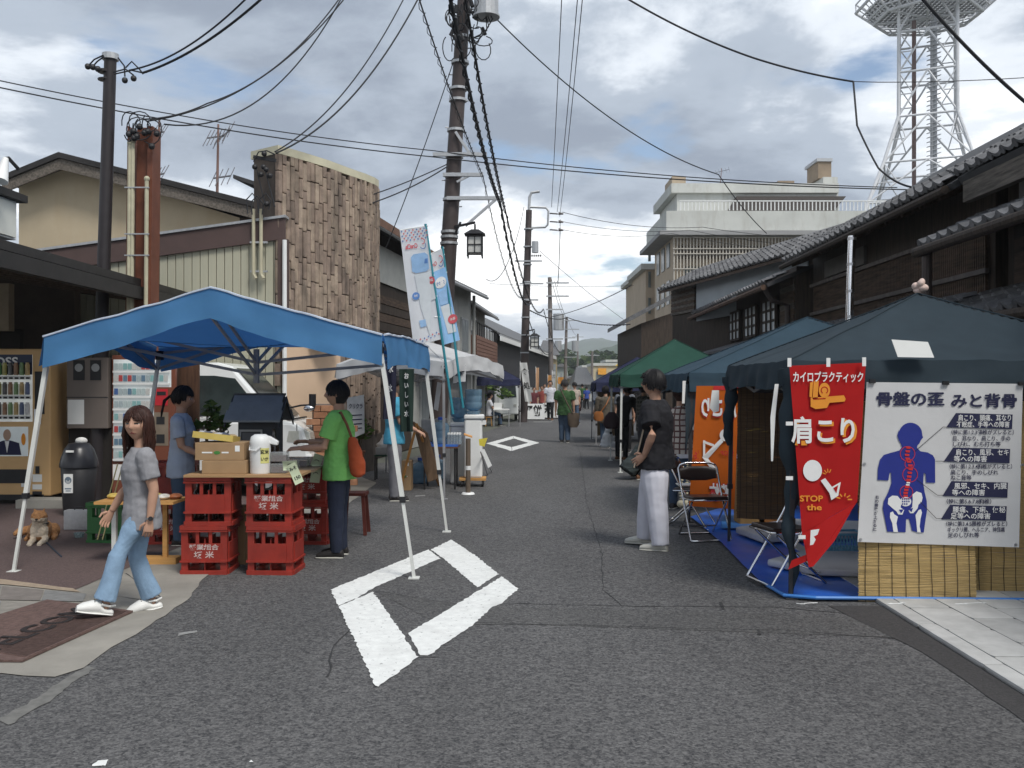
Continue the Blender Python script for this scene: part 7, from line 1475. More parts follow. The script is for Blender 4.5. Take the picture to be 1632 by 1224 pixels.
m = MB(); m.bx(XA(692, 15.2), XA(712, 15.2), 15.2, 15.4, .69, 1.06); tag(m.build('storage_tub', _m['milky plastic'], None, False, .02), 'milky tub under the hanging sign', 'tub')
# hanging steel sign strip
m = MB(); m.prism([P(697, 609, 14.2), P(704, 610, 14.2), P(698, 655, 14.2), P(691, 652, 14.2)], (0, .01, 0)); tag(m.build('hanging_strip', mat('clear strip', (.45, .46, .48), .3)), 'narrow grey strip hanging from the white tent', 'sign')
for k, (q, y, lab, t) in enumerate((([(553, 634), (580, 629), (581, 690), (553, 703)], 14.4, 'white notice board hung on the left of the white tent', 'クリクラ'), ([(724, 582), (743, 581), (742, 608), (722, 611)], 13.9, 'grey printed notice hung under the white tent roof', '定期便'))):
    o = thing('notice_board', P(*q[3], y), lab, 'sign'); m = MB(); m.prism([P(*p, y) for p in q], (0, .012, 0)); m.build('board', mat('grey white board', (.52, .53, .54), .6), o); F = lambda x, yy: P(q[0][0] + x, q[0][1] + yy, y - .006)
    m = MB(); write(m, t, 9, lambda a, b: F(14 + a if k == 0 else 9 + a, 14 - b), 0, 0, .2, width=22 if k == 0 else 15)
    for j in range(4): stroke(m, [(4 if k else 8, 28 + j * 7), (15 if k else 24, 27 + j * 7)], 1.6, F) if not (k and j) else None
    m.build('lettering', INKN, o)
# easel and board
o = thing('wooden_easel', G(650, 780), 'orange brown wooden A frame easel under the white tent', 'easel'); A0 = P(664, 676, 14.1); EW = wood('orange wood', (.42, .20, .06), .15)
for fx, fy in ((637, 782), (700, 774), (690, 745)): m = MB(); m.bar(A0, G(fx, fy) + Vector((0, 0, .0)), .03, .025); m.build('leg', EW, o)
m = MB(); m.prism([P(657, 672, 14.3), P(678, 690, 14.3), P(700, 762, 14.5), P(682, 768, 14.45)], (.03, .02, 0)); tag(m.build('display_board', wood('brown board', (.14, .09, .055), .3)), 'brown board leaning on the easel', 'board')
cbox('cardboard box with label beside the easel', XA(640, 14.3), XA(655, 14.3), 14.3, 14.6, 0, .45)
# stools and grey crates at left of the tent
o = thing('stool', G(612, 765), 'dark green topped stool left of the easel', 'stool'); c = G(610, 765); m = MB(); m.bx(c.x - .14, c.x + .14, c.y - .05, c.y + .2, .40, .425); m.build('seat', mat('green vinyl', (.02, .06, .04), .5), o)
for dx in (-.125, .125):
    for dy in (-.03, .18): m = MB(); m.cyl((c.x + dx, c.y + dy, 0), (c.x + dx, c.y + dy, .40), .012, n=8); m.build('leg', BLACK, o)
m = MB(); m.bx(c.x - .12, c.x + .14, c.y - .02, c.y + .2, .426, .55); tag(m.build('grey_container', mat('grey container', (.35, .36, .37), .6), None, False, .01), 'grey plastic container stacked on the green stool', 'container')
m = MB(); m.loft([(c + Vector((.0, .08, .55 + z)), (a, 0, 0), (0, a * .7, 0)) for z, a in ((0, .1), (.05, .12), (.1, .06), (.17, .02), (.21, .015))], 10); tag(m.build('plastic_bag', _m['white thin bag'], None, True), 'knotted white bag on the grey container', 'bag')
# dark noren strips hanging inside the white tent
for k, (xa, xb, yt, yb, mt, t, mir, lab) in enumerate(((616, 632, 578, 668, mat('dark indigo cloth', (.015, .016, .035), .9), '氷水', False, 'indigo cloth strip with white brush strokes under the blue tent'), (636, 660, 588, 688, mat('dark green cloth', (.012, .028, .022), .9), 'おいしい水', False, 'dark green cloth strip with vertical lettering under the blue tent'))):
    o = thing('cloth_strip', P((xa + xb) / 2, yb, 12.2), lab, 'banner', 'hanging cloth strips'); fs_ = cloth_quad([P(xa, yt, 12.2), P(xb, yt, 12.2), P(xb - 2, yb, 12.2), P(xa + (2 if k else -6), yb, 12.2)], amp=.03, fq=9); m = MB(); m.sheet(lambda u, v: fs_(u, v), 10, 10); m.build('cloth', mt, o, True)
    m = MB()
    for j, chx in enumerate(t): write(m, chx, .14 if k == 0 else .105, lambda x, y: fs_(.5 + x * 3.2, .88 - j * (.34 if k == 0 else .15) + y, .03), 0, 0, .003)
    m.build('lettering', INKW, o)
# small signs on the right of the cooler
o = thing('a_frame_sign', G(785, 745), 'small folding sign with yellow cloth right of the cooler', 'sign'); m = MB(); m.prism([P(763, 700, 14.3), P(777, 698, 14.3), P(772, 712, 14.3), P(764, 710, 14.3)], (0, .03, 0)); m.build('yellow_cloth', mat('yellow cloth', (.60, .50, .06), .8), o); m = MB(); m.prism([P(766, 716, 14.3), P(772, 716, 14.3), P(784, 742, 14.3), P(778, 746, 14.3)], (0, .02, 0)); m.build('card', PAPER, o); m = MB(); m.bar(P(768, 718, 14.35), G(784, 752), .015, .015); m.bar(P(766, 720, 14.35), G(777, 757), .015, .015); split(m, 'leg', GALV, o)

# ================================================================== far stalls
o = thing('cloth_table', (XA(858, 42), 42, 0), 'far white clothed table with black brush lettering', 'table'); y = 42.0; m = MB(); m.bx(XA(821, y), XA(868, y), y, y + .8, .05, .72); m.build('cloth', WHITE, o)
m = MB(); write(m, '五平餅', .5, plate(y - .02), XA(843, y), .4, .012, width=1.15); m.build('lettering', INKK, o)
o = thing('cloth_table', (XA(878, 44), 44, 0), 'far pale table behind the walking man', 'table'); m = MB(); m.bx(XA(866, 44), XA(892, 44), 44, 44.8, .05, .72); m.build('cloth', PAPER, o); m = MB(); write(m, '天', .5, plate(43.98), XA(872, 44), .4, .01); m.build('lettering', INKK, o)
m = MB(); a = G(841, 664); m.bx(a.x - .18, a.x + .18, a.y, a.y + .3, 0, .2); tag(m.build('cool_box', mat('blue cooler plastic', (.05, .16, .45), .5), None, False, .02), 'small blue cool box before the white table', 'cool box')
for k, (px0, px1, pt, pb, y, cc, t) in enumerate(((829, 840, 578, 640, 39.5, (.68, .68, .66), '食処'), (854, 859, 586, 622, 46, (.65, .40, .24), ''), (873, 879, 598, 622, 47, (.62, .30, .10), ''), (880, 885, 592, 626, 45, (.60, .60, .58), '茶'), (889, 898, 601, 612, 48, (.65, .30, .08), ''))):
    o = thing('street_flag', G(px0, 612 + 2430 / y), ('white flag with black lettering on the second pole', 'salmon feather flag by the black storehouse', 'small orange flag behind the walking man', 'narrow white flag behind the walking man', 'orange flag above the distant crowd')[k], 'flag', 'far street flags'); fs_ = cloth_quad([P(px0, pt, y), P(px1, pt, y), P(px1 + (8 if k == 0 else 0), pb, y), P(px0 + (8 if k == 0 else 0), pb, y)], amp=.04); m = MB(); m.sheet(lambda u, v: fs_(u, v), 4, 8); m.build('cloth', cloth('flag cloth %d' % k, cc, .3), o, True); m = MB(); m.cyl((XA(px0, y), y, 0), P(px0, pt - 2, y), .015, n=6); m.build('pole', PLWHITE, o)
    if t:
        m = MB()
        for j, chx in enumerate(t): write(m, chx, .30, lambda x, yy: fs_(.5 + x * 3, .75 - j * .35 + yy * .6, .05), 0, 0, .008)
        m.build('lettering', INKK, o)
# small white truck behind the navy tent
o = thing('mini_truck', (XA(806, 41), 41, 0), 'small white truck parked beyond the far navy tent', 'truck'); y = 41; x0, x1 = XA(795, y), XA(826, y)
m = MB(); m.prism([Vector((x, y + yy, z)) for x, yy, z in ()] or [(x0, y, .3), (x1, y, .3), (x1, y, 1.0), (x1 - .05, y + .1, 1.75), (x0 + .05, y + .1, 1.75), (x0, y, 1.0)], (0, 1.6, 0)); m.build('cab', VW, o, bevel=.04)
m = MB(); m.prism([(x0 + .08, y - .01, 1.05), (x1 - .08, y - .01, 1.05), (x1 - .13, y + .08, 1.66), (x0 + .13, y + .08, 1.66)], (0, .02, 0)); m.build('windscreen', VG, o)
for x in (x0 + .08, x1 - .2): m = MB(); m.bx(x, x + .12, y - .02, y, .62, .74); m.build('headlight', _m['headlight lens'], o)
m = MB(); m.bx(x0, x1, y + 1.6, y + 3.2, .5, .85); m.build('bed', VW, o)
for x in (x0 + .1, x1 - .1): m = MB(); m.cyl((x - .07, y + .5, .26), (x + .07, y + .5, .26), .26, n=14); m.build('wheel', RUB, o)
o = thing('white_desk', (XA(800, 37), 37, 0), 'white topped folding desk under the far navy tent', 'table'); m = MB(); m.bx(XA(786, 36), XA(812, 36), 36, 36.6, .62, .66); m.build('top', WHITE, o)
for px in (787, 811):
    for y in (36.03, 36.55): m = MB(); m.cyl((XA(px, 36), y, 0), (XA(px, 36), y, .62), .02, n=6); m.build('leg', GALV, o)
m = MB(); m.bx(XA(787, 36.1), XA(800, 36.1), 36.1, 36.4, .66, .9); tag(m.build('white_box', WHITE), 'white box standing on the far desk', 'box')
o = thing('parked_moped', G(922, 668), 'dark moped parked in the far street', 'moped'); c = G(922, 668)
for dy in (0, .9): m = MB(); m.cyl((c.x - .04, c.y + dy, .22), (c.x + .04, c.y + dy, .22), .21, n=14); m.build('wheel', RUB, o)
m = MB(); m.loft([(Vector((c.x, c.y + a, z)), (w, 0, 0), (0, 0, h_)) for a, z, w, h_ in ((-.05, .6, .08, .25), (.2, .45, .15, .12), (.6, .6, .16, .18), (1.0, .6, .1, .1))], 10); m.build('body', mat('dark red fairing', (.08, .02, .02), .4), o, True); m = MB(); m.cyl((c.x - .3, c.y, .95), (c.x + .3, c.y, .95), .02, n=6); m.build('handlebar', BLACK, o); m = MB(); m.sphere((c.x, c.y - .1, .72), .07, 8, 6); m.build('headlight', PLWHITE, o, True)
# shrubs by the concrete building
def shrub(label, c, hgt, rad, n, leaf=.12):
    o_ = thing('shrub', c, label, 'shrub'); m_ = MB(); m_.tube([c, c + Vector((.1, 0, hgt * .5)), c + Vector((-.05, 0, hgt * .9))], [.05, .04, .02], 6); m_.build('stem', DWOOD2, o_); m_ = MB()
    for k in range(7): clump(m_, c + Vector((rnd.gauss(0, rad * .5), rnd.gauss(0, rad * .5), hgt * (.45 + .09 * k))), (rad * .5, rad * .5, hgt * .12), n // 7, leaf)
    tag(m_.build('foliage', LEAFG, o_), kind='stuff')
shrub('dark bush behind the far navy tent', Vector((XA(775, 40), 40, 0)), 1.9, .8, 260)
o = thing('stall_back_panel', (3.0, 27.7, 0), 'tan board closing the back of the indigo tent', 'panel'); m = MB(); m.bx(XA(952, 27.7), XA(1010, 27.7), 27.7, 27.74, .1, 1.65); m.build('board', mat('tan stall board', (.22, .15, .08), .8, .2, 2), o)
m = MB(); m.bx(XA(1040, 19), XA(1075, 19), 18.6, 19.2, 0, .75); tag(m.build('goods_counter', mat('grey counter', (.3, .3, .31), .7), None, False, .02), 'grey counter under the green tent', 'counter')
# ================================================================== people
def remesh(mb, vox, it=2, wr=0.0, seed=0.0, fq=9.0):
    me = mb.mesh('tmp'); ob = bpy.data.objects.new('tmp', me); TS.collection.objects.link(ob)
    r_ = ob.modifiers.new('r', 'REMESH'); r_.mode = 'VOXEL'; r_.voxel_size = vox
    s_ = ob.modifiers.new('s', 'SMOOTH'); s_.iterations = it; s_.factor = .5
    TS.view_layers[0].update(); ev = ob.evaluated_get(TS.view_layers[0].depsgraph); em = ev.to_mesh()
    vs_ = []
    for v in em.vertices:
        p = v.co.copy()
        if wr: 
            q = Vector((p.x * fq + seed, p.y * fq, p.z * fq * 1.5)); k = noise.noise(q) + .6 * noise.noise(q * 2.3 + Vector((3, 1, p.x * 6))); p += v.normal * wr * k
        vs_.append(p)
    fs = [list(f.vertices) for f in em.polygons]; ev.to_mesh_clear(); bpy.data.objects.remove(ob); bpy.data.meshes.remove(me)
    out = MB(); out.add(vs_, fs); return out
def limb(mb, pts, radii, n=12):
    rings = []
    for i, p in enumerate(pts):
        d = (pts[min(i + 1, len(pts) - 1)] - pts[max(i - 1, 0)]).normalized(); x, y = perp(d); rings.append((p, x * radii[i], y * radii[i]))
    mb.loft(rings, n)
SKIN = mat('skin', (.44, .255, .175), .55, .08, 9, spec=.35); LIPS = mat('lips', (.28, .085, .075), .5); EYED = mat('eye dark', (.02, .015, .012), .3); BROW = mat('brow', (.05, .035, .028), .8); EYEW = mat('eye white', (.5, .47, .44), .4)
def hairm(n, c): return mat('hair ' + n, c, .52, .5, 40, .0, stretch=(3, 3, .4), spec=.22)
BLKH = hairm('black', (.010, .009, .010)); BRNH = hairm('red brown', (.034, .013, .009))
def head_point(sx, sy, sz, hh, k=1.0):
    x, y, z = .37 * sx, .44 * sy, .5 * sz
    if sz < -.15: f = (-sz - .15) / .85; x *= 1 - .30 * f ** 1.3; y *= 1 - (.25 * f if sy < 0 else .06 * f)
    if sy > 0:
        y *= .97; y += .085 * math.exp(-((x / .045) ** 2 + ((z + .075) / .075) ** 2)) + .03 * math.exp(-((x / .04) ** 2 + ((z - .02) / .09) ** 2))
        y -= .030 * (math.exp(-(((abs(x) - .15) / .075) ** 2 + ((z - .035) / .05) ** 2)))
        y += .022 * math.exp(-((x / .10) ** 2 + ((z + .245) / .04) ** 2)) + .025 * math.exp(-((x / .10) ** 2 + ((z + .42) / .06) ** 2)) + .02 * math.exp(-(((abs(x) - .19) / .08) ** 2 + ((z + .08) / .08) ** 2))
    return Vector((x, y, z)) * hh * k
def make_head(mb, c, hh, Rm, nu, nv):
    vs_ = []
    for j in range(nv + 1):
        a = math.pi * j / nv
        for i in range(nu): t = 2 * math.pi * i / nu; vs_.append(head_point(math.sin(a) * math.cos(t), math.sin(a) * math.sin(t), math.cos(a), hh))
    base = len(mb.v); W = [c + Rm @ v for v in vs_]; groups = {0: [], 1: [], 2: [], 3: [], 4: []}
    for j in range(nv):
        for i in range(nu):
            f = (j * nu + i, (j + 1) * nu + i, (j + 1) * nu + (i + 1) % nu, j * nu + (i + 1) % nu); p = sum((vs_[q] for q in f), Vector()) / 4 / hh; g = 0
            if p.y > .12:
                ax = abs(p.x)
                if abs(ax - .15) < .075 and -.004 < p.z - .03 - .008 * (ax - .15) * 10 < .03: g = 2
                elif abs(ax - .15) < .062 and -.03 < p.z - .03 < 0: g = 2 if abs(ax - .15) < .028 else 4
                elif abs(ax - .155) < .095 and abs(p.z - .125) < .016: g = 3
                elif ax < .10 and abs(p.z + .248 - .012 * math.cos(p.x * 40)) < .026 * (1 - (ax / .11) ** 2) + .004: g = 1
            groups[g].append(f)
    n0 = len(mb.v); mb.v += W
    for g, fl in groups.items():
        for f in fl: mb.f.append([q + n0 for q in f]); mb.mi.append(g)
    for s_ in (-1, 1):
        mb.cur = 0; mb.sphere(c + Rm @ (Vector((s_ * .365, -.03, -.02)) * hh), (.03 * hh, .06 * hh, .10 * hh), 10, 7, Rm)
def make_hair(c, hh, Rm, style, n_, seed, length=0.0):
    rg = random.Random(seed); mb = MB(); nu, nv = 28, 20; vs_ = []; k = 1.055
    dirs = [(math.sin(math.pi * j / nv) * math.cos(2 * math.pi * i / nu), math.sin(math.pi * j / nv) * math.sin(2 * math.pi * i / nu), math.cos(math.pi * j / nv)) for j in range(nv + 1) for i in range(nu)]
    low = {'short': -.12, 'bob': -.75, 'long': -.6, 'pony': -.3, 'cap': -.1}[style]
    def ok(d): return d[2] > .58 if d[1] > .45 else (d[2] > (.15 if style == 'short' else .05) if d[1] > .02 else d[2] > low)
    V = [c + Rm @ (head_point(d[0], min(d[1], .8), d[2], hh, k) * (1 + .03 * noise.noise(Vector(d) * 5))) for d in dirs]
    F = [(j * nu + i, (j + 1) * nu + i, (j + 1) * nu + (i + 1) % nu, j * nu + (i + 1) % nu) for j in range(nv) for i in range(nu)]
    mb.add(V, [f for f in F if all(ok(dirs[q]) for q in f)])
    for _ in range(n_):
        az = rg.uniform(0, 2 * math.pi); el = rg.uniform(.2, 1.45); front = math.cos(az - math.pi / 2)
        pts = []; lay = 1.05 + rg.uniform(0, .055)
        endz = (.38 + rg.uniform(-.06, .1) + (.2 if style == 'short' else 0)) if front > .55 else (low - .05 + rg.uniform(-.1, .08) if front < .1 else (.12 if style == 'short' else -.05))
        e = el; a_ = az
        while True:
            d = (math.cos(e) * math.cos(a_), math.cos(e) * math.sin(a_), math.sin(e)); pts.append(c + Rm @ head_point(d[0], min(d[1], .9), d[2], hh, lay))
            if d[2] < endz or len(pts) > 12 or e < -1.3: break
            e -= .2; a_ += rg.uniform(-.06, .06) + (.10 if front > .62 and math.cos(az) < 0 else -.02)
            if d[2] < 0 and style in ('long', 'bob'): break
        if length and front < .48 and style in ('long', 'pony'):
            if style == 'long':
                p = pts[-1]; out = (p - c); out.z = 0; out.normalize(); L = length * rg.uniform(.7, 1.05)
                for s_ in range(1, 7): pts.append(p + Vector((0, 0, -L * s_ / 6)) + out * (.004 - .004 * s_ / 6) + Vector((rg.gauss(0, .004), rg.gauss(0, .004), 0)))
        if style == 'short' and len(pts) > 1: pts.append(pts[-1] + (pts[-1] - c).normalized() * rg.uniform(0, .10) * hh - Vector((0, 0, rg.uniform(0, .06) * hh)))
        if len(pts) < 2: continue
        r0 = hh * rg.uniform(.014, .03); m_ = len(pts); mb.tube(pts, [r0 * (.7 if q == 0 else (1 if q < m_ * .7 else max(.15, (1 - q / m_) * 2))) for q in range(m_)], 5)
    if style == 'pony':
        for q in range(16):
            a = c + Rm @ (Vector((rg.uniform(-.06, .06), -.5, .02)) * hh); mb.tube([a, a + Rm @ (Vector((rg.uniform(-.08, .08), -.22, -.25)) * hh), a + Rm @ (Vector((rg.uniform(-.1, .1), -.25, -.7 - rg.random() * .3)) * hh)], [.05 * hh, .06 * hh, .015 * hh], 5)
    return mb
def hand(mb, w, d, side, curl, s, spread=.0, bend=.6):
    d = d.normalized(); side = (side - d * side.dot(d)).normalized(); nrm = d.cross(side).normalized()
    if nrm.dot(curl) < 0: nrm = -nrm
    mb.loft([(w - d * .02 * s, side * .020 * s, nrm * .016 * s), (w + d * .02 * s, side * .030 * s, nrm * .015 * s), (w + d * .06 * s, side * .038 * s, nrm * .014 * s), (w + d * .085 * s, side * .036 * s, nrm * .012 * s)], 12)
    for k, ln in enumerate((.060, .072, .076, .066)):
        b = w + d * .078 * s + side * (-.028 + .0187 * k) * s; dd = (d + side * spread * (k - 1.5)).normalized(); p1 = b + dd * ln * .45 * s + nrm * ln * .18 * bend * s; p2 = p1 + dd * ln * .3 * (1 - bend * .4) * s + nrm * ln * .35 * bend * s; p3 = p2 + dd * ln * .2 * (1 - bend) * s + nrm * ln * .3 * bend * s
        mb.tube([b, p1, p2, p3], [.0095 * s, .009 * s, .008 * s, .006 * s], 7)
    b = w + d * .02 * s + side * .028 * s; p1 = b + (d * .6 + side * .7).normalized() * .04 * s + nrm * .012 * s; mb.tube([b, p1, p1 + (d * .95 + side * .1 + nrm * .3).normalized() * .035 * s], [.013 * s, .0105 * s, .007 * s], 7)
def V3(t): return Vector(t).normalized()
def person(label, x, y, th, H, legs, arms, top, bottom, shoe, hair, lean=(0, 0, 1), yaw=0, pitch=0, sleeve='short', vox=.014, female=False, flare=0.0, loose=1.0, z0=0.0, hem=.07, shoe_style='sneaker', hairlen=0.0, strands=150, girth=1.0, leg_len=1.0, skirt=None, collar=True, seed=0, nu=40, hand_bend=.55, headk=1.0):
    o_ = None; t = V3(lean); sd_ = Vector((1, 0, 0)); fw = sd_.cross(t) * -1; fw = t.cross(sd_)
    TH, SH_, UA, FA = .245 * H * leg_len, .24 * H * leg_len, .172 * H, .148 * H
    # pelvis height so that the lower foot stands on the ground
    drop = max(-(V3(l[0]).z * TH + V3(l[1]).z * SH_) for l in legs); pel = Vector((0, 0, drop + .045 * H + .01 * H))
    nb = pel + t * .305 * H; hd = V3((t.x * .5, t.y * .5 + .12, 1)); hh = .152 * H * headk; hc = nb + hd * (.5 * hh + .034 * H)
    Rm = Matrix.Rotation(R(yaw), 3, 'Z') @ Matrix.Rotation(R(pitch), 3, 'X')
    shd = [pel + t * .272 * H + sd_ * s_ * .105 * H * girth for s_ in (-1, 1)]; hip = [pel + sd_ * s_ * .048 * H - t * .01 * H for s_ in (-1, 1)]
    el = [shd[k] + V3(arms[k][0]) * UA for k in (0, 1)]; wr = [el[k] + V3(arms[k][1]) * FA for k in (0, 1)]
    kn_ = [hip[k] + V3(legs[k][0]) * TH for k in (0, 1)]; an_ = [kn_[k] + V3(legs[k][1]) * SH_ for k in (0, 1)]
    def torso(mb, prof, g=1.0):
        mb.loft([(pel + t * s_ * H + fw * fo * H, sd_ * rx * H * g, fw * ry * H * g) for s_, rx, ry, fo in prof], 18)
    # body
    mb = MB(); torso(mb, [(-.05, .06, .05, 0), (0, .085, .06, 0), (.08, .075, .055, 0), (.18, .085, .062, 0), (.26, .08, .05, 0), (.295, .045, .04, 0)], girth)
    limb(mb, [nb - t * .04 * H, nb + hd * .02 * H, hc - hd * .02 * H], [.038 * H, .033 * H, .033 * H])
    for k in (0, 1):
        limb(mb, [shd[k], shd[k].lerp(el[k], .35), el[k], el[k].lerp(wr[k], .25), wr[k]], [.034 * H * girth, .032 * H * girth, .0245 * H, .0245 * H, .0165 * H]); mb.sphere(shd[k], .033 * H * girth, 12, 8)
        limb(mb, [hip[k], hip[k].lerp(kn_[k], .5), kn_[k], kn_[k].lerp(an_[k], .3), an_[k], an_[k] - Vector((0, 0, .02 * H))], [.05 * H, .045 * H, .032 * H, .034 * H, .021 * H, .021 * H])
    bd = remesh(mb, vox, 3)
    for k in (0, 1):
        d = V3(arms[k][1]); inn = Vector((1 if k == 0 else -1, .2, 0)); hand(bd, wr[k], (V3(arms[k][2]) if len(arms[k]) > 2 else d), Vector((0, 1, 0)) if abs(d.y) < .8 else Vector((1 if k == 0 else -1, 0, .4)), inn if abs(d.y) < .8 else Vector((0, 0, -1)), H / 1.62, .06, hand_bend)
    make_head(bd, hc, hh, Rm, nu, int(nu * .75))
    o_ = bd.build('person', [SKIN, LIPS, EYED, BROW, EYEW], None, True); tag(o_, label, 'person', 'people at the market')
    def part(mb_, name, mt):
        q = mb_.build(name, mt, o_, True); return q
    # trousers
    mb = MB(); torso(mb, [(-.055, .078, .064, 0), (-.03, .096, .073, -.003), (.0, .090, .068, 0), (.05, .078, .058, 0)], girth)
    for k in (0, 1):
        e = an_[k] + (Vector((0, 0, .022 * H)) if shoe_style == 'clog' else Vector((0, 0, -.012 * H))); w1 = .058 * loose; limb(mb, [hip[k] + t * .01 * H, hip[k].lerp(kn_[k], .45), kn_[k], kn_[k].lerp(an_[k], .5), e] if skirt is None else [hip[k], hip[k].lerp(kn_[k], skirt)], ([.050 * H * girth, w1 * .93 * H, .043 * loose * H, (.039 + flare * .4) * loose * H, (.034 + flare) * loose * H]) if skirt is None else [.06 * H, .062 * H])
    part(remesh(mb, vox, 2, .0026 * H, seed, 5), 'trousers', bottom)
    # shirt
    bu = .016 if female else 0.0
    mb = MB(); torso(mb, [(-hem, .112, .089, 0), (-.01, .108, .085, 0), (.07, .093 + .004 * (not female), .074, .002), (.15, .100, .078, bu * .7), (.20, .106, .080, bu), (.25, .106, .070, bu * .3), (.285, .080, .055, 0), (.305, .046, .046, .002), (.318 if collar else .306, .041, .043, .004)], girth * (1 + (loose - 1) * .1))
    for k in (0, 1):
        mb.sphere(shd[k] - t * .004 * H, (.043 if female else .044) * H * girth, 12, 8)
        if sleeve == 'short': q = [shd[k], shd[k].lerp(el[k], .35), shd[k].lerp(el[k], .68)]; rr_ = [.044, .043, .044] if female else [.046, .046, .048]
        elif sleeve == 'cap': q = [shd[k], shd[k].lerp(el[k], .45)]; rr_ = [.045, .044]
        else: q = [shd[k], el[k], wr[k]]; rr_ = [.046, .036, .028]
        limb(mb, q, [a * H * girth for a in rr_])
    part(remesh(mb, vox * .9, 2, .0045 * H, seed + 5, 10), 'shirt', top)
    # shoes
    for k in (0, 1):
        fd = V3(legs[k][2]) if len(legs[k]) > 2 else Vector((0, 1, 0)); up_ = Vector((1, 0, 0)).cross(fd); up_ = up_ if up_.z > 0 else -up_; sx_ = fd.cross(up_); a = an_[k] - up_ * .045 * H
        mb = MB(); L = H
        pr = ((-.042, .012, .012, .014), (-.036, .024, .024, .024), (0, .025, .034, .036), (.03, .027, .026, .026), (.07, .031, .020, .021), (.10, .030, .016, .017), (.118, .02, .012, .012)) if shoe_style != 'clog' else ((-.045, .015, .010, .010), (-.035, .028, .014, .015), (.0, .030, .016, .017), (.022, .033, .034, .034), (.06, .037, .030, .031), (.10, .035, .022, .023), (.122, .022, .014, .014))
        mb.loft([(a + fd * f_ * L + up_ * zz * L, sx_ * w_ * L, up_ * zz * L) for f_, w_, zz, _q in pr], 14)
        s_ = part(mb, 'shoe', shoe); mb = MB(); mb.loft([(a + fd * f_ * L + up_ * .004 * L, sx_ * (w_ + .002) * L, up_ * .007 * L) for f_, w_, zz, _q in pr], 14); mb.build('sole', mat('pale sole', (.5, .49, .44), .7) if shoe_style != 'clog' else shoe, s_, True)
        if shoe_style == 'clog':
            mb = MB(); mb.tube([a + fd * .02 * L + sx_ * .031 * L + up_ * .05 * L, a - fd * .02 * L + sx_ * .027 * L + up_ * .045 * L, a - fd * .045 * L + up_ * .045 * L, a - fd * .02 * L - sx_ * .027 * L + up_ * .045 * L, a + fd * .02 * L - sx_ * .031 * L + up_ * .05 * L], .006 * L, 6); mb.build('strap', shoe, s_)
            for q in range(12): mb = MB(); f_, w_ = .05 + (q // 4) * .02, (-.018 + .012 * (q % 4)); p = a + fd * f_ * L + sx_ * w_ * L + up_ * (.061 - .012 * (q // 4) - abs(w_) * .35) * L; mb.cyl(p, p + up_ * .004 * L, .0036 * L, n=7); mb.build('vent_hole', BLACK, s_)
    if hair: part(make_hair(hc, hh, Rm, hair[0], strands, seed + 3, hairlen), 'hair', hair[1])
    o_.location = (x, y, z0); o_.rotation_euler = (0, 0, R(th))
    return o_, dict(wr=wr, el=el, sh=shd, hc=hc, hh=hh, Rm=Rm, pel=pel, H=H, nb=nb, th=R(th), org=Vector((x, y, z0)))
def denim(n, c): return mat('denim ' + n, c, .85, .16, 7, .35, bscale=70, stain=.25, stain_col=tuple(min(1, q * 1.35) for q in c))
GREYT = mat('grey marl jersey', (.25, .25, .265), .9, .06, 60, .15, bscale=150); JEANL = denim('pale', (.22, .33, .46)); JEAN = denim('mid', (.05, .08, .13)); JEAND = denim('dark', (.018, .024, .045)); CLOG = mat('white clog foam', (.72, .72, .69), .55, .04, 9)
GREENP = mat('bright green pique', (.19, .50, .13), .85, .05, 30, .15, bscale=160); LBS = mat('pale blue shirt cloth', (.36, .42, .52), .85, .06, 12); BLKP = mat('black polo cloth', (.010, .010, .013), .85, .12, 12); WHP = mat('white cotton', (.60, .60, .66), .85, .04, 10); WSH = mat('white canvas shoe', (.48, .47, .42), .8); BLKS = mat('black shoe', (.025, .022, .022), .6); DKG = mat('olive green cloth', (.035, .085, .03), .9, .1, 10); BRC = mat('taupe cardigan', (.10, .085, .065), .95, .12, 20); BLKC = mat('black cloth', (.012, .012, .014), .9, .15, 10); GREYP = mat('grey trousers', (.16, .16, .175), .9, .1, 12); CYAN = mat('cyan shirt', (.06, .30, .45), .85, .06, 12); MAROON = mat('maroon cloth', (.10, .025, .03), .9); DENC = mat('white shirt cloth', (.55, .56, .60), .85, .05, 9); BRSH = mat('brown shoe', (.16, .07, .03), .6); DSTR = mat('charcoal green stripe', (.035, .045, .045), .9, .5, 3, stretch=(.2, .2, 9))
def plaid(name, a, b):
    m_ = mat(name, a, .9, .05, 9); N = m_.node_tree.nodes; L = m_.node_tree.links; tc = [n for n in N if n.type == 'TEX_COORD'][0]; col = None
    prev = N['Principled BSDF'].inputs['Base Color'].links[0].from_socket
    for dr in ('X', 'Z'):
        w = N.new('ShaderNodeTexWave'); w.bands_direction = dr; w.inputs['Scale'].default_value = 4.2; w.inputs['Distortion'].default_value = .6; L.new(tc.outputs['Object'], w.inputs['Vector'])
        r_ = N.new('ShaderNodeValToRGB'); r_.color_ramp.elements[0].position = .78; r_.color_ramp.elements[1].position = .86; L.new(w.outputs['Fac'], r_.inputs[0])
        mx = N.new('ShaderNodeMix'); mx.data_type = 'RGBA'; L.new(r_.outputs[0], mx.inputs[0]); L.new(prev, mx.inputs[6]); mx.inputs[7].default_value = (*b, 1); prev = mx.outputs[2]
    L.new(prev, N['Principled BSDF'].inputs['Base Color']); return m_
PLA = plaid('cream plaid', (.50, .45, .40), (.12, .06, .055)); PLD = plaid('dark plaid', (.035, .036, .032), (.12, .12, .11))
ST_ = [((-.03, .02, -1), (-.02, -.02, -1)), ((.03, .02, -1), (.02, -.02, -1))]; AR_ = [((-.14, -.03, -1), (-.05, .12, -1)), ((.14, -.03, -1), (.05, .12, -1))]
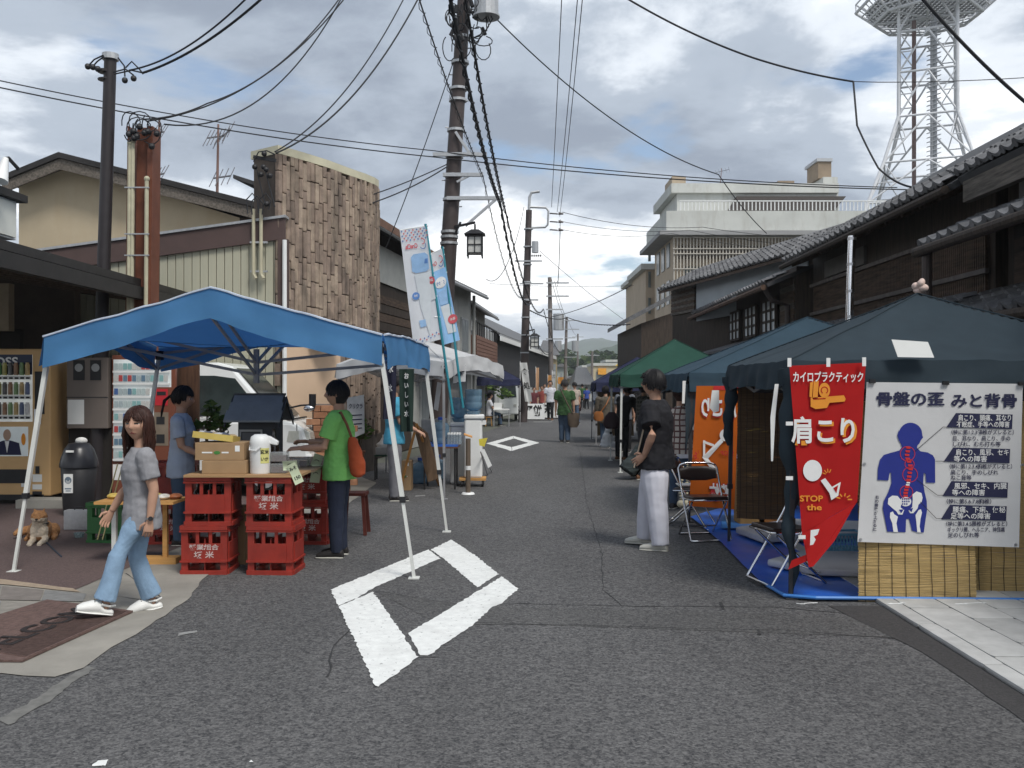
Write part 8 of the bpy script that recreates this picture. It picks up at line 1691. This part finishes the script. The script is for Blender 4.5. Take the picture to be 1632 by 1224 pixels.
WK_ = [((0, .32, -.95), (0, .02, -1)), ((0, -.12, -1), (0, -.42, -.9))]

# the woman walking past at the left
yw = 6.66
wm, J = person('woman in grey T-shirt and pale jeans walking past in white clogs', XA(226, yw), yw, 120, 1.43, [((-.02, .50, -.86), (-.02, .24, -.97), (0, .97, .22)), ((.02, .06, -1), (.02, -.30, -.95), (0, .99, -.14))], [((-.13, -.20, -.97), (-.02, .13, -.99)), ((.12, .28, -.95), (.05, .50, -.87))], GREYT, JEANL, CLOG, ('long', BRNH), yaw=52, pitch=-2, headk=1.1, sleeve='short', vox=.0095, female=True, flare=.020, hem=.095, shoe_style='clog', hairlen=.25, strands=620, girth=1.07, collar=False, seed=1, nu=84, leg_len=.97, hand_bend=.85)
m = MB(); w_ = J['wr'][0]; 
for k in range(10):
    t = k / 10 * 6.283; 
m.loft([(w_ + Vector((0, -.004 * 0, .018 + z)), (.0285, 0, 0), (0, .0285, 0)) for z in (-.006, .006)], 16); q = MB(); q.v, q.f, q.mi, q.ch = m.v, m.f, m.mi, m.ch
wt = m.mesh('watch'); wt.materials.append(STEEL); wo = bpy.data.objects.new('watch', wt); COL.objects.link(wo); wo.parent = wm
m = MB(); c = w_ + Vector((-.03, 0, .018)); m.cyl(c, c - Vector((.006, 0, 0)), .016, n=14); me = m.mesh('watch_face'); me.materials.append(BLACK); q = bpy.data.objects.new('watch_face', me); COL.objects.link(q); q.parent = wo
# green polo
yg = 8.85; gp, J = person('person in bright green polo and dark jeans at the stall', XA(541, yg), yg, 84, 1.60, [((-.03, .02, -1), (-.02, -.02, -1)), ((.03, .06, -1), (.02, -.04, -1))], [((-.10, .30, -.95), (.10, .98, -.05)), ((.05, .45, -.9), (-.1, .97, .05))], GREENP, JEAND, BLKS, ('bob', BLKH), sleeve='short', vox=.011, hem=.085, strands=420, seed=2, nu=56, yaw=6, loose=1.08, girth=1.1)
def swoosh(par, pts): pass
o = thing('shoulder_bag', (XA(570, 8.7), 8.7, .75), 'orange cloth shoulder bag hanging at the green shirted back', 'bag'); OR = mat('orange canvas', (.33, .06, .018), .85, .08, 9, .3, bscale=14)
bc = Vector((XA(571, 8.72), 8.70, 0)); m = MB(); m.loft([(Vector((bc.x + dx, bc.y, z)), (a, 0, 0), (0, b, 0)) for z, a, b, dx in ((.76, .03, .045, .0), (.79, .07, .065, .0), (.89, .078, .07, -.01), (1.02, .062, .055, -.03), (1.10, .045, .04, -.05), (1.13, .03, .03, -.055))], 16); q = remesh(m, .011, 2, .006, 4); q.build('pouch', OR, o, True)
m = MB(); m.tube([Vector((bc.x - .05, bc.y, 1.10)), Vector((bc.x - .10, bc.y - .02, 1.25)), Vector((bc.x - .155, bc.y - .03, 1.36)), Vector((bc.x - .19, bc.y + .06, 1.34))], .013, 6); m.build('strap', mat('brown strap', (.16, .06, .03), .7), o, True)
# vendor with ponytail
yv2 = 9.5; person('vendor in pale blue shirt with black ponytail behind the stall', XA(288, yv2), yv2, -84, 1.55, ST_, [((-.1, .25, -.95), (.12, .9, -.35)), ((.1, .2, -.97), (-.12, .9, -.4))], LBS, JEAN, BLKS, ('pony', BLKH), vox=.013, female=True, hem=.10, strands=340, seed=3, nu=48, pitch=-10)
# man in black polo with the board
ym2 = 9.3; mm, J = person('man in black polo and baggy white trousers with hand on hip', XA(1045, ym2), ym2, 66, 1.715, [((-.10, -.10, -1), (-.06, -.12, -1)), ((.08, .24, -1), (.04, .12, -1))], [((-.48, -.22, -.85), (.42, .42, -.80), (.1, .75, -.55)), ((.12, .12, -1), (.05, .35, -.93))], BLKP, WHP, WSH, ('short', BLKH), vox=.011, hem=.075, strands=600, seed=4, nu=56, girth=1.22, loose=1.5, yaw=-8, hand_bend=.25)
o = thing('carried_board', (XA(1020, 9.1), 9.1, .75), 'flat black board with pale edge carried under the arm of the man in black', 'board'); a, b, c, d = P(1031, 664, 9.15), P(1040, 668, 9.45), P(1026, 745, 9.45), P(1011, 745, 9.15); m = MB(); m.prism([a, b, c, d], (.012, 0, 0)); m.build('panel', BLACK, o); m = MB(); m.bar(a - Vector((.004, .006, 0)), d - Vector((.004, .006, 0)), .016, .012); m.build('edge', mat('pale wood edge', (.5, .4, .3), .7), o)
# plaid shirt behind him
person('person in cream plaid shirt and jeans facing the orange banner', XA(1084, 12.2), 12.2, -30, 1.56, ST_, AR_, PLA, JEAN, BLKS, ('bob', BRNH), sleeve='long', vox=.016, hem=.10, seed=5, strands=140)
# further along
G5 = person('man in green T-shirt and jeans walking away down the street', XA(900, 26.1), 26.1, -4, 1.70, [((0, .16, -1), (0, -.05, -1)), ((0, -.05, -1), (0, -.2, -1))], AR_, DKG, JEAN, BLKS, ('short', hairm('grey black', (.045, .043, .042))), vox=.018, hem=.09, seed=6, strands=120, girth=1.12, loose=1.2)
o = thing('satchel', (XA(913, 26), 26, .7), 'brown satchel slung on the man in the green T-shirt', 'bag'); c = P(914, 665, 25.9); BRB = mat('brown canvas bag', (.10, .075, .055), .9, .15, 8); m = MB(); m.loft([(c + Vector((0, 0, z)), (a, 0, 0), (0, .06, 0)) for z, a in ((-.28, .10), (-.2, .15), (.05, .17), (.12, .14))], 12); m.build('pouch', BRB, o, True); m = MB(); m.tube([c + Vector((-.02, -.06, .1)), P(905, 645, 25.85), P(893, 620, 25.9)], .02, 5); m.build('strap', BRB, o)
person('man in white shirt and black trousers walking towards us', XA(877, 42), 42, 176, 1.74, WK_, AR_, DENC, BLKC, BRSH, ('short', BLKH), vox=.022, seed=7, strands=90)
person('woman in taupe cardigan walking away beside the tents', XA(965, 24), 24, -6, 1.53, [((0, .1, -1), (0, -.05, -1)), ((0, -.05, -1), (0, -.15, -1))], [((-.2, .05, -1), (.1, .3, -.9)), ((.2, 0, -1), (0, .2, -1))], BRC, JEAN, BLKS, ('bob', BLKH), sleeve='long', vox=.018, female=True, seed=8, hem=.13, girth=1.1)
o = thing('shoulder_bag', (XA(955, 23.8), 23.8, .6), 'tan leather bag slung across the taupe cardigan', 'bag'); c = P(954, 662, 23.75); TANL = mat('tan leather', (.30, .11, .03), .5); m = MB(); m.loft([(c + Vector((0, 0, z)), (a, 0, 0), (0, .05, 0)) for z, a in ((-.14, .09), (-.08, .13), (.05, .12), (.1, .08))], 12); m.build('pouch', TANL, o, True); m = MB(); m.tube([c + Vector((.05, 0, .08)), P(966, 645, 23.72), P(972, 632, 23.8)], .016, 5); m.build('strap', TANL, o)
person('person in black bending over the green tent stall', XA(991, 20), 20, -42, 1.62, ST_, [((-.1, .2, -1), (0, .3, -.9)), ((.1, .4, -.9), (0, .7, -.7))], BLKC, BLKC, BRSH, ('bob', BLKH), lean=(.05, .28, .95), sleeve='long', vox=.018, seed=9, hem=.12)
c = P(969, 702, 20.2); m = MB(); m.loft([(c + Vector((0, 0, z)), (a, 0, 0), (0, .08, 0)) for z, a in ((-.15, .17), (-.1, .19), (.1, .12), (.3, .04))], 12); q = remesh(m, .02, 1, .02, 3); tag(q.build('carrier_bag', _m['white thin bag'], None, True), 'pale carrier bag hanging behind the person in black', 'bag')
c = P(975, 668, 19.7); m = MB(); m.loft([(c + Vector((0, 0, z)), (a, 0, 0), (0, .08, 0)) for z, a in ((-.2, .12), (-.1, .19), (.05, .15), (.15, .06))], 12); tag(m.build('shoulder_bag', mat('black red bag', (.03, .014, .018), .7), None, True), 'large black bag on the hip of the person in black', 'bag')
person('person in dark plaid shirt standing under the green tent', XA(1026, 18.2), 18.2, -70, 1.62, ST_, AR_, PLD, BLKC, BLKS, ('bob', BLKH), sleeve='long', vox=.018, seed=10, hem=.11)
person('person crouching in dark striped top beside the tent leg', XA(1006, 16.0), 16.0, -78, 1.58, [((-.1, .86, .42), (-.02, -.62, -.78)), ((.1, .86, .36), (.02, -.62, -.78))], [((-.1, .7, -.6), (.2, .8, -.1)), ((.1, .7, -.6), (-.2, .8, -.1))], DSTR, BLKC, BRSH, ('bob', BLKH), lean=(0, .62, .78), sleeve='long', vox=.016, seed=11, pitch=-15, hem=.08, girth=1.1)
person('person in grey cap between the indigo and green tents', XA(996, 22.5), 22.5, 170, 1.62, ST_, AR_, mat('grey blue top', (.14, .15, .17), .9), BLKC, BLKS, ('cap', mat('grey cap', (.30, .28, .26), .9)), vox=.02, seed=12, strands=40)
person('person in white shirt seated at the far desk', XA(780, 36.3), 36.3, -80, 1.6, [((-.1, 1, -.08), (0, .05, -1)), ((.1, 1, -.08), (0, .1, -1))], [((-.1, .4, -.9), (0, .9, -.1)), ((.1, .4, -.9), (0, .9, -.1))], DENC, JEAN, BLKS, ('bob', BLKH), vox=.022, seed=13, strands=80)
o = thing('stool', (XA(777, 36.3), 36.3, 0), 'wooden stool under the seated person in white', 'stool'); x = XA(779, 36.3); m = MB(); m.cyl((x, 36.3, .33), (x, 36.3, .36), .16, n=14); m.build('seat', HON, o)
for k in range(4): m = MB(); t = R(45 + 90 * k); m.cyl((x + .12 * math.cos(t), 36.3 + .12 * math.sin(t), .33), (x + .17 * math.cos(t), 36.3 + .17 * math.sin(t), 0), .02, n=6); m.build('leg', HON, o)
person('person in cyan shirt and grey trousers behind the cloth strips', XA(628, 13.1), 13.1, -80, 1.68, ST_, [((-.1, .2, -1), (.05, .8, -.4)), ((.1, .3, -1), (0, .8, -.4))], CYAN, GREYP, BLKS, ('short', BLKH), vox=.016, seed=14, loose=1.15)
for k, (px, y, th, H, tp_, bt, lab) in enumerate(((851, 43.2, 200, 1.45, MAROON, BLKC, 'person in maroon behind the white lettered table'), (864, 44.9, 170, 1.5, mat('rust red top', (.22, .05, .04), .9), BLKC, 'person in rust red at the far stall'), (916, 38, 20, 1.66, mat('beige top', (.36, .30, .25), .9), JEAN, 'person in beige just right of the green T-shirt man'), (949, 47, -60, 1.72, DENC, JEAN, 'person in white top and blue shorts by the indigo tent'), (928, 62, 0, 1.6, DKG, BLKC, 'small distant figure in dark green'), (935, 60, 10, 1.45, mat('royal blue top', (.03, .06, .25), .9), BLKC, 'small distant figure in royal blue'), (868, 56, 180, 1.6, mat('pale pink top', (.45, .32, .3), .9), GREYP, 'distant figure in pale pink by the orange flag'))):
    person(lab, XA(px, y), y, th, H, WK_ if k > 1 else ST_, AR_, tp_, bt, WSH if k == 3 else BLKS, ('short', BLKH), vox=.028, seed=20 + k, strands=50, nu=24, skirt=.75 if k == 3 else None)

# ================================================================== the dog
FUR = mat('ginger fur', (.33, .165, .07), .95, .3, 45, .9, bscale=110); FURW = mat('cream fur', (.62, .52, .40), .95, .15, 45, .9, bscale=110); NOSE = mat('black nose', (.012, .011, .011), .35)
dc = G(60, 868); Mx = Matrix.Translation(dc) @ Matrix.Rotation(R(14), 4, 'Z') @ Matrix.Scale(.92, 4)
mb = MB(); mb.sphere((-.04, .30, .12), (.12, .26, .115), 18, 12); mb.sphere((.0, .12, .14), (.105, .12, .13), 16, 12); limb(mb, [Vector((0, .1, .18)), Vector((.01, .06, .27))], [.085, .075]); mb.sphere((.01, .03, .30), (.085, .075, .072), 16, 12); limb(mb, [Vector((.01, .0, .288)), Vector((.01, -.075, .272))], [.045, .028])
for s_ in (-1, 1):
    limb(mb, [Vector((s_ * .06, .12, .08)), Vector((s_ * .06, .0, .035)), Vector((s_ * .05, -.12, .028)), Vector((s_ * .05, -.165, .022))], [.045, .033, .027, .024]); mb.sphere((s_ * .1 - .03, .42, .09), (.07, .12, .085), 12, 9); limb(mb, [Vector((s_ * .13 - .03, .36, .035)), Vector((s_ * .14 - .03, .22, .028))], [.035, .025])
    mb.add([Vector((.01 + s_ * .062, .055, .345)), Vector((.01 + s_ * .022, .045, .362)), Vector((.01 + s_ * .05, .01, .35)), Vector((.01 + s_ * .056, .03, .412))], [(0, 1, 3), (1, 2, 3), (2, 0, 3), (0, 2, 1)])
limb(mb, [Vector((-.08, .5, .1)), Vector((-.2, .52, .09)), Vector((-.29, .46, .08)), Vector((-.33, .38, .07))], [.045, .055, .05, .02])
q = remesh(mb, .009, 2, .006, 9, 40)
for i, f in enumerate(q.f):
    p = sum((q.v[k] for k in f), Vector()) / len(f); wh = (p.y < .035 and p.z < .285 and p.z > .2) or (p.y < .07 and .08 < p.z <= .24) or (p.z < .05 and p.y < .02) or (abs(abs(p.x - .01) - .06) < .03 and p.z < .29 and p.y < .06) or p.y < -.03 and p.z < .285
    q.mi[i] = 1 if wh else 0
for v in q.v: v.xyz = Mx @ v
dog = thing('dog', dc, 'x', 'dog'); bpy.data.objects.remove(dog)
dog = q.build('dog', [FUR, FURW], None, True); tag(dog, 'ginger and cream dog lying on the red paving', 'dog')
for nm, c, r_, mt in (('nose', (.01, -.098, .288), (.014, .012, .011), NOSE), ('eye', (-.024, -.018, .325), (.009, .007, .008), NOSE), ('eye', (.044, -.018, .325), (.009, .007, .008), NOSE)): m = MB(); m.sphere(Mx @ Vector(c), r_, 10, 7); m.build(nm, mt, dog, True)
m = MB(); m.tube([Mx @ Vector((.01 - .022, -.09, .262)), Mx @ Vector((.01, -.096, .268)), Mx @ Vector((.01 + .022, -.09, .262))], .003, 5); m.build('mouth', NOSE, dog); m = MB(); m.tube([Mx @ Vector((.01 + .082 * math.cos(R(a)), .085 + .072 * math.sin(R(a)), .222)) for a in range(0, 361, 30)], .007, 5); m.build('collar', mat('dark collar', (.03, .025, .025), .7), dog)
bpy.data.scenes.remove(TS)
